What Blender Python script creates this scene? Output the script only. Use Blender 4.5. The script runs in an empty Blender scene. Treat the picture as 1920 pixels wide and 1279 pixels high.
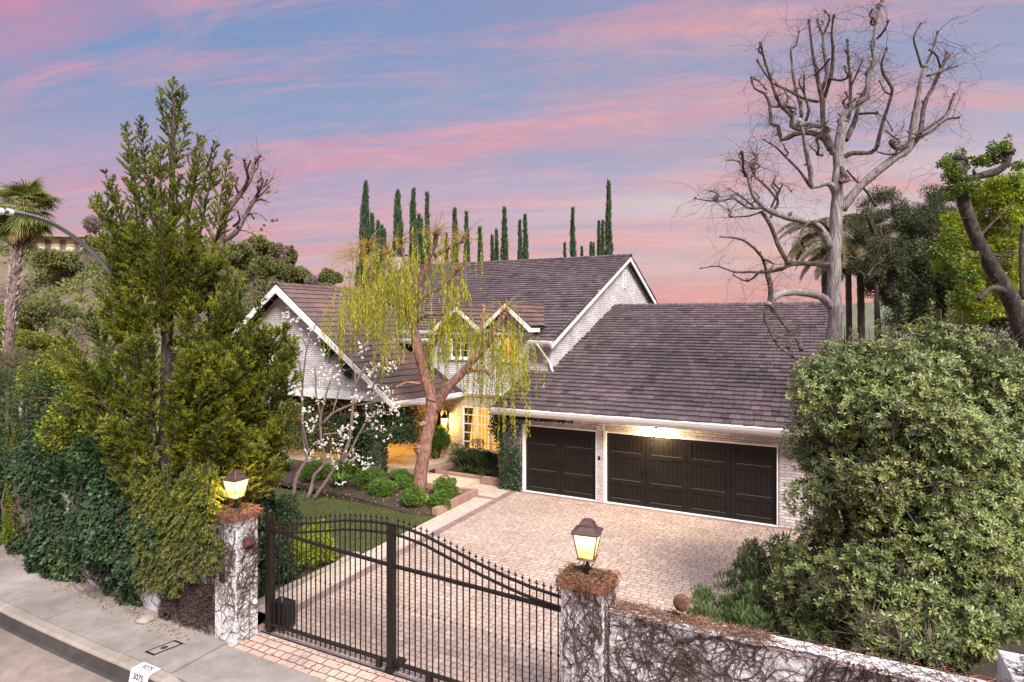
import bpy, math, random
import numpy as np
from mathutils import Vector, Matrix

S = bpy.context.scene
COL = S.collection
rad = math.radians

# ---------------------------------------------------------------- camera
CAM_H = 5.8; YAW = rad(27.1); FPX = 1150.0
cam_d = bpy.data.cameras.new("camera"); cam = bpy.data.objects.new("camera", cam_d); COL.objects.link(cam)
cam.location = (0, 0, CAM_H); cam.rotation_euler = (rad(90), 0, YAW)
cam_d.sensor_width = 36; cam_d.lens = 36*FPX/1920; cam_d.shift_y = -37.5/1920
cam_d.clip_start = 0.1; cam_d.clip_end = 6000
S.camera = cam
S.view_settings.view_transform = 'Standard'; S.view_settings.look = 'None'
S.view_settings.exposure = 0.84; S.view_settings.gamma = 1.0

# ---------------------------------------------------------------- sky
W = bpy.data.worlds.new("World"); S.world = W; W.use_nodes = True
def sky():
    nt = W.node_tree; N = nt.nodes; L = nt.links; N.clear()
    def nd(t, **k):
        n = N.new(t)
        for a, b in k.items(): setattr(n, a, b)
        return n
    def math_(op, a, b=None, c=None, clamp=False):
        n = nd('ShaderNodeMath', operation=op, use_clamp=clamp)
        for i, v in enumerate((a, b, c)):
            if v is None: continue
            if isinstance(v, (int, float)): n.inputs[i].default_value = v
            else: L.new(v, n.inputs[i])
        return n.outputs[0]
    def mixc(f, a, b, mode='MIX'):
        n = nd('ShaderNodeMix', data_type='RGBA', blend_type=mode)
        for s, v in ((n.inputs[0], f), (n.inputs[6], a), (n.inputs[7], b)):
            if isinstance(v, (int, float)): s.default_value = v
            elif isinstance(v, tuple): s.default_value = (*v, 1)
            else: L.new(v, s)
        return n.outputs[2]
    def ramp(f, stops):
        n = nd('ShaderNodeValToRGB'); e = n.color_ramp.elements
        while len(e) < len(stops): e.new(0.5)
        for i, (p, c) in enumerate(stops):
            e[i].position = p; e[i].color = (*c, 1) if len(c) == 3 else c
        L.new(f, n.inputs[0]); return n.outputs[0]
    tc = nd('ShaderNodeTexCoord')
    mp = nd('ShaderNodeVectorRotate', rotation_type='Z_AXIS'); mp.inputs['Angle'].default_value = -YAW
    L.new(tc.outputs['Generated'], mp.inputs[0])
    sp = nd('ShaderNodeSeparateXYZ'); L.new(mp.outputs[0], sp.inputs[0])
    x, y, z = sp.outputs
    az = math_('ARCTAN2', x, y)                     # compass angle, 0 towards the house
    zc = math_('MAXIMUM', z, 0.0)
    # base air colours by height, warmer to the right of the house
    left = ramp(zc, [(0.0, (.70,.38,.52)), (.09, (.72,.36,.50)), (.20, (.50,.34,.60)), (.30, (.26,.36,.66)), (.45, (.16,.33,.66))])
    right = ramp(zc, [(0.0, (.98,.40,.36)), (.08, (.95,.46,.42)), (.15, (.84,.66,.68)), (.24, (.44,.50,.74)), (.34, (.40,.42,.68)), (.45, (.44,.38,.60))])
    wf = math_('MULTIPLY_ADD', az, 0.85, 0.50, clamp=True)
    base = mixc(wf, left, right)
    # long streaky clouds, laid out on a flat deck overhead
    d = math_('ADD', zc, 0.16)
    u = math_('DIVIDE', x, d); v = math_('DIVIDE', y, d)
    def noise(su, sv, ou, det, rough, dist, tilt=0.0):
        cu = math_('MULTIPLY_ADD', u, su, ou)
        cv = math_('MULTIPLY_ADD', v, sv, math_('MULTIPLY', u, tilt))
        cb = nd('ShaderNodeCombineXYZ'); L.new(cu, cb.inputs[0]); L.new(cv, cb.inputs[1])
        n = nd('ShaderNodeTexNoise'); n.inputs['Scale'].default_value = 1.0
        n.inputs['Detail'].default_value = det; n.inputs['Roughness'].default_value = rough
        n.inputs['Distortion'].default_value = dist
        L.new(cb.outputs[0], n.inputs['Vector']); return n.outputs[0]
    n1 = noise(.5, 2.1, 3.35, 9, .66, .5, .32)
    n2 = noise(1.5, 4.6, 8.7, 9, .74, 1.1, .9)
    n3 = noise(.22, .8, 1.4, 5, .55, .2, -.15)
    a1 = ramp(n1, [(.46, (0,0,0)), (.62, (1,1,1))])
    a2 = ramp(n2, [(.46, (0,0,0)), (.60, (1,1,1))])
    a3 = ramp(n3, [(.44, (0,0,0)), (.64, (1,1,1))])
    pink = mixc(wf, (.76,.30,.47), (.96,.43,.44))
    soft = mixc(wf, (.52,.32,.58), (.76,.42,.54))
    c = mixc(math_('MULTIPLY', a3, .62), base, soft)
    c = mixc(math_('MULTIPLY', a1, .85), c, pink)
    c = mixc(math_('MULTIPLY', math_('MULTIPLY', a2, math_('MULTIPLY_ADD', a1, .6, .4)), .58), c, mixc(wf, (.95,.42,.52), (1.05,.55,.52)))
    n6 = noise(2.6, 9.0, 21.3, 9, .75, 1.4, 1.6)
    c = mixc(math_('MULTIPLY', ramp(n6, [(.45, (0,0,0)), (.62, (1,1,1))]), math_('MULTIPLY_ADD', a3, .28, .06)), c, mixc(wf, (.80,.48,.66), (1.0,.66,.70)))
    # cooler grey-blue bars crossing the pink
    n4 = noise(.34, 3.0, 5.5, 7, .62, .4, .25)
    a4 = ramp(n4, [(.50, (0,0,0)), (.64, (1,1,1))])
    low = ramp(zc, [(.0, (.45,.45,.45)), (.10, (1,1,1)), (.40, (1,1,1)), (.5, (0,0,0))])
    c = mixc(math_('MULTIPLY', math_('MULTIPLY', a4, low), .55), c, (.34,.40,.64))
    # pale clear air low in the middle and right
    n5 = noise(.35, 1.7, 12.5, 5, .5, .3, .1)
    a5 = ramp(n5, [(.46, (0,0,0)), (.62, (1,1,1))])
    low2 = ramp(zc, [(.05, (0,0,0)), (.12, (1,1,1)), (.19, (1,1,1)), (.27, (0,0,0))])
    c = mixc(math_('MULTIPLY', math_('MULTIPLY', a5, low2), math_('MULTIPLY_ADD', wf, .6, .1)), c, (.78,.74,.80))
    hi = ramp(zc, [(.50, (0,0,0)), (.80, (1,1,1))])
    c = mixc(hi, c, (1.75,1.85,2.15))  # overhead sky raised to blue-white above the view, added as fill light
    st = nd('ShaderNodeTexSky', sky_type='NISHITA', sun_disc=False)
    st.sun_elevation = SUN_EL; st.sun_rotation = SUN_ROT
    b1 = nd('ShaderNodeBackground'); L.new(st.outputs[0], b1.inputs[0]); b1.inputs[1].default_value = 0.025
    b2 = nd('ShaderNodeBackground'); L.new(c, b2.inputs[0]); b2.inputs[1].default_value = SKY_STR
    ad = nd('ShaderNodeAddShader'); L.new(b1.outputs[0], ad.inputs[0]); L.new(b2.outputs[0], ad.inputs[1])
    o = nd('ShaderNodeOutputWorld'); L.new(ad.outputs[0], o.inputs[0])
SUN_EL = rad(3); SUN_ROT = rad(146); SKY_STR = 0.41
sky()
sun_d = bpy.data.lights.new("sun", 'SUN'); sun_d.energy = 4.3; sun_d.angle = rad(22); sun_d.color = (1.0, .93, .84)
sun = bpy.data.objects.new("sun", sun_d); COL.objects.link(sun)
sun.rotation_euler = Vector((.60, -.52, .78)).to_track_quat('Z', 'Y').to_euler()

# ---------------------------------------------------------------- helpers
def P(px, py, f):
    """world point seen at photo pixel (px, py) at depth f metres from the camera"""
    r = (px-960)/FPX*f; u = (602-py)/FPX*f
    ca, sa = math.cos(YAW), math.sin(YAW)
    return Vector((r*ca - f*sa, r*sa + f*ca, CAM_H + u))
def pix(p):
    ca, sa = math.cos(YAW), math.sin(YAW)
    r = p[0]*ca + p[1]*sa; f = -p[0]*sa + p[1]*ca
    return 960 + FPX*r/f, 602 - FPX*(p[2]-CAM_H)/f, f

def link(o, parent=None):
    COL.objects.link(o)
    if parent is not None:
        o.parent = parent
        off = Vector((0,0,0)); p = parent
        while p is not None: off += p.location; p = p.parent
        o.location = -off + Vector(o.get('_at', (0,0,0)))
    return o
def tag(o, label=None, cat=None, group=None, kind=None):
    if label: o['label'] = label
    if cat: o['category'] = cat
    if group: o['group'] = group
    if kind: o['kind'] = kind
    return o
def thing(name, loc, label, cat, group=None, kind=None):
    o = bpy.data.objects.new(name, None); o.location = loc; o.empty_display_size = .2
    COL.objects.link(o); return tag(o, label, cat, group, kind)
def rel(o, at=(0,0,0)): return o

class MB:
    def __init__(s): s.v = []; s.f = []; s.m = []; s.mi = 0
    def add(s, vs, fs):
        b = len(s.v); s.v += [tuple(v) for v in vs]
        s.f += [tuple(i+b for i in f) for f in fs]; s.m += [s.mi]*len(fs)
    def box(s, x0, x1, y0, y1, z0, z1):
        s.add([(x0,y0,z0),(x1,y0,z0),(x1,y1,z0),(x0,y1,z0),(x0,y0,z1),(x1,y0,z1),(x1,y1,z1),(x0,y1,z1)],
              [(0,3,2,1),(4,5,6,7),(0,1,5,4),(1,2,6,5),(2,3,7,6),(3,0,4,7)])
    def hexa(s, p):
        s.add(p, [(0,3,2,1),(4,5,6,7),(0,1,5,4),(1,2,6,5),(2,3,7,6),(3,0,4,7)])
    def beam(s, a, b, w, h, up=(0,0,1)):
        a = Vector(a); b = Vector(b); d = (b-a).normalized(); up = Vector(up)
        sd = d.cross(up)
        if sd.length < 1e-4: sd = d.cross(Vector((1,0,0)))
        sd.normalize(); u = sd.cross(d).normalized(); sd *= w/2; u *= h/2
        s.hexa([a-sd-u, a+sd-u, b+sd-u, b-sd-u, a-sd+u, a+sd+u, b+sd+u, b-sd+u])
    def prism(s, poly, vec):
        n = len(poly); vec = Vector(vec); a = [Vector(p) for p in poly]; b = [p+vec for p in a]
        s.add(a+b, [tuple(range(n))[::-1], tuple(range(n, 2*n))] + [(i, (i+1) % n, n+(i+1) % n, n+i) for i in range(n)])
    def tube(s, pts, rs, n=6, cap=True):
        pts = [Vector(p) for p in pts]; k = len(pts)
        if isinstance(rs, (int, float)): rs = [rs]*k
        t = (pts[1]-pts[0]).normalized()
        a = t.cross(Vector((0,0,1)))
        if a.length < .05: a = t.cross(Vector((1,0,0)))
        a.normalize(); b0 = len(s.v)
        cs = [(math.cos(2*math.pi*i/n), math.sin(2*math.pi*i/n)) for i in range(n)]
        for i in range(k):
            if i == 0: t = pts[1]-pts[0]
            elif i == k-1: t = pts[-1]-pts[-2]
            else: t = pts[i+1]-pts[i-1]
            if t.length < 1e-7: t = Vector((0,0,1))
            t.normalize(); a = (a - t*a.dot(t))
            if a.length < 1e-5: a = t.orthogonal()
            a.normalize(); c = t.cross(a)
            for (x, y) in cs:
                q = pts[i] + a*(x*rs[i]) + c*(y*rs[i]); s.v.append((q.x, q.y, q.z))
        for i in range(k-1):
            for j in range(n):
                p0 = b0+i*n+j; p1 = b0+i*n+(j+1) % n
                s.f.append((p0, p1, p1+n, p0+n)); s.m.append(s.mi)
        if cap:
            s.f.append(tuple(b0+j for j in range(n))[::-1]); s.f.append(tuple(b0+(k-1)*n+j for j in range(n))); s.m += [s.mi]*2
    def lathe(s, prof, c, n=24, axis=Vector((0,0,1))):
        b0 = len(s.v); k = len(prof)
        for (r, z) in prof:
            for j in range(n):
                t = 2*math.pi*j/n; s.v.append((c[0]+r*math.cos(t), c[1]+r*math.sin(t), c[2]+z))
        for i in range(k-1):
            for j in range(n):
                p0 = b0+i*n+j; p1 = b0+i*n+(j+1) % n
                s.f.append((p0, p1, p1+n, p0+n)); s.m.append(s.mi)
    def build(s, name, mats, parent=None, smooth=False, bevel=0):
        me = bpy.data.meshes.new(name); me.from_pydata(s.v, [], s.f)
        if not isinstance(mats, (list, tuple)): mats = [mats]
        for m in mats: me.materials.append(m)
        if len(mats) > 1: me.polygons.foreach_set('material_index', s.m)
        if smooth: me.polygons.foreach_set('use_smooth', [True]*len(s.f))
        me.update(); o = bpy.data.objects.new(name, me); link(o, parent)
        if bevel:
            b = o.modifiers.new('bevel', 'BEVEL'); b.width = bevel; b.segments = 2; b.limit_method = 'ANGLE'
        return o

def npmesh(name, V, F4, mat, parent=None, smooth=False):
    """V (n,3), F4 (m,k) faces, all of k corners"""
    me = bpy.data.meshes.new(name); n = len(V); m, k = F4.shape
    me.vertices.add(n); me.vertices.foreach_set('co', np.ascontiguousarray(V, dtype=np.float32).ravel())
    me.loops.add(m*k); me.loops.foreach_set('vertex_index', np.ascontiguousarray(F4, dtype=np.int32).ravel())
    me.polygons.add(m); me.polygons.foreach_set('loop_start', np.arange(0, m*k, k, dtype=np.int32))
    try: me.polygons.foreach_set('loop_total', np.full(m, k, dtype=np.int32))
    except Exception: pass
    if smooth: me.polygons.foreach_set('use_smooth', np.ones(m, dtype=bool))
    me.materials.append(mat); me.update(calc_edges=True); me.validate()
    o = bpy.data.objects.new(name, me); return link(o, parent)

def unit(a): return a/np.maximum(np.linalg.norm(a, axis=1, keepdims=True), 1e-9)
def leaves(name, Pt, D, Ln, Wd, mat, parent, rng, shape='diamond', fold=.25, up=None):
    n = len(Pt); D = unit(D)
    R = unit(rng.normal(size=(n,3))) if up is None else unit(np.array(up)[None] + .35*rng.normal(size=(n,3)))
    Sd = unit(np.cross(D, R)); Nn = np.cross(Sd, D)
    Ln = np.broadcast_to(Ln, (n,))[:, None]; Wd = np.broadcast_to(Wd, (n,))[:, None]
    if shape == 'diamond':
        V = np.stack([Pt, Pt + D*Ln*.45 + Sd*Wd*.5 + Nn*Wd*fold, Pt + D*Ln, Pt + D*Ln*.45 - Sd*Wd*.5 + Nn*Wd*fold], 1)
        F = np.arange(n*4).reshape(n, 4)
    elif shape == 'oval':      # two halves folded along the midrib, blunt tip
        V = np.stack([Pt, Pt + D*Ln*.45 + Sd*Wd*.42 + Nn*Wd*fold, Pt + D*Ln*.86 + Sd*Wd*.36 + Nn*Wd*fold*.8, Pt + D*Ln,
                      Pt + D*Ln*.86 - Sd*Wd*.36 + Nn*Wd*fold*.8, Pt + D*Ln*.45 - Sd*Wd*.42 + Nn*Wd*fold], 1)
        i = np.arange(n)[:, None]*6
        F = np.concatenate([i + np.array([[0,1,2,3]]), i + np.array([[0,3,4,5]])], 0)
    return npmesh(name, V.reshape(-1, 3), F, mat, parent)

def catmull(pts, sub=4):
    pts = [Vector(p) for p in pts]
    if len(pts) < 3: return [pts[0].lerp(pts[-1], i/sub) for i in range(sub+1)]
    out = []; q = [pts[0]*2-pts[1]] + pts + [pts[-1]*2-pts[-2]]
    for i in range(1, len(q)-2):
        for j in range(sub):
            t = j/sub; t2 = t*t; t3 = t2*t
            out.append(.5*((2*q[i]) + (-q[i-1]+q[i+1])*t + (2*q[i-1]-5*q[i]+4*q[i+1]-q[i+2])*t2 + (-q[i-1]+3*q[i]-3*q[i+1]+q[i+2])*t3))
    out.append(pts[-1]); return out

# ---------------------------------------------------------------- materials
def new_mat(name):
    m = bpy.data.materials.new(name); m.use_nodes = True; nt = m.node_tree
    b = nt.nodes['Principled BSDF']; return m, nt, b
def nn(nt, t, **k):
    n = nt.nodes.new(t)
    for a, b in k.items(): setattr(n, a, b)
    return n
def rmp(nt, f, stops, interp='LINEAR'):
    n = nt.nodes.new('ShaderNodeValToRGB'); e = n.color_ramp.elements; n.color_ramp.interpolation = interp
    while len(e) < len(stops): e.new(.5)
    for i, (p, c) in enumerate(stops): e[i].position = p; e[i].color = (*c, 1)
    nt.links.new(f, n.inputs[0]); return n.outputs[0]
def mixn(nt, f, a, b, mode='MIX'):
    n = nt.nodes.new('ShaderNodeMix'); n.data_type = 'RGBA'; n.blend_type = mode
    for s, v in ((n.inputs[0], f), (n.inputs[6], a), (n.inputs[7], b)):
        if isinstance(v, (int, float)): s.default_value = v
        elif isinstance(v, tuple): s.default_value = (*v, 1)
        else: nt.links.new(v, s)
    return n.outputs[2]
def noise_n(nt, scale, det=4, rough=.55, vec=None, dist=0, dims='3D'):
    n = nt.nodes.new('ShaderNodeTexNoise'); n.inputs['Scale'].default_value = scale; n.inputs['Detail'].default_value = det
    n.inputs['Roughness'].default_value = rough; n.inputs['Distortion'].default_value = dist
    if vec is None:
        g = nt.nodes.new('ShaderNodeTexCoord'); vec = g.outputs['Object']
    nt.links.new(vec, n.inputs['Vector']); return n.outputs[0]
def bump(nt, b, h, dist=.01, strength=1.0):
    n = nt.nodes.new('ShaderNodeBump'); n.inputs['Distance'].default_value = dist; n.inputs['Strength'].default_value = strength
    nt.links.new(h, n.inputs['Height']); nt.links.new(n.outputs[0], b.inputs['Normal'])
def mat_plain(name, c1, c2=None, rough=.6, scale=6, metal=0, bmp=0, bscale=40, spec=.5):
    m, nt, b = new_mat(name); c2 = c2 or tuple(x*.8 for x in c1)
    nt.links.new(rmp(nt, noise_n(nt, scale, 6, .6), [(.3, c1), (.7, c2)]), b.inputs['Base Color'])
    b.inputs['Roughness'].default_value = rough; b.inputs['Metallic'].default_value = metal
    b.inputs['Specular IOR Level'].default_value = spec
    if bmp: bump(nt, b, noise_n(nt, bscale, 5, .6), bmp)
    return m
def mat_leaf(name, cols, rough=.55, trans=.25, clump=1.2, clumpmix=.5, spec=.35):
    """leaf colour: each leaf picks from the plant's own range, drifting from twig to twig"""
    m, nt, b = new_mat(name)
    g = nn(nt, 'ShaderNodeNewGeometry')
    nz = noise_n(nt, clump, 3, .6)
    a = nn(nt, 'ShaderNodeMath', operation='MULTIPLY'); nt.links.new(g.outputs['Random Per Island'], a.inputs[0]); a.inputs[1].default_value = 1-clumpmix
    s = nn(nt, 'ShaderNodeMapRange'); nt.links.new(nz, s.inputs[0]); s.inputs[1].default_value = .3; s.inputs[2].default_value = .7; s.inputs[3].default_value = 0; s.inputs[4].default_value = clumpmix
    t = nn(nt, 'ShaderNodeMath', operation='ADD'); nt.links.new(a.outputs[0], t.inputs[0]); nt.links.new(s.outputs[0], t.inputs[1])
    col = rmp(nt, t.outputs[0], [(i/(len(cols)-1), c) for i, c in enumerate(cols)])
    nt.links.new(col, b.inputs['Base Color']); b.inputs['Roughness'].default_value = rough; b.inputs['Specular IOR Level'].default_value = spec
    if trans:
        tr = nn(nt, 'ShaderNodeBsdfTranslucent'); nt.links.new(col, tr.inputs[0])
        mx = nn(nt, 'ShaderNodeMixShader'); mx.inputs[0].default_value = trans
        nt.links.new(b.outputs[0], mx.inputs[1]); nt.links.new(tr.outputs[0], mx.inputs[2])
        nt.links.new(mx.outputs[0], nt.nodes['Material Output'].inputs[0])
    return m
def mat_island(name, cols, rough=.7, bmp=0, bscale=30, streak=None, clump=1.0):
    m, nt, b = new_mat(name); g = nn(nt, 'ShaderNodeNewGeometry')
    col = rmp(nt, g.outputs['Random Per Island'], [(i/(len(cols)-1), c) for i, c in enumerate(cols)])
    nz = rmp(nt, noise_n(nt, clump, 5, .65), [(.3, (.72,.72,.74)), (.7, (1.15,1.12,1.1))])
    col = mixn(nt, 1.0, col, nz, 'MULTIPLY')
    n2 = rmp(nt, noise_n(nt, 22, 5, .7), [(.35, (.78,.78,.78)), (.65, (1.12,1.12,1.12))])
    col = mixn(nt, 1.0, col, n2, 'MULTIPLY')
    nt.links.new(col, b.inputs['Base Color']); b.inputs['Roughness'].default_value = rough
    if bmp: bump(nt, b, noise_n(nt, bscale, 5, .7), bmp)
    return m
def mat_brick(name, bricks, mortar, bw, bh, ms, coords='wall', offset=.5, rough=.8, bmp=.006, worn=None, blend=.0, squash=1.0, sqf=2, wob=.004, nscale=.9):
    m, nt, b = new_mat(name); g = nn(nt, 'ShaderNodeTexCoord'); sp = nn(nt, 'ShaderNodeSeparateXYZ'); nt.links.new(g.outputs['Object'], sp.inputs[0])
    cb = nn(nt, 'ShaderNodeCombineXYZ')
    if coords == 'wall':
        ad = nn(nt, 'ShaderNodeMath', operation='ADD'); nt.links.new(sp.outputs[0], ad.inputs[0]); nt.links.new(sp.outputs[1], ad.inputs[1])
        nt.links.new(ad.outputs[0], cb.inputs[0]); nt.links.new(sp.outputs[2], cb.inputs[1])
    elif coords == 'xy':
        nt.links.new(sp.outputs[0], cb.inputs[0]); nt.links.new(sp.outputs[1], cb.inputs[1])
    else:
        nt.links.new(sp.outputs[1], cb.inputs[0]); nt.links.new(sp.outputs[0], cb.inputs[1])
    wn = nn(nt, 'ShaderNodeTexNoise'); wn.inputs['Scale'].default_value = 3.0; nt.links.new(cb.outputs[0], wn.inputs['Vector'])
    vm = nn(nt, 'ShaderNodeVectorMath', operation='MULTIPLY_ADD'); nt.links.new(wn.outputs['Color'], vm.inputs[0]); vm.inputs[1].default_value = (wob*8, wob*8, 0); nt.links.new(cb.outputs[0], vm.inputs[2])
    br = nn(nt, 'ShaderNodeTexBrick'); br.offset = offset; br.squash = squash; br.squash_frequency = sqf
    nt.links.new(vm.outputs[0], br.inputs['Vector'])
    br.inputs['Color1'].default_value = (0,0,0,1); br.inputs['Color2'].default_value = (1,1,1,1); br.inputs['Mortar'].default_value = (.5,.5,.5,1)
    br.inputs['Scale'].default_value = 1; br.inputs['Mortar Size'].default_value = ms; br.inputs['Mortar Smooth'].default_value = .4; br.inputs['Bias'].default_value = 0
    br.inputs['Brick Width'].default_value = bw; br.inputs['Row Height'].default_value = bh
    col = rmp(nt, br.outputs['Color'], [(i/(len(bricks)-1), c) for i, c in enumerate(bricks)])
    if worn:
        w1 = rmp(nt, noise_n(nt, nscale, 6, .7), [(.40, (0,0,0)), (.62, (1,1,1))])
        col = mixn(nt, w1, col, worn)
        w2 = rmp(nt, noise_n(nt, 9, 5, .75), [(.35, (.82,.82,.84)), (.65, (1.08,1.07,1.06))]); col = mixn(nt, 1.0, col, w2, 'MULTIPLY')
    else:
        w2 = rmp(nt, noise_n(nt, nscale, 6, .7), [(.3, (.80,.80,.82)), (.7, (1.14,1.12,1.10))]); col = mixn(nt, 1.0, col, w2, 'MULTIPLY')
        w3 = rmp(nt, noise_n(nt, 14, 5, .75), [(.35, (.86,.86,.86)), (.65, (1.1,1.1,1.1))]); col = mixn(nt, 1.0, col, w3, 'MULTIPLY')
        w4 = rmp(nt, noise_n(nt, 1.7, 8, .8, dist=1.2), [(.34, (.62,.60,.58)), (.46, (1,1,1))]); col = mixn(nt, .7, col, w4, 'MULTIPLY')
    col = mixn(nt, br.outputs['Fac'], col, mortar)
    nt.links.new(col, b.inputs['Base Color']); b.inputs['Roughness'].default_value = rough
    inv = nn(nt, 'ShaderNodeMath', operation='MULTIPLY_ADD'); nt.links.new(br.outputs['Fac'], inv.inputs[0]); inv.inputs[1].default_value = -1.0; nt.links.new(noise_n(nt, 35, 4, .7), inv.inputs[2])
    bump(nt, b, inv.outputs[0], bmp)
    return m
def mat_glow(name, c, s, c2=None):
    m, nt, b = new_mat(name); b.inputs['Base Color'].default_value = (*c, 1)
    b.inputs['Emission Color'].default_value = (*c, 1); b.inputs['Emission Strength'].default_value = s; return m

M = {}
M['white_brick'] = mat_brick('whitewashed_brick', [(.54,.54,.58), (.72,.72,.76), (.80,.80,.84)], (.24,.22,.24), .26, .085, .010, worn=(.56,.50,.50), bmp=.012)
M['white_brick2'] = mat_brick('worn_whitewashed_brick', [(.34,.24,.23), (.56,.50,.50), (.70,.66,.67), (.44,.36,.36)], (.30,.27,.28), .26, .085, .010, worn=(.50,.43,.43), bmp=.012)
M['warm_brick'] = mat_brick('cream_brick', [(.42,.34,.26), (.60,.52,.42), (.50,.42,.33)], (.26,.22,.18), .26, .085, .010, bmp=.012)
M['pavers'] = mat_brick('driveway_pavers', [(.35,.25,.21), (.45,.34,.29), (.40,.295,.25), (.50,.39,.34)], (.10,.065,.058), .24, .145, .0085, coords='xy', bmp=.006, nscale=.45, squash=.72, sqf=3, wob=.003)
M['pavers_edge'] = mat_brick('edge_pavers', [(.46,.36,.31), (.52,.42,.36), (.48,.385,.33)], (.22,.17,.13), .30, .22, .007, coords='yx', bmp=.004)
M['band'] = mat_brick('dark_paver_band', [(.20,.13,.13), (.25,.165,.16)], (.14,.09,.09), .22, .30, .006, coords='yx', bmp=.004)
M['apron'] = mat_brick('apron_pavers', [(.44,.29,.24), (.52,.37,.31), (.47,.32,.29), (.50,.39,.33)], (.06,.05,.03), .36, .19, .012, coords='xy', bmp=.01, squash=.5, sqf=2, wob=.008)
M['terrace'] = mat_brick('terrace_pavers', [(.52,.40,.30), (.58,.46,.35)], (.24,.18,.13), .40, .40, .007, coords='xy', bmp=.004)
M['white_paint'] = mat_plain('white_paint', (.80,.79,.80), (.72,.71,.72), .45, 3)
M['door_paint'] = mat_plain('espresso_paint', (.0085,.0065,.006), (.013,.010,.009), .5, 2, spec=.25)
M['iron'] = mat_plain('black_iron', (.0085,.006,.006), (.015,.011,.010), .45, 8, .1, spec=.35)
M['bronze'] = mat_plain('aged_bronze', (.075,.042,.040), (.11,.065,.055), .5, 18, .35)
M['steel'] = mat_plain('galvanised_steel', (.30,.31,.34), (.38,.39,.42), .35, 5, .8)
M['concrete'] = None
def concrete(name, c1, c2, c3):
    m, nt, b = new_mat(name)
    col = rmp(nt, noise_n(nt, .55, 7, .68, dist=.5), [(.30, c1), (.5, c2), (.70, c3)])
    col = mixn(nt, 1.0, col, rmp(nt, noise_n(nt, 60, 4, .8), [(.3, (.86,.86,.86)), (.7, (1.1,1.1,1.1))]), 'MULTIPLY')
    col = mixn(nt, 1.0, col, rmp(nt, noise_n(nt, 3.5, 6, .7), [(.35, (.88,.87,.86)), (.6, (1.05,1.05,1.05))]), 'MULTIPLY')
    nt.links.new(col, b.inputs['Base Color']); b.inputs['Roughness'].default_value = .85
    bump(nt, b, noise_n(nt, 90, 5, .7), .003); return m
M['sidewalk'] = concrete('sidewalk_concrete', (.15,.128,.12), (.245,.212,.20), (.33,.29,.275))
M['kerb'] = concrete('kerb_concrete', (.20,.165,.15), (.28,.24,.215), (.36,.31,.285))
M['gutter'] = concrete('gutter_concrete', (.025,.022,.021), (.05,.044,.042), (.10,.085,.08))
M['road'] = concrete('road_surface', (.12,.092,.08), (.20,.16,.142), (.31,.25,.225))
M['soil'] = mat_plain('soil', (.028,.018,.013), (.05,.033,.024), .95, 9, bmp=.03, bscale=30)
M['lawn'] = mat_plain('lawn_turf', (.038,.050,.012), (.080,.085,.022), .9, 2.2, bmp=.03, bscale=60)
M['dry_ground'] = mat_plain('dry_ground', (.10,.085,.045), (.07,.075,.03), .95, .6)
def stucco():
    m, nt, b = new_mat('white_stucco')
    col = rmp(nt, noise_n(nt, 3.5, 6, .7), [(.3, (.66,.66,.70)), (.6, (.58,.57,.60)), (.75, (.46,.43,.44))])
    col = mixn(nt, rmp(nt, noise_n(nt, 1.3, 7, .75, dist=.6), [(.50, (0,0,0)), (.68, (.8,.8,.8))]), col, (.26,.20,.18))
    nt.links.new(col, b.inputs['Base Color']); b.inputs['Roughness'].default_value = .9
    bump(nt, b, noise_n(nt, 11, 6, .65), .045); return m
M['stucco'] = stucco()
M['vine'] = mat_island('dead_vine', [(.022,.012,.011), (.055,.030,.027), (.10,.062,.056)], .9)
M['dried'] = mat_island('dried_tendrils', [(.085,.038,.026), (.17,.075,.045), (.25,.13,.075), (.06,.03,.022), (.20,.10,.06)], .9)
M['roof'] = mat_island('slate_roof', [(.045,.033,.039), (.108,.076,.086), (.078,.056,.066), (.155,.108,.112), (.092,.069,.085), (.130,.090,.094), (.07,.052,.059)], .55, .006, 24, clump=.5)
M['roof_red'] = mat_island('slate_roof_weathered', [(.10,.058,.050), (.15,.085,.072), (.12,.070,.065), (.17,.105,.092)], .55, .006, 24, clump=.5)
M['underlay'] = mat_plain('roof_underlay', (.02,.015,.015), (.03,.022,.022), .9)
def mat_bark(name, c1, c2, c3, vs=3.0, hs=26, bmp=.02, rough=.9):
    m, nt, b = new_mat(name); g = nn(nt, 'ShaderNodeTexCoord'); mp = nn(nt, 'ShaderNodeMapping'); mp.inputs['Scale'].default_value = (hs, hs, vs)
    nt.links.new(g.outputs['Object'], mp.inputs[0])
    n1 = noise_n(nt, 1, 7, .7, vec=mp.outputs[0], dist=.6); n2 = noise_n(nt, 2.2, 4, .6)
    col = rmp(nt, n1, [(.32, c1), (.5, c2), (.68, c3)])
    col = mixn(nt, 1.0, col, rmp(nt, n2, [(.3, (.75,.75,.75)), (.7, (1.2,1.18,1.15))]), 'MULTIPLY')
    nt.links.new(col, b.inputs['Base Color']); b.inputs['Roughness'].default_value = rough; bump(nt, b, n1, bmp); return m
M['bark_pale'] = mat_bark('pale_bark', (.06,.048,.05), (.25,.22,.235), (.46,.42,.44), 3.2, 22, .05)
M['bark_willow'] = mat_bark('pinkish_bark', (.07,.032,.028), (.25,.125,.10), (.38,.26,.21), 5, 13, .05)
M['bark_dark'] = mat_bark('dark_bark', (.008,.006,.006), (.040,.029,.026), (.12,.09,.08), 5, 9, .06)
M['bark_brown'] = mat_bark('brown_bark', (.04,.026,.02), (.10,.068,.055), (.17,.125,.10), 6, 24)
M['bark_blossom'] = mat_bark('greyish_bark', (.08,.05,.048), (.17,.115,.11), (.30,.24,.22), 8, 30)
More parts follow.
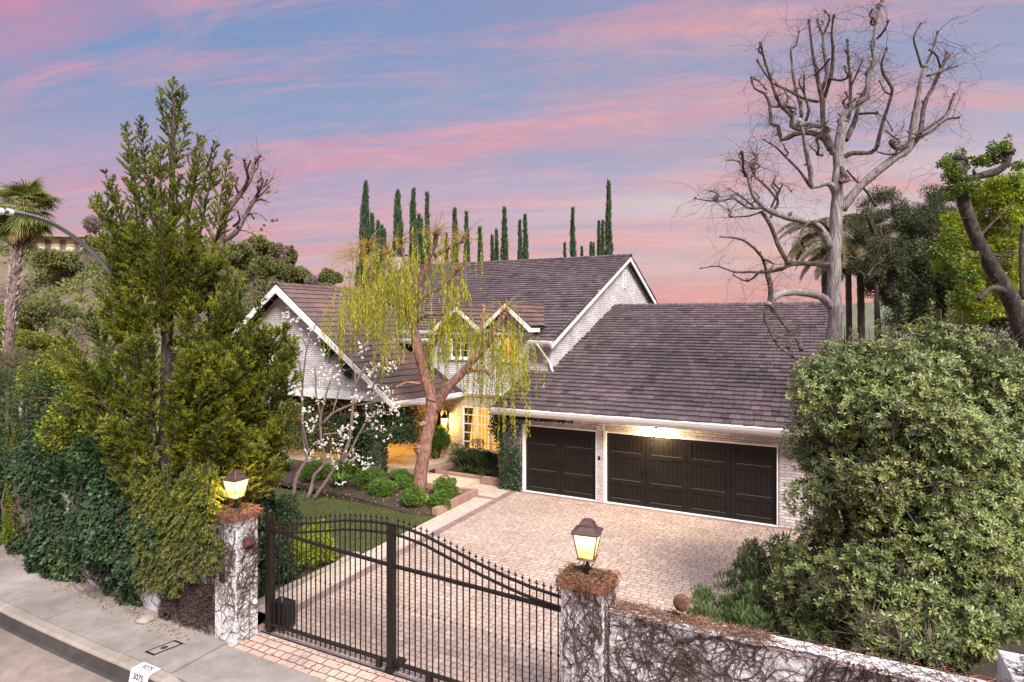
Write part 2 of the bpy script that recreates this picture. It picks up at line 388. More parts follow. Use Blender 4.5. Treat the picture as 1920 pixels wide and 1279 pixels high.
# leaf ranges
M['lf_juniper'] = mat_leaf('juniper_leaf', [(.020,.036,.007), (.080,.112,.012), (.19,.215,.018), (.38,.37,.028)], clump=1.7, clumpmix=.6, trans=.25)
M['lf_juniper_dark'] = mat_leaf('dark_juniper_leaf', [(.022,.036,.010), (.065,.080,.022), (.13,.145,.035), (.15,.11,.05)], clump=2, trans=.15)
M['lf_ivy'] = mat_leaf('ivy_leaf', [(.007,.018,.009), (.016,.038,.017), (.036,.070,.028), (.095,.15,.045)], .5, .15, 1.3, .45, spec=.3)
M['lf_willow'] = mat_leaf('willow_leaf', [(.13,.21,.02), (.27,.33,.03), (.44,.42,.03), (.56,.42,.03)], .5, .4, 1.0, .45)
M['lf_pitto'] = mat_leaf('pittosporum_leaf', [(.026,.046,.014), (.078,.115,.033), (.155,.195,.058), (.26,.295,.10), (.38,.37,.10)], .42, .2, 1.6, .45, spec=.45)
M['lf_box'] = mat_leaf('box_leaf', [(.03,.075,.012), (.085,.165,.022), (.18,.27,.04)], .5, .2, 2.5, .4)
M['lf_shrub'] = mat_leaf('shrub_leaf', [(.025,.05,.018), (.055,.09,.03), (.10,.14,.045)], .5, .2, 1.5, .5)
M['lf_bright'] = mat_leaf('bright_leaf', [(.10,.16,.015), (.20,.27,.02), (.32,.38,.03), (.40,.42,.05)], .5, .4, 1.2, .5)
M['lf_ever'] = mat_leaf('evergreen_leaf', [(.022,.034,.014), (.055,.070,.024), (.11,.12,.04)], .6, .2, .5, .5)
M['lf_cypress'] = mat_leaf('cypress_leaf', [(.018,.045,.022), (.045,.088,.042), (.085,.13,.06)], .7, .1, .6, .4)
M['lf_brush'] = mat_leaf('brush_twig', [(.10,.072,.060), (.17,.13,.115), (.24,.19,.165)], .9, .1, .12, .6)
M['lf_hill'] = mat_leaf('hill_leaf', [(.065,.085,.028), (.14,.155,.045), (.24,.23,.075)], .8, .1, .1, .6)
M['lf_dead'] = mat_leaf('dead_leaf', [(.12,.07,.03), (.26,.17,.07), (.36,.26,.13)], .8, .2, 1, .3)
M['lf_palm'] = mat_leaf('palm_leaf', [(.055,.09,.015), (.15,.18,.03), (.30,.27,.04)], .5, .2, .6, .5)
M['petal'] = mat_leaf('petal', [(.80,.74,.74), (.86,.84,.82)], .6, .3, 2, .3)
M['hair_green'] = mat_leaf('rosemary_leaf', [(.055,.09,.035), (.11,.16,.06), (.19,.24,.10)], .5, .1, 2, .4)
M['lf_brownish'] = mat_leaf('brownish_leaf', [(.06,.055,.025), (.11,.10,.04), (.16,.14,.06)], .7, .2, .8, .5)
M['bark_limb'] = mat_bark('weathered_limb', (.028,.018,.018), (.095,.066,.064), (.26,.21,.20), 9, 9, .04)
M['bark_upper'] = mat_bark('dark_upper_limb', (.016,.010,.010), (.060,.040,.038), (.19,.15,.14), 7, 8, .05)
# ================================================================ SETTING
rng = np.random.default_rng(7); random.seed(7)
KZ = -.24
def sheet(name, poly, z, mat, thick=0, kind='structure'):
    m = MB()
    if thick: m.prism([(x, y, z-thick) for x, y in poly], (0, 0, thick))
    else: m.add([(x, y, z) for x, y in poly], [tuple(range(len(poly)))])
    o = m.build(name, mat); tag(o, kind=kind); return o
def curve_y(x):      # the street bends away from the house line to the left
    return 0 if x > -11 else .0105*(-11-x)**2
def curve_k(x): return 0 if x > -11 else .0048*(-11-x)**2
sheet('ground', [(-2500,-2500),(2500,-2500),(2500,2500),(-2500,2500)], -.27, M['dry_ground'])
def strip(name, y0, y1, z, mat, x0, x1, thick=0, zf=None, n=60):
    m = MB(); curve_y = curve_k
    xs = [x0+(x1-x0)*i/n for i in range(n+1)]
    for a, b in zip(xs[:-1], xs[1:]):
        ya, yb = curve_y(a), curve_y(b)
        if thick: m.hexa([(a,y0+ya,z-thick),(b,y0+yb,z-thick),(b,y1+yb,z-thick),(a,y1+ya,z-thick),(a,y0+ya,z),(b,y0+yb,z),(b,y1+yb,z),(a,y1+ya,z)])
        else: m.add([(a,y0+ya,z),(b,y0+yb,z),(b,y1+yb,z),(a,y1+ya,z)], [(0,1,2,3)])
    o = m.build(name, mat); tag(o, kind='structure'); return o
strip('road', -14, 6.2, KZ, M['road'], -70, 30)
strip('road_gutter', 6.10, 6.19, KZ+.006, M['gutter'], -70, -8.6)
# kerb with rolled edge, sloping down to the driveway crossing
def kerb():
    m = MB(); xs = [-70+i*1.0 for i in range(56)] + [-14+.25*i for i in range(19)]
    xs = sorted(set(x for x in xs if x <= -9.55)) + [-9.55]
    prof = [(6.175, KZ-.01), (6.215, -.045), (6.228, -.016), (6.26, 0.0), (6.42, 0.002)]
    rows = [[(x, y+curve_k(x), z) for y, z in prof] for x in xs]
    rows.append([(-8.7, y, KZ+.02+(z-KZ-.02)*.12 if z > KZ else z) for y, z in prof])
    rows.append([(8, y, KZ+.02+(z-KZ-.02)*.12 if z > KZ else z) for y, z in prof])
    k = len(prof)
    for r in rows: m.v += r
    for i in range(len(rows)-1):
        for j in range(k-1): m.f.append((i*k+j, (i+1)*k+j, (i+1)*k+j+1, i*k+j+1)); m.m.append(1 if j < 1 else 0)  # dark kerb face: stain and shading both put into its colour
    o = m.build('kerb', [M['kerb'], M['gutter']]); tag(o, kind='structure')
kerb()
def sidewalk():
    xs = [-70+i for i in range(60)]+[-10+.02*0]; m = MB()
    xs = [-70, -64, -58, -52, -47, -42, -38, -34, -31, -28, -26, -24, -22.5, -21, -19.5, -18, -16.5, -15, -13.5, -12.2, -10.9, -9.62]
    for a, b in zip(xs[:-1], xs[1:]):        # one cast slab after another with a groove between
        g = .008; q = 4
        for i in range(q):
            u = a+g+(b-a-2*g)*i/q; v = a+g+(b-a-2*g)*(i+1)/q
            m.hexa([(u,6.435+curve_k(u),-.1),(v,6.435+curve_k(v),-.1),(v,8.6+curve_y(v),-.1),(u,8.6+curve_y(u),-.1),
                    (u,6.435+curve_k(u),0),(v,6.435+curve_k(v),0),(v,8.6+curve_y(v),0),(u,8.6+curve_y(u),0)])
    o = m.build('sidewalk', M['sidewalk']); tag(o, kind='structure')
sidewalk()
def crossing():
    m = MB(); g = .008
    for a, b in ((-9.6, -6.75), (-6.75, -3.6), (-3.6, -.4), (-.4, 3), (3, 8)):
        z0, z1 = -.10, -.004
        m.hexa([(a+g,6.435,-.16),(b-g,6.435,-.16),(b-g,7.44,-.16),(a+g,7.44,-.16),(a+g,6.435,-.10 if a > -9 else -.02),(b-g,6.435,-.10),(b-g,7.44,-.006),(a+g,7.44,-.003)])
    o = m.build('driveway_crossing', M['sidewalk']); tag(o, kind='structure')
crossing()
sheet('apron_paving', [(-9.5,7.45),(-2.5,7.45),(-2.5,8.0),(-9.5,8.0)], -.002, M['apron'], .1)
sheet('driveway', [(-9.36,8.0),(1.5,8.0),(1.5,18.62),(-9.36,18.62)], 0, M['pavers'], .12)
sheet('driveway_band', [(-9.62,8.0),(-9.362,8.0),(-9.362,18.95),(-9.62,18.95)], .001, M['band'], .12)
sheet('driveway_threshold', [(-9.36,18.622),(-.2,18.622),(-.2,18.86),(-9.36,18.86)], .001, M['band'], .12)
sheet('path', [(-10.28,8.0),(-9.622,8.0),(-9.622,17.45),(-10.28,17.45)], 0, M['pavers_edge'], .12)
sheet('path_band', [(-10.5,17.452),(-9.622,17.452),(-9.622,17.66),(-10.5,17.66)], .001, M['band'], .12)
sheet('path_landing', [(-11.0,17.662),(-9.622,17.662),(-9.622,18.93),(-11.0,18.93)], 0, M['pavers_edge'], .12)
sheet('lawn', [(-40,8.3),(-10.36,8.3),(-10.36,15.2),(-40,15.2)], -.01, M['lawn'], .1)
sheet('flower_bed', [(-40,15.2),(-16.5,15.9),(-13,15.4),(-11.3,15.0),(-10.44,15.2),(-10.44,17.52),(-13.31,17.52),(-13.31,18.6),(-40,18.6)], .03, M['soil'], .15)
sheet('window_bed', [(-14.2,19.12),(-9.62,19.12),(-9.62,21.3),(-14.2,21.3)], .17, M['soil'], .3)
sheet('terrace', [(-24,18.62),(-13.3,18.62),(-13.3,26),(-24,26)], .30, M['terrace'], .4)
sheet('terrace_step', [(-13.298,17.75),(-11.002,17.75),(-11.002,18.95),(-13.298,18.95)], .15, M['terrace'], .25)
sheet('side_yard', [(1.502,8.0),(30,8.0),(30,60),(1.502,60)], -.02, M['soil'], .1)
def blades(name, n, x0, x1, y0, y1, z, mat, ln, keep=None):
    r = np.random.default_rng(3); Pt = np.stack([r.uniform(x0, x1, n), r.uniform(y0, y1, n), np.full(n, z)], 1)
    if keep is not None: Pt = Pt[keep(Pt)]
    n = len(Pt); D = np.stack([r.normal(size=n)*.5, r.normal(size=n)*.5, np.ones(n)], 1)
    o = leaves(name, Pt, D, r.uniform(.6, 1.2, n)*ln, ln*.22, mat, None, r, fold=.1); tag(o, kind='stuff'); return o
M['grass'] = mat_leaf('grass_blade', [(.036,.055,.012), (.075,.095,.02), (.14,.14,.035)], .6, .2, .6, .6)
tag(blades('grass', 60000, -21, -10.38, 8.6, 15.3, -.01, M['grass'], .06), 'short dark lawn grass inside the gate', 'grass')
def litter():
    r = np.random.default_rng(11); n = 900; Pt = np.stack([r.uniform(-18, -10.4, n), r.uniform(15.1, 18.2, n), np.full(n, .045)], 1)
    D = np.stack([r.normal(size=n), r.normal(size=n), .25*r.normal(size=n)], 1)
    o = leaves('fallen_leaves', Pt, D, r.uniform(.04, .09, n), .04, M['lf_dead'], None, r)
    tag(o, 'dry fallen leaves scattered over the dark flower bed', 'leaves', kind='stuff')
litter()
def street_litter():
    r = np.random.default_rng(12); n = 420; x = np.concatenate([r.uniform(-19, -10.2, n-60), r.uniform(-9.4, -3.4, 60)]); cy = np.where(x > -11, 0, .0105*(-11-x)**2); y = np.where(x < -10, 7.45+cy-np.abs(r.normal(size=n))*.16, r.uniform(7.5, 8.0, n)); Pt = np.stack([x, y, np.full(n, .012)], 1)
    D = np.stack([r.normal(size=n), r.normal(size=n), .2*r.normal(size=n)], 1); tag(leaves('leaf_litter', Pt, D, r.uniform(.02, .06, n), .03, M['lf_dead'], None, r), 'small dry leaves gathered at the foot of the ivy and on the brick apron', 'leaves', kind='stuff')
street_litter()
# low edgings
def edging():
    t = thing('planter_edging', (-10.4, 16.4, 0), 'low reddish brick edging along the flower bed beside the driveway path', 'edging')
    m = MB(); m.box(-10.5, -10.3, 15.25, 17.66, -.02, .20); m.build('edging_wall', M['edge_brick'], t, bevel=.008)
    m = MB(); m.box(-12.3, -10.502, 17.52, 17.66, -.02, .19); m.build('edging_wall', M['edge_brick'], t, bevel=.008)
M['edge_brick'] = mat_brick('edging_brick', [(.26,.15,.12), (.34,.21,.165), (.30,.18,.15)], (.16,.11,.09), .20, .20, .006, bmp=.004)
edging()
t = thing('planter_edging', (-11, 19, 0), 'low brick edging of the planting bed under the lit window', 'edging')
m = MB(); m.box(-12.75, -9.64, 18.95, 19.11, -.02, .26); m.build('edging_wall', M['edge_brick'], t, bevel=.008)
m = MB(); m.box(-12.9, -12.752, 18.95, 20.6, -.02, .36); m.build('edging_wall', M['edge_brick'], t, bevel=.008)
t = thing('lawn_edging', (-10.32, 11, 0), 'pale stone edging strip between the lawn and the driveway', 'edging')
for y in np.arange(8.75, 11.4, .62):
    m = MB(); m.box(-10.42-.03*math.sin(y*3), -10.285, y, y+.60, -.02, .075+.02*math.sin(y*7)); m.build('edging_stone', M['kerb'], t, bevel=.015)

# number plate painted on the kerb
def text_obj(txt, size, name, mat, parent, Mx, ext=.001):
    cu = bpy.data.curves.new(name, 'FONT'); cu.body = txt; cu.size = size; cu.extrude = ext; cu.align_x = 'CENTER'; cu.align_y = 'CENTER'; cu.offset = .0035
    tmp = bpy.data.objects.new('tmp', cu); COL.objects.link(tmp); dg = bpy.context.evaluated_depsgraph_get()
    me = bpy.data.meshes.new_from_object(tmp.evaluated_get(dg)); bpy.data.objects.remove(tmp)
    me.transform(Mx); me.materials.clear(); me.materials.append(mat); me.name = name
    o = bpy.data.objects.new(name, me); link(o, parent); return o
M['plate'] = mat_plain('plate_paint', (.78,.80,.84), (.60,.62,.66), .6, 9)
M['black'] = mat_plain('black_paint', (.015,.015,.018), (.03,.03,.034), .6, 9)
t = thing('address_number', (-10.35, 6.2, 0), 'white patch with the black number 3075 painted on the kerb', 'house number')
m = MB(); m.hexa([(-10.32,6.262,.002),(-9.86,6.262,.002),(-9.86,6.43,.0045),(-10.32,6.43,.0045),(-10.32,6.262,.0065),(-9.86,6.262,.0065),(-9.86,6.43,.0065),(-10.32,6.43,.0065)])
m.build('top_patch', M['plate'], t)
m = MB(); m.prism([(-10.32,6.167,-.238),(-10.32,6.207,-.045),(-10.32,6.221,-.011),(-10.32,6.259,.0065),(-10.32,6.275,-.02),(-10.32,6.21,-.238)], (.46,0,0)); m.build('face_patch', M['plate'], t)
al = math.atan2(.13, .05)
text_obj('3075', .145, 'face_number', M['black'], t, Matrix.Translation((-10.10, 6.1955, -.087)) @ Matrix.Rotation(math.atan2(.193,.040), 4, 'X') @ Matrix.Diagonal((.92,.92,1,1)))
text_obj('3075', .15, 'top_number', M['black'], t, Matrix.Translation((-10.09, 6.345, .0075)) @ Matrix.Diagonal((.92,.85,1,1)))
# utility cover set in the sidewalk
t = thing('utility_cover', (-10.4, 6.87, 0), 'rectangular concrete meter box lid in a dark frame on the sidewalk', 'utility cover')
m = MB()
c0 = [(-10.63,6.63),(-10.37,6.63),(-10.27,7.13),(-10.53,7.13)]
c1 = [(-10.595,6.67),(-10.40,6.67),(-10.315,7.09),(-10.505,7.09)]
m.add([(x,y,.006) for x,y in c0]+[(x,y,.006) for x,y in c1], [(0,1,5,4),(1,2,6,5),(2,3,7,6),(3,0,4,7)]); m.build('frame', M['iron'], t)
m = MB(); m.prism([(x,y,.0) for x,y in c1], (0,0,.005)); m.build('lid', M['sidewalk'], t)
m = MB(); m.lathe([(0,.009),(.055,.009),(.062,.006)], (-10.455,6.88,0), 20); m.build('reading_cap', M['bronze'], t)

# ================================================================ HOUSE
G0 = (-10.1, -.35); GY_, GR = 18.25, 29.0; GZ0, GM = 2.86, .343     # garage roof
M0 = (-23.3, -8.95); MY, MR, MZ0, MM = 20.8, 31.0, 5.06, .405       # main roof
YW = 21.3; XG = -9.25; WF = 17.9; WX = -19.5; WZ = 7.27             # front wall, gable wall, wing face, wing ridge
house = thing('house', (-9, 21, 0), 'two storey whitewashed brick house with dark slate roofs and three car garage', 'house')
def wall(mat, build, name='wall'):
    m = MB(); build(m); return m.build(name, mat, house)
zr = lambda y: MZ0+MM*(y-MY)
# garage: front wall with its two openings, piers
def gw(m):
    y0, y1 = 18.82, 19.05; top = 2.80
    m.box(-10.0, -9.21, y0, y1, -.05, top)                     # left pier
    m.box(-9.21, -6.55, y0, y1, 2.27, top)
    m.box(-6.55, -6.33, y0-.05, y1, -.05, top)                 # middle pier
    m.box(-6.33, -1.17, y0, y1, 2.27, top)
    m.box(-1.17, -.55, y0, y1, -.05, top)                      # right pier
wall(M['white_brick2'], gw)
wall(M['white_brick2'], lambda m: m.box(-.55, .35, 19.3, 19.5, -.05, 2.8))
wall(M['white_brick2'], lambda m: m.box(-10.0, -9.8, 19.05, YW, -.05, 3.2))
def gside(m):
    m.prism([(.15,19.5,-.05),(.15,35,-.05),(.15,35,3.6),(.15,GR,6.4),(.15,19.5,3.1)], (.2,0,0))
wall(M['white_brick2'], gside)
# main gable wall, front walls
def mg(m):
    m.prism([(XG-.2,YW,-.05),(XG-.2,42,-.05),(XG-.2,42,zr(YW)-.1),(XG-.2,MR,zr(MR)-.12),(XG-.2,YW,zr(YW)-.12)], (.2,0,0))
wall(M['white_brick'], mg)
WINS = [(-13.73,-12.84,4.29,5.22), (-11.49,-10.60,4.25,5.16)]
def fw(m):
    y0, y1 = YW, YW+.2
    xs = [-16.5, -13.73, -12.84, -11.49, -10.60, XG-.2]
    m.box(xs[0], XG-.201, y0, y1, 2.9, 4.25)
    m.box(xs[0], xs[1], y0, y1, 4.25, 5.4); m.box(xs[2], xs[3], y0, y1, 4.25, 5.4); m.box(xs[4], xs[5]-.001, y0, y1, 4.25, 5.2)
    m.box(xs[1], xs[2], y0, y1, 5.22, 5.4); m.box(xs[3], xs[4], y0, y1, 5.16, 5.4)
    m.box(xs[1], xs[2], y0, y1, 4.25, 4.29)
wall(M['white_brick'], fw)
def lw(m):      # ground floor wall with lantern and large window
    y0, y1 = YW+.01, YW+.2
    m.box(-14.23, -13.18, y0, y1, 0, 2.9); m.box(-13.18, -11.2, y0, y1, 0, .55); m.box(-13.18, -11.2, y0, y1, 2.36, 2.9); m.box(-11.2, -9.8, y0, y1, 0, 2.9)
    m.box(-14.23, -14.03, y1, 24.5, 0, 2.9)
wall(M['warm_brick'], lw)
wall(M['warm_brick'], lambda m: m.box(-20.2, -14.23, 24.5, 24.7, 0, 2.9))
wall(M['warm_brick'], lambda m: m.box(-20.4, -20.2, 18.3, 24.5, 0, 2.9))
m = MB(); m.box(-20.2, -13.0, WF+.25, 24.5, 2.78, 2.86); m.build('porch_ceiling', M['white_paint'], house)
# wing gable above the beam
def wg(m):
    m.prism([(-24.6,WF,3.1),(-14.05,WF,3.1),(WX,WF,WZ-.22)], (0,.2,0))
wall(M['white_brick'], wg)
def wl(m): m.box(-24.6, -20.4, WF+.1, WF+.3, -.05, 3.0)
wall(M['white_brick'], wl)
m = MB(); m.box(-24.4, -14.35, WF-.04, WF+.26, 2.82, 3.12); m.build('porch_beam', M['white_paint'], house, bevel=.01)
for x in (-15.0, -20.1):
    m = MB(); m.box(x-.22, x+.22, WF+.02, WF+.42, -.05, 2.82); m.build('porch_pier', M['white_brick2'], house)
# front door in the porch recess
m = MB(); m.box(-16.6, -15.5, 24.44, 24.5, .3, 2.5); dr = m.build('front_door', M['door_paint'], house, bevel=.01)
m = MB(); m.box(-15.7, -15.6, 24.38, 24.44, 1.2, 1.4); m.build('handle', M['bronze'], dr)

# slates laid one by one
def slates(m, O, E, Sv, length, run, exp=.315, w=(.20,.38), th=.052, ok=None, wob=1.0, rnd=random):
    O = Vector(O); E = Vector(E).normalized(); Sv = Vector(Sv).normalized(); Nv = E.cross(Sv).normalized()
    if Nv.z < 0: Nv = -Nv
    rows = int(run/exp)+1
    for r in range(rows):
        s0 = r*exp; u = -rnd.uniform(0, .2)
        drift = rnd.uniform(-.012, .012)
        while u < length:
            ww = rnd.uniform(*w); a = max(0, u+.006); b = min(length, u+ww-.006); u += ww
            if b-a < .04: continue
            j = (rnd.uniform(-.022, .022) + drift)*wob if r else 0; s = s0 + j; e = min(s0+exp*1.35, run)
            if e - s < .05: continue
            c = O + E*(a+b)/2 + Sv*(s+exp*.5)
            if ok and not ok(c, a, b): continue
            t = th*rnd.uniform(.75, 1.25); sk = rnd.uniform(-.008, .008)
            lift = th*1.35
            q = []
            for zz in (0, 1):
                for (uu, ss, ll) in ((a, s+sk, lift), (b, s-sk, lift), (b, e, .004), (a, e, .004)):
                    q.append(O + E*uu + Sv*ss + Nv*(ll*(1 - 0) - (0 if zz else t)))
            m.hexa(q)
def slope_dir(mm): return Vector((0, 1, mm)).normalized()
def run_of(dy, mm): return dy*math.sqrt(1+mm*mm)
def ridge_caps(m, a, b, w=.17, step=.30, sl=.4, rnd=random):
    a = Vector(a); b = Vector(b); L = (b-a).length; d = (b-a)/L; sd = d.cross(Vector((0,0,1))).normalized()
    n = int(L/step)
    for i in range(n):
        p = a+d*(i*step); q = a+d*min(L, (i+1.35)*step); up = Vector((0,0,1)); l0, l1 = .075+rnd.uniform(-.008,.008), .03
        for s in (-1, 1):
            o = sd*s*w - up*w*sl; tt = up*-.03
            m.hexa([p+up*l0+o+tt, p+up*l0+tt, q+up*l1+tt, q+up*l1+o+tt, p+up*l0+o, p+up*l0, q+up*l1, q+up*l1+o])

# garage roof
gr = MB()
def okg(c, a, b): return not (c.x < XG-.02 and c.y > YW-.05)
slates(gr, (G0[0], GY_-.02, GZ0), (1,0,0), slope_dir(GM), G0[1]+.75-G0[0], run_of(GR-GY_, GM), ok=okg)
g_roof = gr.build('garage_roof', M['roof'], house)
m = MB(); m.hexa([(G0[0]+.03,GY_,GZ0-.09),(.37,GY_,GZ0-.09),(.37,GR,GZ0-.09+GM*(GR-GY_)),(XG-.05,GR,GZ0-.09+GM*(GR-GY_)),
                  (G0[0]+.03,GY_,GZ0-.035),(.37,GY_,GZ0-.035),(.37,GR,GZ0-.035+GM*(GR-GY_)),(XG-.05,GR,GZ0-.035+GM*(GR-GY_))])
m.hexa([(XG,GR,GZ0-.05+GM*(GR-GY_)),(.42,GR,GZ0-.05+GM*(GR-GY_)),(.42,38,3.4),(XG,38,3.4),(XG,GR,GZ0+GM*(GR-GY_)),(.42,GR,GZ0+GM*(GR-GY_)),(.42,38,3.45),(XG,38,3.45)])
m.build('roof_deck', M['underlay'], g_roof)
m = MB(); ridge_caps(m, (.45,GR,GZ0+GM*(GR-GY_)+.02), (XG+.02,GR,GZ0+GM*(GR-GY_)+.02)); m.build('ridge_caps', M['roof'], g_roof)
m = MB(); m.beam((.40,GY_,GZ0-.12),(.40,GR,GZ0-.12+GM*(GR-GY_)),.05,.2); m.beam((.40,GR,GZ0-.12+GM*(GR-GY_)),(.40,38,3.3),.05,.2); m.build('rake_board', M['white_paint'], g_roof)

# main roof
L_main = M0[1]-M0[0]
mr = MB()
def okm(c, a, b):
    if c.y < MY+2.6 and c.z < 6.5:      # leave the dormers' footprint clear
        for (px_, hw) in ((-10.92, 1.0), (-13.13, 1.05)):
            zz = 6.50-(abs(c.x-px_))*.80
            if c.z < zz-.05 and abs(c.x-px_) < hw*1.25: return False
    return True
slates(mr, (M0[0], MY-.02, MZ0), (1,0,0), slope_dir(MM), L_main, run_of(MR-MY, MM), ok=okm)
m_roof = mr.build('main_roof', M['roof'], house)
m = MB()
def deck(m, x0, x1, ya, yb):
    za, zb = zr(ya)-.035, zr(yb)-.035
    m.hexa([(x0,ya,za-.05),(x1,ya,za-.05),(x1,yb,zb-.05),(x0,yb,zb-.05),(x0,ya,za),(x1,ya,za),(x1,yb,zb),(x0,yb,zb)])
deck(m, M0[0], -14.2, MY, MR); deck(m, -9.9, M0[1]-.02, MY, MR); deck(m, -14.199, -9.901, MY+2.2, MR); deck(m, -12.15, -11.9, MY+.3, MY+2.19)
m.hexa([(M0[0],MR,zr(MR)-.08),(M0[1]-.02,MR,zr(MR)-.08),(M0[1]-.02,42,4.6),(M0[0],42,4.6),(M0[0],MR,zr(MR)-.03),(M0[1]-.02,MR,zr(MR)-.03),(M0[1]-.02,42,4.68),(M0[0],42,4.68)])
m.build('roof_deck', M['underlay'], m_roof)
rb = MB(); back = Vector((0, 42-MR, 4.7-zr(MR))).normalized()
slates(rb, (M0[1]-1.2, 42, 4.72), (1,0,0), -back, 1.2, (Vector((0,42-MR,4.7-zr(MR)))).length-.02); rb.build('rear_slates', M['roof'], m_roof)
m = MB(); ridge_caps(m, (M0[1]+.02,MR,zr(MR)+.02), (M0[0],MR,zr(MR)+.02)); m.build('ridge_caps', M['roof'], m_roof)
m = MB(); x = M0[1]-.05
m.beam((x,MY-.06,MZ0-.16),(x,MR,zr(MR)-.16+.02),.06,.26); m.beam((x,MR,zr(MR)-.14),(x,42,4.50),.06,.26)
m.build('rake_board', M['white_paint'], m_roof)
m = MB(); m.hexa([(XG,MY,MZ0-.09),(x-.03,MY,MZ0-.09),(x-.03,MR,zr(MR)-.11),(XG,MR,zr(MR)-.11),(XG,MY,MZ0-.086),(x-.03,MY,MZ0-.086),(x-.03,MR,zr(MR)-.09),(XG,MR,zr(MR)-.09)])
m.build('soffit', M['white_paint'], m_roof)

# wing roof: the eave line splays outward to the front as it does on the house
wr = MB(); wyf, wyb = WF-.42, 26.4
def wing_slope(m, sgn, e_front, e_back, ze, y0, y1, cut=None):
    n = int(run_of(abs(e_front-WX), .78)/.315); rnd = random
    for r in range(n+1):
        y = y0-rnd.uniform(0, .2)
        while y < y1:
            ww = rnd.uniform(.22, .36); a = max(y0, y+.003); b = min(y1, y+ww-.003); y += ww
            if b-a < .05: continue
            def pt(yy, s, l):
                t = (yy-y0)/(YW-y0); ex = e_front+(e_back-e_front)*min(t, 1.0)
                k = s/n; X = ex+(WX-ex)*k; Z = ze+(WZ-ze)*k
                return Vector((X, yy, Z)) + Vector((sgn*.6, 0, .8))*l
            s = r+rnd.uniform(-.05, .05); e = min(n, r+1.32); j = rnd.uniform(-.03, .03)
            c = pt((a+b)/2, r+.5, 0)
            if cut and not cut(c): continue
            if e-s < .1: continue
            th = .044*rnd.uniform(.75, 1.25)
            q = [pt(a, s+j, .045-th), pt(b, s-j, .045-th), pt(b, e, .004-th), pt(a, e, .004-th), pt(a, s+j, .045), pt(b, s-j, .045), pt(b, e, .004), pt(a, e, .004)]
            if sgn < 0: q = [q[1], q[0], q[3], q[2], q[5], q[4], q[7], q[6]]
            m.hexa(q)
def cutw(c): return c.z > zr(c.y)-.15 if c.y > MY else (c.y < YW+.05 or c.z > 4.9)
def cutw2(c): return not (c.y > YW and c.z < 5.0) and (c.y < MY or c.z > zr(c.y)-.12)
wing_slope(wr, 1, -13.72, -13.05, 2.93, wyf, wyb, cutw2)
wing_slope(wr, -1, -25.3, -25.3, 2.93, wyf, wyf+3.5, None)
w_roof = wr.build('wing_roof', M['roof_red'], house)
m = MB()
def wd(ya, yb, xa, xb, off=.035):
    m.hexa([(xa,ya,2.93-off-.05),(WX,ya,WZ-off-.05),(WX,yb,WZ-off-.05),(xb,yb,2.93-off-.05),(xa,ya,2.93-off),(WX,ya,WZ-off),(WX,yb,WZ-off),(xb,yb,2.93-off)])
wd(wyf, YW, -13.75, -13.08); 
m.hexa([(-15.9,YW,4.85),(WX,YW,WZ-.09),(WX,26,WZ-.09),(-15.9,26,4.85),(-15.9,YW,4.9),(WX,YW,WZ-.04),(WX,26,WZ-.04),(-15.9,26,4.9)])
m.hexa([(-25.3,wyf,2.84),(WX,wyf,WZ-.09),(WX,26,WZ-.09),(-25.3,26,2.84),(-25.3,wyf,2.89),(WX,wyf,WZ-.04),(WX,26,WZ-.04),(-25.3,26,2.89)])
m.build('roof_deck', M['underlay'], w_roof)
m = MB(); ridge_caps(m, (WX,wyf-.02,WZ+.02), (WX,26.0,WZ+.02), w=.15, sl=.75); m.build('ridge_caps', M['roof_red'], w_roof)
for ex, nm in ((-13.72, 1), (-25.3, -1)):
    m = MB(); a = Vector((ex+.02*nm, wyf-.05, 2.93-.20)); b = Vector((WX, wyf-.05, WZ-.19)); dz = .27
    m.prism([a+Vector((0,0,-.02)), a+Vector((0,0,.17)), b+Vector((0,0,.15)), b+Vector((0,0,-.16))][:: 1], (0, .05, 0)); m.build('rake_board', M['white_paint'], w_roof)
m = MB(); m.prism([(-13.8,wyf,2.72),(WX,wyf,WZ-.18),(WX,wyf,WZ-.16),(-13.8,wyf,2.74)], (0,.45,0)); m.build('soffit', M['white_paint'], w_roof)

# gutters (half-round-ish troughs with fascia)
def gutter(a, b, name='gutter', h=.13, w=.12, parent=None, side=None):
    a = Vector(a); b = Vector(b); d = (b-a).normalized(); sd = Vector(side) if side else Vector((0,-1,0)); up = Vector((0,0,1))
    m = MB(); pr = [(0,0),(.0,-h),(w*.55,-h),(w*.85,-h*.62),(w,-h*.25),(w,0),(w+.012,0.004),(w+.012,-.014),(w*.86,-.014),(w*.80,-h*.5),(w*.5,-h*.86),(.012,-h*.86),(.012,0)]
    m.prism([a+sd*x+up*y for x, y in pr], b-a); 
    m.prism([a-sd*.03+up*.03, a-sd*.03-up*(h+.07), a-sd*.002-up*(h+.07), a-sd*.002+up*.03], b-a)
    return m.build(name, M['white_paint'], parent or house)
gutter((G0[0]-.0,GY_-.02,GZ0-.005),(.0-.80,GY_-.02,GZ0-.005), h=.15, w=.14)
gutter((-.795,GY_-.02,GZ0-.005),(.35,GY_-.02,GZ0-.005), h=.15, w=.14)
gutter((-9.95,MY-.02,MZ0-.01),(M0[1]-.1,MY-.02,MZ0-.01))
gutter((-16.2,MY-.02,MZ0-.01),(-14.2,MY-.02,MZ0-.01))
sdw = Vector((3.82, -.67, 0)).normalized()
gutter((-13.70,wyf+.0,2.90),(-13.08,YW-.18,2.90), side=sdw)
gutter((-13.06,YW,2.90),(-9.95,YW,2.90), h=.10, w=.10)
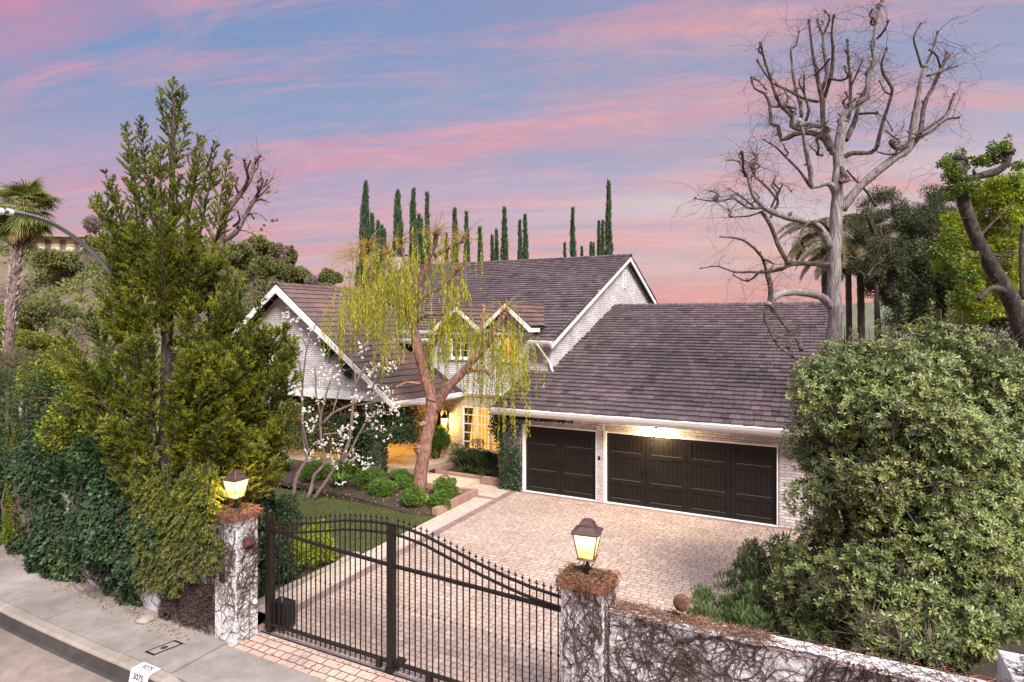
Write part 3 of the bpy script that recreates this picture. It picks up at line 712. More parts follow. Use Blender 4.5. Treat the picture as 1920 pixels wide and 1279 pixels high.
# downpipe on the gable corner
m = MB(); m.tube([(-9.55,MY-.1,4.95),(-9.52,MY-.06,4.88),(-9.30,YW-.1,4.30),(-9.26,YW-.08,4.22),(-9.18,YW-.10,3.98),(-9.08,YW-.2,3.92)], .042, 8)
m.build('downpipe', M['white_paint'], house, smooth=True)
# gable vent
m = MB(); yv, zv = 30.75, 7.95; m.box(XG, XG+.04, yv-.24, yv-.20, zv-.5, zv+.5); m.box(XG, XG+.04, yv+.20, yv+.24, zv-.5, zv+.5)
for k in range(9): m.beam((XG+.02,yv-.2,zv-.44+k*.11),(XG+.02,yv+.2,zv-.44+k*.11),.05,.02, up=(.6,0,.8))
m.box(XG+.001, XG+.005, yv-.2, yv+.2, zv-.5, zv+.5); m.build('gable_vent', M['white_paint'], house)

# dormers
def dormer(px_, zp, hwl, hwr, slope):
    yf = MY-.05; d = MB(); zb = lambda y: zr(y)
    yb = MY + (zp-MZ0)/MM + .1
    body = MB(); body.prism([(px_-hwl*.86,YW,5.2),(px_+hwr*.86,YW,5.2),(px_+hwr*.86,YW,zp-hwr*.9*slope),(px_,YW,zp-.12),(px_-hwl*.86,YW,zp-hwl*.9*slope)], (0,.2,0))
    o = MB()
    for sg, hw in ((1, hwr), (-1, hwl)):
        ze = zp-hw*slope; E = Vector((0,1,0)) if sg < 0 else Vector((0,-1,0))
        L = yb-yf; run = hw*math.sqrt(1+slope*slope)
        def okd(c, a, b): return c.z > zr(c.y)-.06 or c.y < MY
        O = Vector((px_+sg*hw, yf if sg < 0 else yb, ze)); Sv = Vector((-sg, 0, slope))
        slates(o, O, E, Sv, L, run, exp=.26, w=(.16,.26), ok=okd)
    r = o.build('dormer', M['roof_red'], house)
    m = MB()
    for sg, hw in ((1, hwr), (-1, hwl)):
        ze = zp-hw*slope
        m.hexa([(px_,yf+.04,zp-.08),(px_+sg*hw,yf+.04,ze-.08),(px_+sg*hw,yb,ze-.08),(px_,yb,zp-.08),(px_,yf+.04,zp-.035),(px_+sg*hw,yf+.04,ze-.035),(px_+sg*hw,yb,ze-.035),(px_,yb,zp-.035)])
    m.build('roof_deck', M['underlay'], r)
    m = MB(); ridge_caps(m, (px_,yf-.03,zp+.015), (px_,yb,zp+.015), w=.12, step=.22, sl=slope); m.build('ridge_caps', M['roof'], r)
    for sg, hw in ((1, hwr), (-1, hwl)):
        m = MB(); ze = zp-hw*slope
        m.prism([(px_,yf-.02,zp-.03),(px_,yf-.02,zp-.20),(px_+sg*(hw-.03),yf-.02,ze-.21),(px_+sg*(hw+.02),yf-.02,ze-.21),(px_+sg*(hw+.02),yf-.02,ze-.03)], (0,.05,0))
        m.build('rake_board', M['white_paint'], r)
        if ze > 5.3:
            m = MB(); m.hexa([(px_+sg*(hw-.12),yf+.03,ze-.21),(px_+sg*(hw+.02),yf+.03,ze-.21),(px_+sg*(hw+.02),YW+.3,ze-.21),(px_+sg*(hw-.12),YW+.3,ze-.21),
              (px_+sg*(hw-.12),yf+.03,ze-.10),(px_+sg*(hw+.02),yf+.03,ze-.06),(px_+sg*(hw+.02),YW+.3,ze-.06),(px_+sg*(hw-.12),YW+.3,ze-.10)]); m.build('eave_return', M['white_paint'], r)
    body.build('dormer_face', M['white_brick'], r)
    m = MB(); m.box(px_-hwl*.82, px_+hwr*.82, YW-.06, YW, 5.24, 5.36); m.build('frieze_board', M['white_paint'], r)
dormer(-10.92, 6.50, 1.06, 1.06, .86); dormer(-13.13, 6.42, 1.15, 1.12, .82)

# upper windows
M['curtain_lit'] = None
def lit(name, c1, c2, s, scale=30, base=.4):
    m, nt, b = new_mat(name); g = nn(nt, 'ShaderNodeTexCoord'); w = nn(nt, 'ShaderNodeTexWave'); w.inputs['Scale'].default_value = scale/6.28; w.inputs['Distortion'].default_value = 2.5; w.inputs['Detail'].default_value = 3; w.inputs['Detail Scale'].default_value = .6
    mp = nn(nt, 'ShaderNodeMapping'); mp.inputs['Scale'].default_value = (1, 1, .12); nt.links.new(g.outputs['Object'], mp.inputs[0]); nt.links.new(mp.outputs[0], w.inputs['Vector'])
    col = rmp(nt, w.outputs['Fac'], [(.2, c2), (.75, c1)])
    nt.links.new(col, b.inputs['Base Color']); nt.links.new(col, b.inputs['Emission Color']); b.inputs['Emission Strength'].default_value = s; b.inputs['Roughness'].default_value = .8
    return m
M['curtain_lit'] = lit('lit_curtain', (1.0,.58,.16), (.50,.20,.03), .72)
M['curtain_orange'] = lit('lit_orange_curtain', (1.0,.45,.03), (.6,.24,.0), .95, 20)
M['curtain_plain'] = mat_plain('drape', (.40,.33,.26), (.28,.22,.17), .9, 12)
M['dark_room'] = mat_plain('dark_room', (.012,.012,.013), (.02,.018,.016), .9)
def glass():
    m, nt, b = new_mat('window_glass'); b.inputs['Base Color'].default_value = (.9,.9,.92,1); b.inputs['Roughness'].default_value = .04
    tr = nn(nt, 'ShaderNodeBsdfTransparent'); gl = nn(nt, 'ShaderNodeBsdfGlossy'); gl.inputs['Roughness'].default_value = .05
    fr = nn(nt, 'ShaderNodeFresnel'); fr.inputs[0].default_value = 1.5; mx = nn(nt, 'ShaderNodeMixShader')
    nt.links.new(fr.outputs[0], mx.inputs[0]); nt.links.new(tr.outputs[0], mx.inputs[1]); nt.links.new(gl.outputs[0], mx.inputs[2])
    nt.links.new(mx.outputs[0], nt.nodes['Material Output'].inputs[0]); return m
M['glass'] = glass()
def window(x0, x1, z0, z1, y, nx, nz, back, fr=.06, mb=.028, drapes=None, sill=True):
    f = MB(); y0, y1 = y+.02, y+.09
    f.box(x0, x0+fr, y0, y1, z0, z1); f.box(x1-fr, x1, y0, y1, z0, z1); f.box(x0+fr, x1-fr, y0, y1, z0, z0+fr); f.box(x0+fr, x1-fr, y0, y1, z1-fr, z1)
    for i in range(1, nx):
        u = x0+(x1-x0)*i/nx; k = mb*(1.5 if nx == 3 else 1); f.box(u-k/2, u+k/2, y0+.005, y1-.012, z0+fr, z1-fr)
    for j in range(1, nz):
        v = z0+(z1-z0)*j/nz; f.box(x0+fr, x1-fr, y0+.014, y1-.02, v-mb/2, v+mb/2)
    w = f.build('window', M['white_paint'], house)
    g = MB(); g.box(x0+fr, x1-fr, y+.058, y+.062, z0+fr, z1-fr); g.build('pane', M['glass'], w)
    if sill: s_ = MB(); s_.box(x0-.08, x1+.08, y-.08, y+.1, z0-.08, z0-.001); s_.build('sill', M['white_paint'], w, bevel=.008)
    return w
def wavy(x0, x1, y, z0, z1, mat, parent, name='curtain', amp=.03, wl=.11, x0b=None, x1b=None):
    m = MB(); n = max(6, int((x1-x0)/.02)); x0b = x0 if x0b is None else x0b; x1b = x1 if x1b is None else x1b
    for i in range(n+1):
        t = i/n; yy = y+amp*math.sin(t*(x1-x0)/wl*2*math.pi)+amp*.4*math.sin(t*17)
        m.v.append((x0+(x1-x0)*t, yy, z1)); m.v.append((x0b+(x1b-x0b)*t, yy, z0))
    m.f = [(2*i, 2*i+1, 2*i+3, 2*i+2) for i in range(n)]; m.m = [0]*n
    return m.build(name, mat, parent, smooth=True)
big = window(-13.18, -11.2, .56, 2.36, YW, 3, 5, None, fr=.075, mb=.042)
wavy(-13.12, -11.25, YW+.32, .6, 2.32, M['curtain_lit'], big)
wavy(-13.15, -12.75, YW+.20, .6, 2.32, M['curtain_plain'], big, 'drape', x1b=-12.98)
m = MB(); m.box(-13.3, -11.1, YW+.5, YW+.6, .3, 2.6); m.box(-13.3, -13.2, YW+.2, YW+.5, .3, 2.6); m.box(-11.2, -11.1, YW+.2, YW+.5, .3, 2.6); m.build('reveal', M['dark_room'], big)
for k, (a, b, c, d) in enumerate(WINS):
    w = window(a, b, c, d, YW, 2, 3, None)
    if k: wavy(a+.05, b-.05, YW+.25, c+.03, d-.03, M['curtain_orange'], w, wl=.2)
    else:
        wavy(a+.05, a+.32, YW+.25, c+.03, d-.03, M['curtain_plain'], w, 'drape', wl=.1); wavy(b-.22, b-.05, YW+.25, c+.03, d-.6, M['curtain_orange'], w, wl=.1)
    m = MB(); m.box(a-.1, b+.1, YW+.5, YW+.55, c-.1, d+.1); m.build('reveal', M['dark_room'], w)
lw_ = window(-22.6, -20.7, .6, 2.3, WF+.05, 3, 4, None)
wavy(-22.55, -20.75, WF+.2, .65, 2.25, M['curtain_lit'], lw_)

# garage doors: boards, rails and strap hardware modelled
def garage_door(x0, x1, leaves_, z1=2.24):
    y = 18.90; root = MB(); root.box(x0, x1, y, y+.06, .02, z1); d = root.build('garage_door', M['door_paint'], house)
    W_ = (x1-x0)/leaves_; st = .13
    for i in range(leaves_):
        a, b = x0+W_*i+.006, x0+W_*(i+1)-.006; m = MB()
        m.box(a, a+st, y-.03, y-.001, .02, z1); m.box(b-st, b, y-.03, y-.001, .02, z1)
        for za, zb in ((.02, .18), (.62, .78), (1.50, 1.66), (z1-.13, z1)): m.box(a+st, b-st, y-.028, y-.001, za, zb)
        for za, zb in ((.18, .62), (.78, 1.50), (1.66, z1-.13)):
            n = 7; w = (b-a-2*st)/n
            for k in range(n): m.box(a+st+w*k+.006, a+st+w*(k+1)-.006, y-.012, y-.0015, za+.001, zb-.001)
        m.build('door_leaf', M['door_paint'], d)
        for zz in (.17, .77, 1.65): m = MB(); m.box(a+st+.01, b-st-.01, y-.036, y-.026, zz, zz+.013); m.build('rail_bead', M['bead'], d)
    for i in range(0, leaves_, 2):
        cx = x0+W_*(i+1)
        for s in (-1, 1):
            m = MB(); m.tube([(cx+s*.07,y-.035,1.20),(cx+s*.07,y-.075,1.17),(cx+s*.07,y-.075,1.03),(cx+s*.07,y-.035,1.0)], .011, 6); m.box(cx+s*.07-.03, cx+s*.07+.03, y-.036, y-.03, 1.17, 1.22); m.box(cx+s*.07-.10, cx+s*.07+.03, y-.04, y-.031, 1.09, 1.115); m.build('handle', M['iron'], d)
    hx = [x0+W_*2] if leaves_ == 4 else []
    for cx in hx + [x0+.02, x1-.02]:
        for zz in (.70, 1.58):
            for s in (-1, 1):
                if (cx < x0+.1 and s < 0) or (cx > x1-.1 and s > 0): continue
                m = MB(); m.prism([(cx+s*.02,y-.045,zz-.035),(cx+s*.16,y-.045,zz-.025),(cx+s*.42,y-.045,zz-.012),(cx+s*.46,y-.045,zz),(cx+s*.42,y-.045,zz+.012),(cx+s*.16,y-.045,zz+.025),(cx+s*.02,y-.045,zz+.035)], (0,.012,0)); m.build('strap_hinge', M['iron'], d)
    fr = MB(); fr.box(x0-.08, x0, 18.76, 18.96, 0, z1+.06); fr.box(x1, x1+.035, 18.78, 18.96, 0, z1+.06); fr.box(x0, x1, 18.78, 18.96, z1, z1+.05); fr.box(x0, x1, 18.77, 18.95, 0, .022)
    fr.build('door_frame', M['white_paint'], d); return d
M['bead'] = mat_plain('pale_bead_paint', (.12,.105,.10), (.08,.07,.066), .35, 4)  # much paler than the door, a thin strip atop each rail
garage_door(-9.12, -6.59, 2); garage_door(-6.24, -1.23, 4)
m = MB(); m.box(-6.50, -6.43, 18.755, 18.769, 1.35, 1.47); m.build('keypad', M['iron'], house, bevel=.004)
# chimney behind the ridge
m = MB(); m.box(-25.9, -24.8, 32.2, 33.0, 5, 10.1); ch = m.build('chimney', M['white_brick'], house)
m = MB(); m.box(-26.0, -24.7, 32.1, 33.1, 10.1, 10.2); m.build('chimney_cap', M['underlay'], ch)
# ================================================================ GATE, PILLARS, WALLS
def vines(m, n, fx, fy, sample, rr, L=(.25,.8), rad_=(.003,.007), rnd=random, step=.05, bias=(0,0)):
    """wandering bare stems on a flat face; sample(u,v)->point+offset, (u,v) in metres inside fx,fy"""
    cen = [(rnd.uniform(*fx), rnd.uniform(*fy), rnd.uniform(.08, .30)) for _ in range(max(4, n//60))]
    for _ in range(n):
        u = rnd.uniform(*fx); v = rnd.uniform(*fy); a = rnd.uniform(0, 2*math.pi); pts = []
        if rnd.random() < .6:
            c_ = rnd.choice(cen); u = min(max(rnd.gauss(c_[0], c_[2]), fx[0]), fx[1]); v = min(max(rnd.gauss(c_[1], c_[2]), fy[0]), fy[1])
        k = int(rnd.uniform(*L)/step); r0 = rnd.uniform(*rad_)
        for i in range(max(3, k)):
            pts.append(sample(u, v, rnd.uniform(.002, rr)))
            a += rnd.uniform(-.55, .55)
            u += math.cos(a)*step+bias[0]*step; v += math.sin(a)*step+bias[1]*step
            if not (fx[0]-.02 < u < fx[1]+.02 and fy[0] < v < fy[1]+.02): break
        if len(pts) > 2: m.tube(pts, [r0*(1-.6*i/len(pts)) for i in range(len(pts))], 3, cap=False)
def thatch(m, n, x0, x1, y0, y1, z, h=.07, L=.22, rnd=random):
    for _ in range(n):
        p = Vector((rnd.uniform(x0, x1), rnd.uniform(y0, y1), z+rnd.uniform(0, h))); a = rnd.uniform(0, 2*math.pi); pts = []
        for i in range(5):
            pts.append(p.copy()); a += rnd.uniform(-.7, .7); p = p+Vector((math.cos(a), math.sin(a), rnd.uniform(-.25, .2)))*L/4
        m.tube(pts, rnd.uniform(.002, .0045), 3, cap=False)
def pillar(x0, x1, y0, y1, h, label, seed, dense):
    rnd = random.Random(seed)
    t = thing('gate_pillar', ((x0+x1)/2, (y0+y1)/2, 0), label, 'pillar', 'white pillars either side of the gate')
    m = MB(); m.box(x0, x1, y0, y1, -.1, h-.09); m.build('shaft', M['stucco'], t, bevel=.012)
    m = MB(); m.box(x0-.03, x1+.03, y0-.03, y1+.03, h-.089, h); m.build('cap', M['cap_brick'], t, bevel=.01)
    m = MB()
    for r, n, rr in (((.0025,.005), dense, .03), ((.006,.012), dense//6, .02)):
        vines(m, n, (x0,x1), (0,h), lambda u,v,o: Vector((u, y0-o, v)), .03, L=(.3,1.0), rad_=r, rnd=rnd, bias=(0,.2))
        vines(m, n, (y0,y1), (0,h), lambda u,v,o: Vector((x1+o, u, v)), .03, L=(.3,1.0), rad_=r, rnd=rnd, bias=(0,.2))
        vines(m, n//2, (y0,y1), (0,h), lambda u,v,o: Vector((x0-o, u, v)), .03, L=(.3,1.0), rad_=r, rnd=rnd)
    tag(m.build('bare_creeper', M['vine'], t), 'leafless creeper stems clinging to the pillar')
    m = MB(); thatch(m, 900, x0-.02, x1+.02, y0-.02, y1+.02, h-.005, .045, .15, rnd)
    for _ in range(170):     # tendrils hanging over the rim
        s = rnd.random(); ed = rnd.choice(((x0-.05+(x1-x0+.1)*s, y0-.05), (x1+.05, y0-.05+(y1-y0+.1)*s), (x0-.05, y0+(y1-y0)*s)))
        p = Vector((ed[0], ed[1], h+.03)); pts = [p]; 
        for i in range(4): p = p+Vector((rnd.uniform(-.03,.03), rnd.uniform(-.03,.03), -rnd.uniform(.02,.06))); pts.append(p)
        m.tube(pts, .0035, 3, cap=False)
    m.build('dried_creeper_top', M['dried'], t)
    r = np.random.default_rng(seed); n = 60
    leaves('dead_leaf_litter', np.stack([r.uniform(x0, x1, n), r.uniform(y0, y1, n), np.full(n, h+.05)], 1), r.normal(size=(n,3))*[1,1,.3], .05, .035, M['dried'], t, r)
    return t
M['cap_brick'] = mat_plain('cap_brick', (.36,.15,.09), (.26,.11,.07), .9, 9, bmp=.01)
LP = pillar(-9.98, -9.40, 7.53, 8.00, 2.30, 'tall white left gate pillar with mailbox slot and intercom box', 3, 250)
RP = pillar(-3.20, -2.60, 7.70, 8.20, 2.30, 'white right gate pillar thick with bare creeper beside the low wall', 5, 330)
m = MB()      # letter slot
pr = [(-9.84,1.05),(-9.70,1.05)] + [(-9.77+.07*math.cos(a), 1.32+.07*math.sin(a)) for a in np.linspace(0, math.pi, 9)]
m.prism([(x, 7.52, z) for x, z in pr], (0,.02,0)); m.build('arched_mail_slot', M['iron'], LP)
m = MB(); m.box(-9.40, -9.30, 7.66, 7.86, 1.72, 1.86); m.build('intercom', M['intercom'] if 'intercom' in M else M['bronze'], LP, bevel=.008)
m = MB(); m.box(-9.301, -9.296, 7.67, 7.72, 1.76, 1.82); m.build('call_button', mat_plain('red_button', (.35,.03,.03)), LP)
m = MB(); m.tube([(-9.39,7.80,1.70),(-9.385,7.80,.02)], .008, 6); m.build('conduit', M['steel'], LP)
m = MB(); m.lathe([(0,.03),(.04,.03),(.05,0)], (0,0,0), 16); o = m.build('round_fitting', M['white_paint'], LP)
o.data.transform(Matrix.Translation((-9.395,7.92,.62)) @ Matrix.Rotation(rad(90), 4, 'Y'))

def street_lantern(cx, cy, z, label, power, yaw=0.0, sc=1.0):
    t = thing('pillar_lantern', (cx, cy, z), label, 'lantern', 'lit lanterns on the gate pillars')
    def tf(o):
        o.data.transform(Matrix.Translation((cx,cy,z)) @ Matrix.Rotation(yaw, 4, 'Z') @ Matrix.Diagonal((sc,sc,sc,1))); o.data.update(); return o
    m = MB(); m.lathe([(0,.0),(.075,0),(.075,.018),(.045,.03),(.04,.13),(.03,.145),(.018,.16),(.014,.25),(0,.25)], (0,0,0), 16); tf(m.build('stem', M['iron'], t, smooth=False))
    for k in range(4):
        a = math.pi/4+k*math.pi/2; c, s = math.cos(a), math.sin(a); m = MB()
        m.tube(catmull([(c*.02,s*.02,.13),(c*.05,s*.05,.11),(c*.115,s*.115,.16),(c*.12,s*.12,.24)], 4), .0035, 5); m.tube(catmull([(c*.018,s*.018,.14),(c*.05,s*.05,.19),(c*.03,s*.03,.25)], 4), .0045, 5); tf(m.build('scroll', M['iron'], t))
    zb, zt, wb, wt = .265, .60, .105, .165
    m = MB(); m.box(-wb-.02, wb+.02, -wb-.02, wb+.02, .245, .262); m.box(-wb-.008, wb+.008, -wb-.008, wb+.008, .262, .275); tf(m.build('base_tray', M['bronze'], t, bevel=.003))
    m = MB()
    for sx, sy in ((1,1),(1,-1),(-1,1),(-1,-1)): m.beam((sx*wb,sy*wb,zb),(sx*wt,sy*wt,zt),.013,.013)
    tf(m.build('corner_bars', M['bronze'], t))
    for k in range(4):
        a = k*math.pi/2; R_ = Matrix.Rotation(a, 3, 'Z'); m = MB()
        q = [Vector((wb-.003,-wb+.006,zb+.012)),Vector((wb-.003,wb-.006,zb+.012)),Vector((wt-.003,wt-.006,zt)),Vector((wt-.003,-wt+.006,zt))]
        m.add([R_ @ v for v in q], [(0,1,2,3)]); tf(m.build('glass_pane', M['lamp_pane'], t))
    # roof: square bell profile
    m = MB(); prof = [(wt+.012,.598),(wt+.028,.602),(wt+.030,.618),(wt+.012,.628),(wt-.03,.650),(wt-.062,.690),(wt-.070,.725),(wt-.085,.752),(wt-.112,.768),(wt-.125,.772),(wt-.128,.782),(.0,.788)]
    b0 = 0
    for (r, zz) in prof:
        rr = max(r, .002); cc = .86
        pts = [(rr,-rr*cc),(rr,rr*cc),(rr*cc,rr),(-rr*cc,rr),(-rr,rr*cc),(-rr,-rr*cc),(-rr*cc,-rr),(rr*cc,-rr)]; m.v += [(x, y, zz) for x, y in pts]
    for i in range(len(prof)-1):
        for j in range(8): m.f.append((i*8+j, i*8+(j+1) % 8, i*8+8+(j+1) % 8, i*8+8+j)); m.m.append(0)
    tf(m.build('cap', M['bronze'], t))
    m = MB(); m.lathe([(0,-.04),(.02,-.03),(.027,0),(.02,.035),(0,.05)], (0,0,.44), 12); tf(m.build('bulb', M['bulb'], t, smooth=True))
    ld = bpy.data.lights.new('lantern_light', 'POINT'); ld.energy = power; ld.color = (1.0,.62,.18); ld.shadow_soft_size = .06
    lo = bpy.data.objects.new('lantern_light', ld); COL.objects.link(lo); lo.parent = t; lo.location = (0,0,.44*sc)
    return t
def pane_mat(name, c, s, low):
    m, nt, b = new_mat(name); g = nn(nt, 'ShaderNodeTexCoord'); sp = nn(nt, 'ShaderNodeSeparateXYZ'); nt.links.new(g.outputs['Generated'], sp.inputs[0])
    col = rmp(nt, sp.outputs[2], [(0, low), (.35, c), (.62, (1.0,.86,.55)), (1, c)])
    n1 = rmp(nt, noise_n(nt, 18, 4, .6), [(.3, (.75,.68,.6)), (.65, (1.1,1.1,1.1))]); col = mixn(nt, 1.0, col, n1, 'MULTIPLY')
    em = nn(nt, 'ShaderNodeEmission'); nt.links.new(col, em.inputs[0]); em.inputs[1].default_value = s
    tr = nn(nt, 'ShaderNodeBsdfTransparent'); tr.inputs[0].default_value = (.6,.6,.6,1); ad = nn(nt, 'ShaderNodeAddShader')
    nt.links.new(em.outputs[0], ad.inputs[0]); nt.links.new(tr.outputs[0], ad.inputs[1]); nt.links.new(ad.outputs[0], nt.nodes['Material Output'].inputs[0]); return m
M['lamp_pane'] = pane_mat('lit_glass', (1.0,.72,.30), .72, (.70,.40,.09))
M['bulb'] = mat_glow('bulb', (1.0,.8,.45), 12)
street_lantern(-2.92, 7.98, 2.30, 'bronze square lantern lit warm on the right creeper covered gate pillar', 34, rad(8))
street_lantern(-9.72, 7.78, 2.30, 'bronze square lantern lit warm on the left gate pillar against the conifer', 120, rad(2), .95)

# low street wall to the right of the gate
WT = 1.95
t = thing('street_wall', (-.5, 8.0, 0), 'low white street wall covered in dark bare creeper right of the gate', 'wall')
m = MB(); m.box(-2.60, 2.2, 7.92, 8.14, -.1, WT-.06); m.build('wall_face', M['stucco'], t, bevel=.01)
m = MB(); m.box(-2.60, 2.2, 7.90, 8.16, WT-.059, WT); m.build('coping', M['stucco'], t, bevel=.01)
m = MB(); rv = random.Random(21)
vines(m, 1300, (-2.6,1.9), (0.1,WT), lambda u,v,o: Vector((u, 7.92-o, v)), .03, L=(.3,1.1), rad_=(.003,.006), rnd=rv, bias=(0,.1))
vines(m, 260, (-2.6,1.9), (0.1,WT), lambda u,v,o: Vector((u, 7.92-o, v)), .03, L=(.8,2.2), rad_=(.006,.012), rnd=rv, bias=(.15,.15))
vines(m, 26, (-2.6,1.9), (0.1,WT), lambda u,v,o: Vector((u, 7.905-o, v)), .02, L=(1.2,2.8), rad_=(.012,.022), rnd=rv, bias=(.3,.35))
tag(m.build('bare_creeper', M['vine'], t), 'dark leafless creeper stems over the wall face')
m = MB(); thatch(m, 1500, -2.6, -.6, 7.90, 8.16, WT-.012, .035, .15, rv); thatch(m, 700, -.6, 2.2, 7.90, 8.16, WT-.02, .03, .2, rv); m.build('dried_creeper_top', M['dried'], t)
t = thing('end_wall', (2.6, 8.4, 0), 'thicker whitewashed wall section at the end of the street wall', 'wall')
m = MB(); m.box(1.80, 4.8, 8.45, 9.05, -.1, WT-.02); m.build('wall_face', M['stucco'], t, bevel=.015)
m = MB(); rv = random.Random(4)
vines(m, 420, (1.80,3.2), (1.0,WT), lambda u,v,o: Vector((u, 8.45-o, v)), .02, L=(.3,1.0), rad_=(.003,.006), rnd=rv)
vines(m, 160, (1.80,3.2), (8.45,9.05), lambda u,v,o: Vector((u, v, WT-.02+o)), .02, L=(.3,1.0), rad_=(.003,.006), rnd=rv); m.build('bare_creeper', M['vine'], t)
# left wall under the ivy
t = thing('left_street_wall', (-13, 8.1, 0), 'white wall patches showing under ivy left of the gate', 'wall')
m = MB(); xs = [-9.98,-11,-12,-13,-14.5,-16,-18,-20,-22]
for a, b in zip(xs[:-1], xs[1:]):
    ya, yb = 7.66+curve_y(a), 7.66+curve_y(b); m.hexa([(b,yb,-.1),(a,ya,-.1),(a,ya+.2,-.1),(b,yb+.2,-.1),(b,yb,1.9),(a,ya,1.9),(a,ya+.2,1.9),(b,yb+.2,1.9)])
m.build('wall_face', M['stucco'], t)
m = MB(); rv = random.Random(8)
vines(m, 480, (-13.4,-9.98), (0,1.9), lambda u,v,o: Vector((u, 7.66+curve_y(u)-o, v)), .03, L=(.3,1.2), rad_=(.003,.008), rnd=rv, bias=(0,.2))
vines(m, 520, (-11.6,-9.98), (0,.9), lambda u,v,o: Vector((u, 7.62+curve_y(u)-o*2.5, v)), .06, L=(.3,.9), rad_=(.004,.012), rnd=rv, bias=(0,.5))
m.build('bare_creeper', M['vine'], t)
t = thing('stone', (-12.1, 7.5, 0), 'grey stone lying on the sidewalk edge at the foot of the ivy', 'stone')
m = MB(); m.lathe([(0,-.02),(.15,0),(.17,.05),(.13,.10),(.06,.125),(0,.13)], (-11.72,7.33,0), 12); o = m.build('rock', M['kerb'], t, smooth=True)
for v in o.data.vertices: v.co.x += .03*math.sin(v.co.y*40); v.co.z *= .8+.2*math.sin(v.co.x*30)

# sliding gate: arched top rails, diagonal brace, pickets with fleur tips
gt = thing('sliding_gate', (-6.4, 8.12, 0), 'tall black iron sliding driveway gate with arched rails and spear tips', 'gate')
GX0, GX1, GYY, GXM = -9.36, -3.28, 8.10, -6.44
TOPR = [(-9.36,2.10),(-9.0,2.09),(-8.6,2.12),(-8.15,2.20),(-7.4,2.36),(-6.9,2.42),(-6.4,2.45),(-6.1,2.43),(-5.68,2.36),(-5.17,2.22),(-4.69,2.09),(-4.2,1.98),(-3.8,1.91),(-3.28,1.86)]
SECR = [(x, z-.155) for x, z in TOPR]
BRC = [(-9.2,1.93),(-7.95,1.84),(-6.38,1.77),(-4.8,1.73),(-3.28,1.68)]
def at_x(tab, x): return float(np.interp(x, [a for a, _ in tab], [b for _, b in tab]))
def rail(tab, name, w=.045, h=.03):
    xs = np.linspace(tab[0][0], tab[-1][0], 49); m = MB()
    for a, b in zip(xs[:-1], xs[1:]): m.beam((a-.002,GYY,at_x(tab,a)),(b+.002,GYY,at_x(tab,b)),w,h)
    m.build(name, M['iron'], gt)
rail(TOPR, 'top_rail'); rail(SECR, 'second_rail'); rail(BRC, 'brace', .05, .05)
m = MB(); m.box(GX0, GX1, GYY-.025, GYY+.025, .15, .205); m.build('bottom_rail', M['iron'], gt)
m = MB(); m.box(GX0+.1, GX0+.2, GYY-.03, GYY+.09, .02, 2.22); m.lathe([(.035,2.22),(.045,2.25),(.03,2.285),(0,2.30)], (GX0+.15,GYY+.03,0), 10); m.build('end_post', M['iron'], gt)
m = MB(); m.box(-6.43, -6.32, GYY-.06, GYY+.06, .06, 2.42); m.box(-6.45, -6.30, GYY-.09, GYY+.30, .05, .11); m.build('middle_post', M['iron'], gt, bevel=.004)
fin = MB()      # one fleur tip, at the origin
fin.lathe([(0,-.012),(.013,-.008),(.014,0),(.007,.008),(.006,.022)], (0,0,0), 6)
fin.prism([(-.006,-.003,.02),(-.015,-.003,.045),(0,-.003,.098),(.015,-.003,.045),(.006,-.003,.02)], (0,.006,0))
for s in (-1, 1): fin.prism([(s*.004,-.003,.02),(s*.020,-.003,.028),(s*.030,-.003,.046),(s*.026,-.003,.055),(s*.018,-.003,.042),(s*.006,-.003,.036)], (0,.006,0))
fin0 = None; x = GX0+.055; k = 0
while x < GX1-.02:
    if abs(x+6.375) > .07 and abs(x-GX0-.15) > .065:
        zt = at_x(TOPR, x)+.045; kz = 1.27-.075*(x-GX0)/1.0*.55
        m = MB(); m.box(x-.0085, x+.0085, GYY-.0085, GYY+.0085, .06, zt)
        m.lathe([(.009,kz-.028),(.019,kz-.012),(.019,kz+.012),(.009,kz+.028)], (x,GYY,0), 6); p = m.build('picket', M['iron'], gt)
        if fin0 is None: fin0 = fin.build('finial', M['iron'], p); fin0.data.transform(Matrix.Translation((0,0,0))); f = fin0
        else: f = fin0.copy(); COL.objects.link(f); f.parent = p
        f.location = (x, GYY, zt)      # picket meshes carry world coordinates
    x += .1135; k += 1
for x in (-6.62, -5.62):
    m = MB(); m.box(x-.05, x+.05, GYY-.055, GYY+.02, .05, .20); w = m.build('roller_bracket', M['iron'], gt, bevel=.006)
    m = MB(); m.tube([(x,GYY-.035,.055),(x,GYY-.005,.055)], .05, 18); m.build('wheel', M['steel'], w)
t = thing('gate_track', (-6, 8.08, 0), 'steel floor track along the foot of the sliding gate', 'track')
m = MB(); m.box(-9.4, -2.6, 8.045, 8.125, -.01, .008); m.build('track_base', M['iron'], t)
m = MB(); m.tube([(-9.4,8.085,.012),(-2.6,8.085,.012)], .014, 8); m.build('rail', M['steel'], t)
t = thing('gate_motor', (-9.15, 8.38, 0), 'black metal gate opener box behind the left end of the gate', 'gate motor')
m = MB(); m.box(-9.33, -8.93, 8.22, 8.48, .06, .52); m.build('housing', M['iron'], t, bevel=.02)
m = MB(); m.box(-9.30, -8.98, 8.26, 8.44, .0, .06); m.build('base', M['kerb'], t)
m = MB(); m.tube([(-9.28,8.2,.54),(-9.25,8.2,.60),(-9.18,8.2,.60)], .012, 6); m.tube([(-9.1,8.3,.52),(-9.1,8.3,.60)], .02, 8); m.build('lever', M['steel'], t)
t = thing('guide_post', (-9.42, 8.2, 0), 'slim black guide post between left pillar and gate', 'post')
m = MB(); m.box(-9.42, -9.37, 8.18, 8.26, 0, 2.02); m.build('post', M['iron'], t)
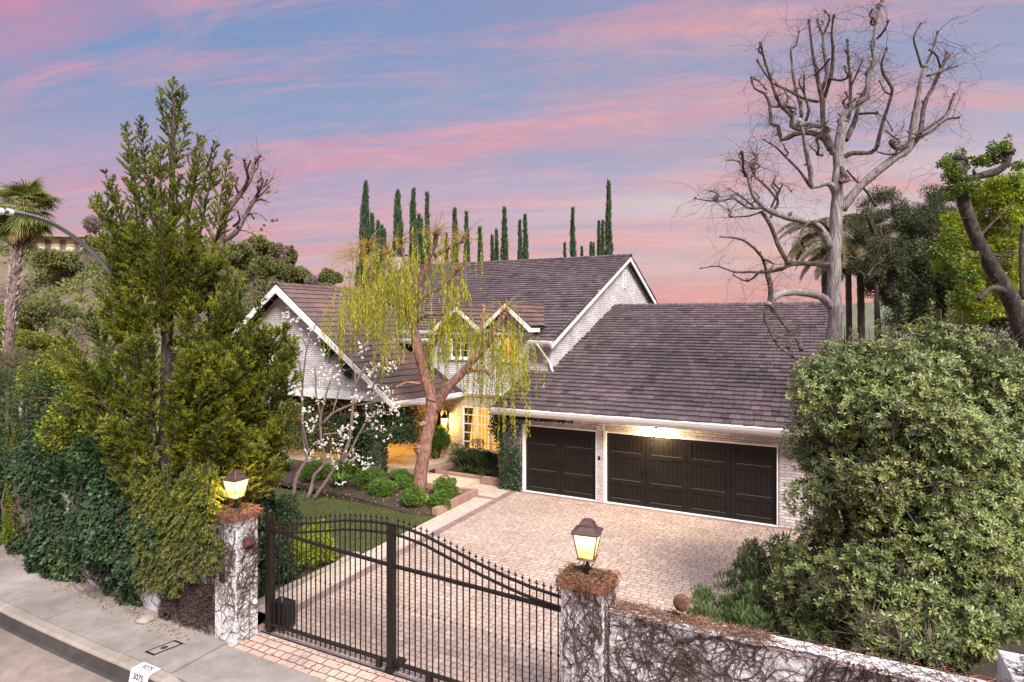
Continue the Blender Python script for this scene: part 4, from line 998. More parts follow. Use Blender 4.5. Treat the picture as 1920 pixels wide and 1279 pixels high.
m = MB(); m.tube([(-9.39,8.17,1.9),(-9.39,8.17,2.0)], .03, 10); m.build('guide_roller', M['steel'], t)

# ================================================================ SMALL LIGHTS
def point(parent, loc, e, c=(1.0,.60,.16), size=.05, name='lamp_light'):
    ld = bpy.data.lights.new(name, 'POINT'); ld.energy = e; ld.color = c; ld.shadow_soft_size = size
    lo = bpy.data.objects.new(name, ld); COL.objects.link(lo); lo.parent = parent; lo.location = Vector(loc)-parent.location; return lo
t = thing('wall_lantern', (-13.86, 21.2, 1.67), 'ornate iron carriage lantern glowing on the cream brick wall by the window', 'wall lantern')
cx, cy, cz = -13.86, 21.02, 1.55
m = MB(); m.tube(catmull([(cx,21.29,2.05),(cx,21.22,2.22),(cx,21.08,2.26),(cx,cy,2.14),(cx,cy+.05,2.06)], 5), .016, 6); m.tube(catmull([(cx,21.29,1.35),(cx,21.18,1.28),(cx,cy,1.36)], 5), .013, 6); m.box(cx-.05,cx+.05,21.28,21.305,1.3,2.1); m.build('bracket', M['iron'], t)
m = MB(); m.lathe([(0,2.10),(.02,2.09),(.045,2.03),(.10,1.96),(.19,1.88),(.20,1.86),(.17,1.855)], (cx,cy,0), 6); m.lathe([(.10,1.42),(.11,1.40),(.06,1.36),(.02,1.31),(0,1.30)], (cx,cy,0), 6); m.build('cap', M['iron'], t)
m = MB()
for k in range(6):
    a = k*math.pi/3; m.beam((cx+.10*math.cos(a),cy+.10*math.sin(a),1.42),(cx+.17*math.cos(a),cy+.17*math.sin(a),1.86),.01,.01)
m.build('cage_bars', M['iron'], t)
m = MB(); m.lathe([(.095,1.42),(.165,1.86)], (cx,cy,0), 6); m.build('glass_pane', M['lamp_pane'], t)
m = MB(); m.lathe([(0,1.52),(.03,1.54),(.035,1.60),(.02,1.68),(0,1.72)], (cx,cy,0), 10); m.build('bulb', M['bulb'], t)
point(t, (cx, cy-.0, 1.62), 170, size=.06)
t = thing('eave_floodlight', (-4.6, 18.55, 2.52), 'small round floodlight lit under the garage eave', 'floodlight')
m = MB(); m.tube([(-4.6,18.79,2.60),(-4.6,18.62,2.60)], .02, 8); m.lathe([(0,.07),(.03,.065),(.05,.04),(.065,0)], (-4.6,18.58,2.53), 14); m.build('housing', M['bronze'], t)
m = MB(); m.lathe([(0,-.05),(.04,-.04),(.06,-.01),(.062,.0)], (-4.6,18.58,2.53), 14); m.build('bulb', M['bulb'], t, smooth=True)
point(t, (-4.6, 18.50, 2.38), 110, c=(1,.72,.38), size=.06)
t = thing('ceiling_light', (-17.0, 20.5, 2.7), 'round ceiling light glowing inside the covered porch', 'ceiling light')
m = MB(); m.lathe([(.16,2.78),(.16,2.74),(.12,2.69),(0,2.67)], (-17.2,20.5,0), 16); m.build('shade', mat_glow('porch_globe', (1.0,.72,.35), 3), t, smooth=True)
point(t, (-17.2, 20.5, 2.55), 130, c=(1.0,.55,.12), size=.12)
def spot_garden(x, y, label, e=7):
    t = thing('garden_spotlight', (x, y, 0), label, 'garden light', 'uplights under the willow')
    m = MB(); m.tube([(x,y,0),(x,y,.12)], .018, 8); m.lathe([(.02,.10),(.045,.12),(.05,.2),(.042,.2),(.0,.14)], (x,y,0), 12); m.build('housing', M['steel'], t, smooth=True)
    m = MB(); m.lathe([(0,.185),(.04,.185)], (x,y,0), 12); m.build('lens', mat_glow('lens_glow', (1,.62,.1), 6), t); point(t, (x, y, .24), e, c=(1,.62,.10), size=.03)
# ================================================================ VEGETATION
def crown_pts(n, clumps, r, shell=.55):
    """points in the outer part of many ellipsoid clumps: (center, (rx,ry,rz)) -> points, outward dirs, clump index"""
    w = np.array([c[1][0]*c[1][1]+c[1][1]*c[1][2]+c[1][0]*c[1][2] for c in clumps]); w = w/w.sum()
    idx = r.choice(len(clumps), n, p=w); C = np.array([c[0] for c in clumps])[idx]; R = np.array([c[1] for c in clumps])[idx]
    d = unit(r.normal(size=(n,3))); k = shell+(1-shell)*r.random((n,1))**.6
    return C+d*R*k, unit(d/R), idx
def rosettes(name, Pt, D, k, L, Wd, mat, parent, r, spread=1.0, lift=.45):
    """k leaves fanned round each shoot tip"""
    n = len(Pt); D = unit(D); a0 = unit(np.cross(D, unit(r.normal(size=(n,3))))); b0 = np.cross(D, a0)
    Ps, Ds, Ns = [], [], []
    for i in range(k):
        t = 2*math.pi*i/k + r.normal(size=(n,1))*.25; o = a0*np.cos(t)+b0*np.sin(t)
        Ps.append(Pt - D*r.uniform(0, L*.5, (n,1))); Ds.append(o*spread + D*(lift + .3*r.normal(size=(n,1)))); Ns.append(D)
    Pt = np.concatenate(Ps); D_ = np.concatenate(Ds); N_ = np.concatenate(Ns); m = len(Pt)
    D_ = unit(D_); Sd = unit(np.cross(D_, N_)+.15*r.normal(size=(m,3))); Nn = np.cross(Sd, D_)
    Ln = (L*r.uniform(.75, 1.2, (m,1))); Wm = Wd*r.uniform(.8, 1.2, (m,1))
    V = np.stack([Pt, Pt+D_*Ln*.5+Sd*Wm*.36-Nn*Wm*.12, Pt+D_*Ln*.86+Sd*Wm*.40-Nn*Wm*.16, Pt+D_*Ln-Nn*Wm*.1, Pt+D_*Ln*.86-Sd*Wm*.40-Nn*Wm*.16, Pt+D_*Ln*.5-Sd*Wm*.36-Nn*Wm*.12], 1)
    i = np.arange(m)[:, None]*6; F = np.concatenate([i+np.array([[0,1,2,3]]), i+np.array([[0,3,4,5]])], 0)
    return npmesh(name, V.reshape(-1,3), F, mat, parent)
def sprays(name, Pt, D, L, mat, parent, r, k=5, w=.22, fan=.55, up=.25):
    """feathery sprays: k narrow leaflets fanned from each point along D"""
    n = len(Pt); D = unit(D); A = unit(np.cross(D, unit(r.normal(size=(n,3))))); Ps, Ds = [], []
    for i in range(k):
        t = (i/(k-1)-.5)*2 if k > 1 else 0
        Ps.append(Pt+D*(L*.25*(1-abs(t)))); Ds.append(D+A*t*fan+np.array([[0,0,up]])+.12*r.normal(size=(n,3)))
    Pt = np.concatenate(Ps); D_ = np.concatenate(Ds); m = len(Pt)
    return leaves(name, Pt, D_, L*r.uniform(.55, 1.1, m), L*w*r.uniform(.8, 1.2, m), mat, parent, r, fold=.1)

def chain(pts, r0, r1, knob=.12, sub=4, rnd=random, n=8, mb=None):
    q = catmull(pts, sub); k = len(q); rs = []
    for i in range(k):
        t = i/(k-1); rs.append((r0+(r1-r0)*t)*(1+rnd.uniform(-knob, knob)))
    mb.tube(q, rs, n); return q, rs

class Limbs:
    """limbs given as photo outlines; each joins the nearest limb already there and then leaves it in depth"""
    def __init__(s, f0, conv, rpx, seed, mb=None, spread=1.0, sub=4, jag=0, thin=None, spur=.16):
        s.spur = spur
        s.sub = sub; s.jag = jag; s.thin = thin; s.mb2 = MB()
        s.f0 = f0; s.conv = conv; s.rpx = rpx; s.rnd = random.Random(seed); s.nodes = []; s.mb = mb or MB(); s.limbs = []; s.spread = spread
    def add(s, pts, r0, r1, dd=None, knob=.12, n=8, sub=4):
        q = [s.conv(*p) for p in pts]; rnd = s.rnd
        if s.nodes:
            d0 = min(s.nodes, key=lambda a: (a[0]-q[0][0])**2+(a[1]-q[0][1])**2)[2]
        else: d0 = s.f0
        if dd is None: dd = rnd.choice((-1, 1))*rnd.uniform(.35, 1.0)*s.spread
        L = [0]
        for a, b in zip(q[:-1], q[1:]): L.append(L[-1]+math.hypot(a[0]-b[0], a[1]-b[1]))
        fs = [d0+dd*(l/L[-1]) for l in L]
        W_ = [P(x, y, f) for (x, y), f in zip(q, fs)]
        sc = s.rpx*s.f0/FPX
        if s.jag and len(W_) > 2 and r0 < 18:      # crooked growth between the bends
            Q = [W_[0]]
            for w0, w1 in zip(W_[:-1], W_[1:]):
                l_ = (w1-w0).length; k_ = max(1, int(l_/.35))
                for i_ in range(1, k_+1):
                    j_ = s.jag*min(l_, .5) if i_ < k_ else 0; Q.append(w0.lerp(w1, i_/k_)+Vector((rnd.gauss(0,j_), rnd.gauss(0,j_), rnd.gauss(0,j_))))
            W_ = Q
        tgt = s.mb2 if (s.thin and r0 < s.thin) else s.mb
        out, rs = chain(W_, r0*sc, r1*sc, knob, s.sub if s.jag else sub, rnd, n, tgt)
        if s.jag:       # pruning knobs, spurs and blunt cut ends
            for i_ in range(2, len(out)-1):
                if rnd.random() < s.spur and rs[i_] < .2:
                    dd_ = Vector((rnd.gauss(0,1), rnd.gauss(0,1), rnd.gauss(.4,.8))).normalized(); l_ = rs[i_]+rnd.uniform(.03,.13); tgt.tube([out[i_], out[i_]+dd_*l_*.7, out[i_]+dd_*l_+Vector((0,0,.02))], [rs[i_]*.7, rs[i_]*.5, rs[i_]*.28], 5)
            e_ = out[-1]; tgt.tube([e_-(out[-1]-out[-2]).normalized()*.05, e_+Vector((rnd.gauss(0,.01),0,.02)), e_+(out[-1]-out[-2]).normalized()*.05], [rs[-1]*1.1, rs[-1]*1.5, rs[-1]*1.1], 6)
        for i, o in enumerate(out):
            x, y, f = pix(o); s.nodes.append((x, y, f))
        s.limbs.append((out, rs)); return out
    def twigs(s, count, L=(.4,1.2), r=(.004,.009), droop=.0, minr=0, maxr=.07, mb=None, fork=2, wander=.35, up=.3, parts=None):
        rnd = s.rnd; tips = []; pool = [(o[i], (o[i]-o[max(0,i-1)])) for o, rs in (parts or s.limbs) for i in range(len(o)) if i > len(o)*.35 and minr <= rs[i] <= maxr]
        mb = mb or s.mb
        def grow(p, d, L_, r_, lv):
            pts = [p.copy()]; k = 6; 
            for i in range(k):
                d = (d+Vector((rnd.gauss(0, wander), rnd.gauss(0, wander), rnd.gauss(0, wander)-droop+up*.25))*.6).normalized(); p = p+d*(L_/k); pts.append(p.copy())
                if lv > 0 and rnd.random() < .38: grow(p, (d+Vector((rnd.gauss(0,.8), rnd.gauss(0,.8), rnd.gauss(0,.6)))).normalized(), L_*.55, r_*.6, lv-1)
            mb.tube(pts, [r_*(1-.7*i/k) for i in range(k+1)], 3, cap=False); tips.append((p, d))
        for _ in range(count):
            o, t = rnd.choice(pool); d = (Vector((rnd.gauss(0,1), rnd.gauss(0,1), rnd.gauss(0,.7)+up))).normalized()
            grow(o, d, rnd.uniform(*L), rnd.uniform(*r), fork)
        return tips

# ---------------------------------------------------------------- big bare sycamore
def sycamore():
    base = P(1560, 760, 17.0); t = thing('bare_tree', (base.x, base.y, 0), 'large pruned leafless tree with pale trunk beside the garage roof', 'tree')
    Z = lambda x, y: (1240+x/2.284, y/2.284); Z8 = lambda x, y: (1440+x/3.995, 380+y/3.995)
    q = lambda x, y: (x, y)
    T = Limbs(17.0, q, 1.0, 12, sub=2, jag=.06, thin=6.6)
    T.add([(1561,1000),(1562,760),(1564,640),(1563,540),(1564,470),(1568,400),(1570,340),(1571,290),(1577,250),(1581,228)], 17.5, 8.5, 0, .05, 16)
    z = lambda *a: [Z(*p) for p in a]
    def A(pts, r0, r1, **k): return T.add(z(*pts), r0/2.284*.80, r1/2.284*.82, **k)
    A([(775,900),(800,860),(850,800),(930,730),(1010,670),(1060,640),(1075,560),(1090,470),(1110,350),(1130,285)], 24, 10, dd=-.8)
    A([(1065,635),(1100,590),(1120,480),(1160,380),(1200,290),(1225,235)], 13, 8, dd=.5)
    A([(1085,600),(1160,560),(1220,512),(1270,505)], 9, 5); A([(1075,580),(1170,530),(1220,490),(1240,440),(1255,405)], 9, 5)
    A([(1060,622),(1020,635),(1000,632),(985,612)], 13, 11, dd=-.2)
    A([(1115,290),(1095,220),(1080,160),(1110,105)], 6, 3); A([(1130,280),(1160,220),(1182,140)], 7, 4); A([(1140,325),(1200,310),(1265,285)], 7, 4); A([(1195,290),(1180,240),(1150,215)], 6, 4); A([(1215,260),(1235,245),(1222,225)], 7, 5)
    A([(735,660),(715,600),(693,540),(690,440),(670,340),(650,240),(640,160),(632,90)], 16, 6, dd=.5)
    A([(690,440),(705,340),(700,240),(690,150),(668,88)], 12, 5); A([(697,420),(725,330),(735,200),(738,70)], 11, 5, dd=-.6); A([(655,325),(690,290),(718,258)], 6, 5); A([(692,150),(712,110),(720,70),(700,50)], 6, 4)
    A([(770,560),(775,510),(800,475),(835,440),(880,420),(885,340),(912,260),(905,210),(915,130),(930,60),(940,22)], 19, 5, dd=-.6)
    A([(925,165),(955,130),(972,92)], 6, 4); A([(905,110),(895,95),(905,80)], 5, 4)
    A([(790,600),(820,540),(850,430),(880,370)], 14, 8); A([(798,520),(810,400),(808,330),(800,250),(798,175)], 11, 5); A([(812,370),(840,310),(860,262)], 5, 3)
    A([(785,672),(820,656),(880,656),(918,640),(932,590),(950,520),(985,410),(985,370),(952,320),(943,270),(965,212)], 13, 5, dd=-1.0)
    A([(985,405),(960,395),(935,350)], 5, 4); A([(850,488),(890,485),(922,485)], 7, 6)
    A([(725,640),(700,600),(665,575),(620,568),(570,575),(515,600),(500,540),(470,530),(465,450),(440,400),(400,380),(385,335)], 17, 5, dd=.9)
    A([(720,560),(690,545),(640,535),(590,535),(555,540),(560,500),(510,450),(480,380),(445,270),(425,188)], 14, 5, dd=-.8)
    A([(560,500),(575,465),(480,458)], 6, 5); A([(618,520),(632,470),(612,400),(612,330)], 9, 4); A([(600,500),(580,400),(565,330),(555,210),(578,195),(588,138)], 9, 4)
    A([(672,436),(610,422),(530,380),(470,350),(412,262)], 9, 4); A([(450,385),(420,350),(400,340)], 5, 4)
    A([(745,835),(730,795),(700,785),(645,800),(640,740),(620,650),(605,560),(590,520)], 19, 7, dd=-.9)
    A([(638,800),(590,730),(530,670),(490,630),(440,600)], 8, 4); A([(720,335),(770,345),(810,325)], 7, 5)
    A([(720,1060),(700,1010),(660,965),(600,942),(540,930),(480,910),(430,880),(390,830),(370,750),(330,690),(285,685)], 27, 4, dd=-1.0)
    A([(480,900),(500,860),(430,780),(400,755),(400,700),(412,665)], 8, 4); A([(360,755),(350,690),(345,655)], 7, 6)
    A([(430,890),(370,890),(310,850),(265,860),(200,860),(145,850)], 8, 2); A([(400,890),(340,840),(290,810)], 5, 2); A([(470,890),(520,790),(555,820)], 5, 2); A([(430,905),(380,925),(300,930)], 5, 3)
    A([(430,905),(470,970),(500,1050),(542,1128)], 11, 12, dd=.0)
    A([(720,1135),(690,1132),(620,1128),(560,1130),(520,1150),(450,1165),(380,1165),(310,1165),(240,1140),(170,1150)], 17, 2, dd=-.8)
    A([(450,1165),(430,1100),(370,1040),(320,1020),(255,1015)], 8, 3); A([(450,1165),(465,1220),(478,1275)], 9, 9, dd=.2); A([(440,1110),(480,1130),(465,1155)], 6, 4); A([(420,1165),(370,1205),(310,1180)], 6, 3)
    z8 = lambda a: [Z8(*p) for p in a]
    T.add(z8([(470,780),(440,745),(400,705),(300,680),(200,670),(100,680),(30,720),(5,765)]), 8.5, 5.5, dd=-1.0)
    T.add(z8([(5,765),(20,700),(15,610),(-10,520)]), 5.5, 4.5, dd=0)
    T.add(z8([(-10,780),(-25,850),(0,930),(70,1060),(140,1120),(230,1190)]), 3.2, 2.0, dd=-.6)
    T.add(z8([(150,1090),(190,1000),(230,930)]), 4, 2); T.add(z8([(180,990),(100,880),(30,800)]), 4, 3); T.add(z8([(230,1030),(250,1100)]), 5, 3); T.add(z8([(180,990),(120,990),(40,1020)]), 3, 1.5)
    A([(755,700),(770,720),(785,750),(800,770),(770,780)], 13, 10, dd=-.5); A([(795,730),(830,770),(860,800),(915,880)], 5, 6)
    A([(790,1105),(815,1100),(850,1105),(940,1040),(1025,965)], 5, 2, dd=-.6); A([(800,1110),(830,1150),(900,1190)], 4, 2)
    A([(690,665),(668,660),(665,600)], 8, 5); A([(720,1000),(690,990),(640,950),(600,990),(585,1050)], 7, 4, dd=-.8); A([(640,1000),(600,1030),(610,1060)], 7, 3)
    A([(925,650),(960,660),(1000,660),(1010,640)], 4, 4); A([(990,560),(965,515),(930,490)], 4, 2); A([(640,960),(700,960),(730,1010)], 7, 5)
    for (x0_, y0_, x1_, y1_, r_) in ((470,150,455,60,0),):
        pass
    rs_ = random.Random(99)
    for k in range(46):
        x_, y_, f_ = rs_.choice([q_ for q_ in T.nodes if q_[1] < 420]); X_, Y_ = (x_-1240)*2.284, y_*2.284
        if abs(x_-1562) < 14 and y_ > 230: continue
        h_ = rs_.uniform(18, 75); A([(X_,Y_),(X_+rs_.uniform(-16,16),Y_-h_*.3),(X_+rs_.uniform(-24,24),Y_-h_*.65),(X_+rs_.uniform(-30,30),Y_-h_)], rs_.uniform(4,7), rs_.uniform(2.5,4), dd=rs_.uniform(-.5,.5))
    A([(520,465),(545,470),(562,490)], 10, 12, dd=.05); A([(560,545),(590,555),(640,545)], 10, 8, dd=0)
    T.mb.build('trunk', M['bark_pale'], t, smooth=True); T.mb2.build('limbs', M['bark_upper'], t)
    tw = MB(); T.twigs(420, L=(.45,1.4), r=(.004,.010), droop=.2, maxr=.085, mb=tw, wander=.42); T.twigs(600, L=(.12,.4), r=(.004,.008), maxr=.10, mb=tw, fork=1)
    tw.build('twigs', M['bark_twig'], t)
M['bark_twig'] = mat_plain('twig_bark', (.10,.06,.055), (.17,.11,.10), .9, 20)
sycamore()

# ---------------------------------------------------------------- willow-like tree in the bed
def willow():
    f0 = 20.85; b = P(785, 922, f0); t = thing('weeping_tree', (b.x, b.y, 0), 'pollarded weeping tree with pinkish forked trunk and hanging yellow green leaves', 'tree')
    T = Limbs(f0, lambda x, y: (x, y), .88, 5, spread=.9, sub=3, jag=.02, spur=.015)
    T.add([(783,940),(786,915),(790,880),(796,845),(800,815),(808,785),(815,750)], 15.5, 13, 0, .07, 14)
    T.add([(812,775),(808,745),(800,715),(788,670),(780,635),(774,610),(768,590)], 13, 9.5, .3, .08, 12)
    T.add([(818,770),(826,748),(842,724),(866,700),(890,672),(915,645),(932,612),(946,588)], 10.5, 5.2, -.9, .08, 12)
    T.add([(770,595),(752,578),(725,562),(706,545),(696,515),(690,490),(688,470)], 9, 5, .6, n=8); T.add([(768,592),(774,560),(790,525),(802,490),(815,458),(818,440)], 8, 5, -.8)
    T.add([(765,595),(760,560),(768,520),(758,485),(750,462)], 6, 3.5, .8); T.add([(775,580),(800,552),(832,535),(858,508)], 6, 3, -.5); T.add([(774,606),(800,590),(832,590)], 5, 2.5, -1.0)
    T.add([(815,480),(840,465),(868,452)], 5, 4, -.4); T.add([(722,562),(735,520),(728,480)], 5, 3, -.4); T.add([(775,590),(745,560),(740,520)], 4, 3, .7)
    T.add([(870,698),(905,692),(922,708)], 5, 3, -.3); T.add([(790,720),(762,717),(745,726)], 3, 2, -.3); T.add([(785,660),(812,642),(832,620)], 3.5, 2, -.4); T.add([(907,650),(903,610),(908,575)], 3, 3, .3)
    T.add([(797,852),(786,845),(784,838)], 9, 9, -.05); T.add([(806,812),(796,802),(793,795)], 9, 7, -.12)
    T.mb.build('trunk', M['bark_willow'], t, smooth=True)
    rnd = random.Random(9); tw = MB()
    heads = [(688,465,.6,70), (750,458,.7,60), (818,440,-.7,60), (868,450,-1.1,40), (728,478,.3,40), (946,586,-.9,34), (858,508,-.6,30), (700,520,.5,30)]
    st = []      # strand starts
    for hx, hy, df, n in heads:
        for _ in range(n):
            p = P(hx, hy, f0+df); a = rnd.uniform(0, 2*math.pi); d = Vector((math.cos(a), math.sin(a), rnd.uniform(.1, 2.2))).normalized(); pts = [p.copy()]; L = rnd.uniform(.25, 1.0); k = 7; fat = rnd.choice((.008,.010,.016))
            for i in range(k): p = p+d*(L/k); d = (d+Vector((rnd.gauss(0,.12), rnd.gauss(0,.12), -.16))).normalized(); pts.append(p.copy())
            tw.tube(pts, [fat*(1-.75*i/k) for i in range(k+1)], 3, cap=False)
            if rnd.random() < .45: st.append((p, d))
    # long whips arching out to the left at the top
    for _ in range(44):
        p = P(680+rnd.uniform(-8,10), 478+rnd.uniform(-20,20), f0+.4); d = (P(560, 455+rnd.uniform(-30,30), f0+rnd.uniform(-1,1))-p).normalized()+Vector((0,0,.25)); pts = [p.copy()]; L = rnd.uniform(.9, 1.6); k = 10; d.normalize()
        for i in range(k): p = p+d*(L/k); d = (d+Vector((rnd.gauss(0,.05), rnd.gauss(0,.05), -.16))).normalized(); pts.append(p.copy())
        tw.tube(pts, [.007*(1-.7*i/k) for i in range(k+1)], 3, cap=False)
    # hanging curtains of leaves
    boxes = [((618,700),(520,580),62,(40,120)), ((685,760),(470,590),78,(30,110)), ((770,868),(470,590),78,(30,100)), ((720,800),(465,540),40,(30,90)),
             ((880,985),(590,660),56,(40,150)), ((940,992),(610,700),26,(50,120)), ((815,880),(575,640),44,(30,110)),((860,960),(585,625),36,(30,90)),((640,760),(480,540),50,(40,120)), ((700,780),(560,640),22,(30,80)), ((950,978),(610,650),9,(150,220)), ((868,925),(660,700),8,(50,100))]
    Ls, Ds = [], []
    sc = f0/FPX
    def strand(p, L, lean):
        d = Vector((lean*rnd.uniform(-1,1), lean*rnd.uniform(-1,1), .1)).normalized() if lean else Vector((0,0,-1)); pts = [p.copy()]; k = max(5, int(L/.10)); step = L/k
        for i in range(k):
            d = (d+Vector((rnd.gauss(0,.05), rnd.gauss(0,.05), -.5))).normalized(); p = p+d*step; pts.append(p.copy())
            for _ in range(3):
                if rnd.random() < .82 and i > 1: Ls.append(tuple(p+d*rnd.uniform(0, step))); a = rnd.uniform(0, 2*math.pi); Ds.append((math.cos(a)*.38, math.sin(a)*.38, -1))
        tw.tube(pts, .0035, 3, cap=False)
    for (xa, xb), (ya, yb), n, (la, lb) in boxes:
        k_ = 0
        while k_ < n*1.45:       # strands hang in loose tufts from shared branchlets
            cx_, cy_, cf_ = rnd.uniform(xa, xb), rnd.uniform(ya, yb), f0+rnd.uniform(-1.4, 1.2); m_ = rnd.randint(2, 7); k_ += m_
            for _ in range(m_): strand(P(cx_+rnd.gauss(0,7), cy_+rnd.gauss(0,6), cf_+rnd.gauss(0,.12)), rnd.uniform(la, lb)*sc*rnd.choice((.5,.8,1,1.15)), .9)
    for p, d in st: strand(p, rnd.uniform(.2, 1.1), 0)
    tw.build('twigs', M['willow_twig'], t)
    r = np.random.default_rng(2); n = len(Ls)
    leaves('leaves', np.array(Ls), np.array(Ds), r.uniform(.10, .19, n), r.uniform(.022, .036, n), M['lf_willow'], t, r, fold=.05)
M['willow_twig'] = mat_plain('willow_twig', (.20,.12,.035), (.30,.20,.05), .8, 6)
willow()

# ---------------------------------------------------------------- blossom tree
def blossom():
    f0 = 19.95; b = P(572, 936, f0); t = thing('blossom_tree', (b.x, b.y, 0), 'small multi stemmed tree with leaning trunks and white blossom on the lawn edge', 'tree')
    T = Limbs(f0, lambda x, y: (x, y), .68, 15, spread=.5, sub=2, jag=.03, spur=.05)
    T.add([(550,938),(554,902),(565,878),(575,860),(571,835),(567,779),(567,716),(561,679)], 5.5, 2.5, .2); T.nodes = []; 
    T.add([(575,938),(589,892),(607,872),(609,855),(603,832),(601,798),(602,776),(614,729),(623,707)], 5.5, 2.2, .0)
    nd = T.nodes; T.nodes = []
    T.add([(588,938),(611,904),(630,876),(654,851),(670,820),(686,791)], 5.8, 2, -.3); T.nodes += nd
    T.add([(638,868),(652,835),(658,807),(662,760),(661,735),(676,702),(687,684)], 5.2, 3, .1)
    T.add([(602,798),(623,776),(658,759),(683,748),(712,724)], 4, 1.6); T.add([(600,780),(597,760),(592,735),(590,694)], 2.8, 1.4); T.add([(665,722),(666,700),(661,679),(651,648)], 2.2, 1.4)
    T.add([(567,716),(572,676),(576,651),(588,619),(596,597)], 2.6, 1.3); T.add([(697,735),(703,715),(709,700),(715,685)], 2.6, 1.2); T.add([(567,740),(556,720),(545,660),(543,620)], 2.4, 1.2); T.add([(575,650),(560,620),(552,598)], 2, 1)
    T.add([(606,815),(630,812),(655,806)], 2.3, 1.2); T.add([(672,815),(690,806),(712,798)], 2, 1.2); T.add([(688,790),(705,775),(735,772)], 2, 1); T.add([(623,776),(632,745),(636,725)], 2.2, 1.6); T.add([(580,855),(568,800),(562,780)], 2, 1.3)
    T.add([(662,760),(690,757),(715,750)], 1.8, .9); T.add([(612,735),(625,700),(628,690)], 1.8, 1)
    T.mb.build('trunk', M['bark_blossom'], t, smooth=True)
    tw = MB(); T.twigs(110, L=(.2,.7), r=(.003,.006), maxr=.05, mb=tw, fork=1); tw.build('twigs', M['bark_blossom'], t)
    cl = [(595,700),(610,690),(625,698),(632,712),(702,690),(715,685),(727,692),(735,680),(700,740),(720,745),(735,770),(745,782),(710,775),(695,790),(715,800),(725,815),(655,800),(640,810),(650,818),(635,845),(625,860),(645,840),(660,850),(580,800),(590,790),(575,770),(555,730),(560,755),(550,600),(535,592),(592,640),(580,620),(602,660),(690,702),(672,660),(682,650),(590,835),(585,850),(605,830),(680,860),(692,872),(637,905),(728,735),(740,750),(712,760),(665,780),(612,705),(600,715),(557,650),(565,630),(640,690),(700,720),(590,745),(603,750),(745,760),(688,775),(630,830),(655,860),(668,745),(560,700)]
    r = np.random.default_rng(6); Pt, D, G, GD = [], [], [], []
    for x, y in cl:
        c = np.array(P(x, y, f0+r.normal()*.45))
        for _ in range(int(r.integers(4, 12))):
            q = c+r.normal(size=3)*.11; a = unit(r.normal(size=(1,3)))[0]
            e1 = unit(np.cross(a, r.normal(size=3))[None])[0]; e2 = np.cross(a, e1)
            for k in range(5):
                th = k*1.2566; Pt.append(q); D.append(e1*math.cos(th)+e2*math.sin(th)+a*.35)
        for _ in range(int(r.integers(5, 16))): G.append(c+r.normal(size=3)*.13); GD.append(r.normal(size=3)+[0,0,.4])
    n = len(Pt); leaves('blossoms', np.array(Pt), np.array(D), .055*r.uniform(.8,1.3,n), .052, M['petal'], t, r, 'oval', fold=.1)
    n = len(G); leaves('young_leaves', np.array(G), np.array(GD), .07*r.uniform(.6,1.2,n), .035, M['lf_bright'], t, r)
blossom()

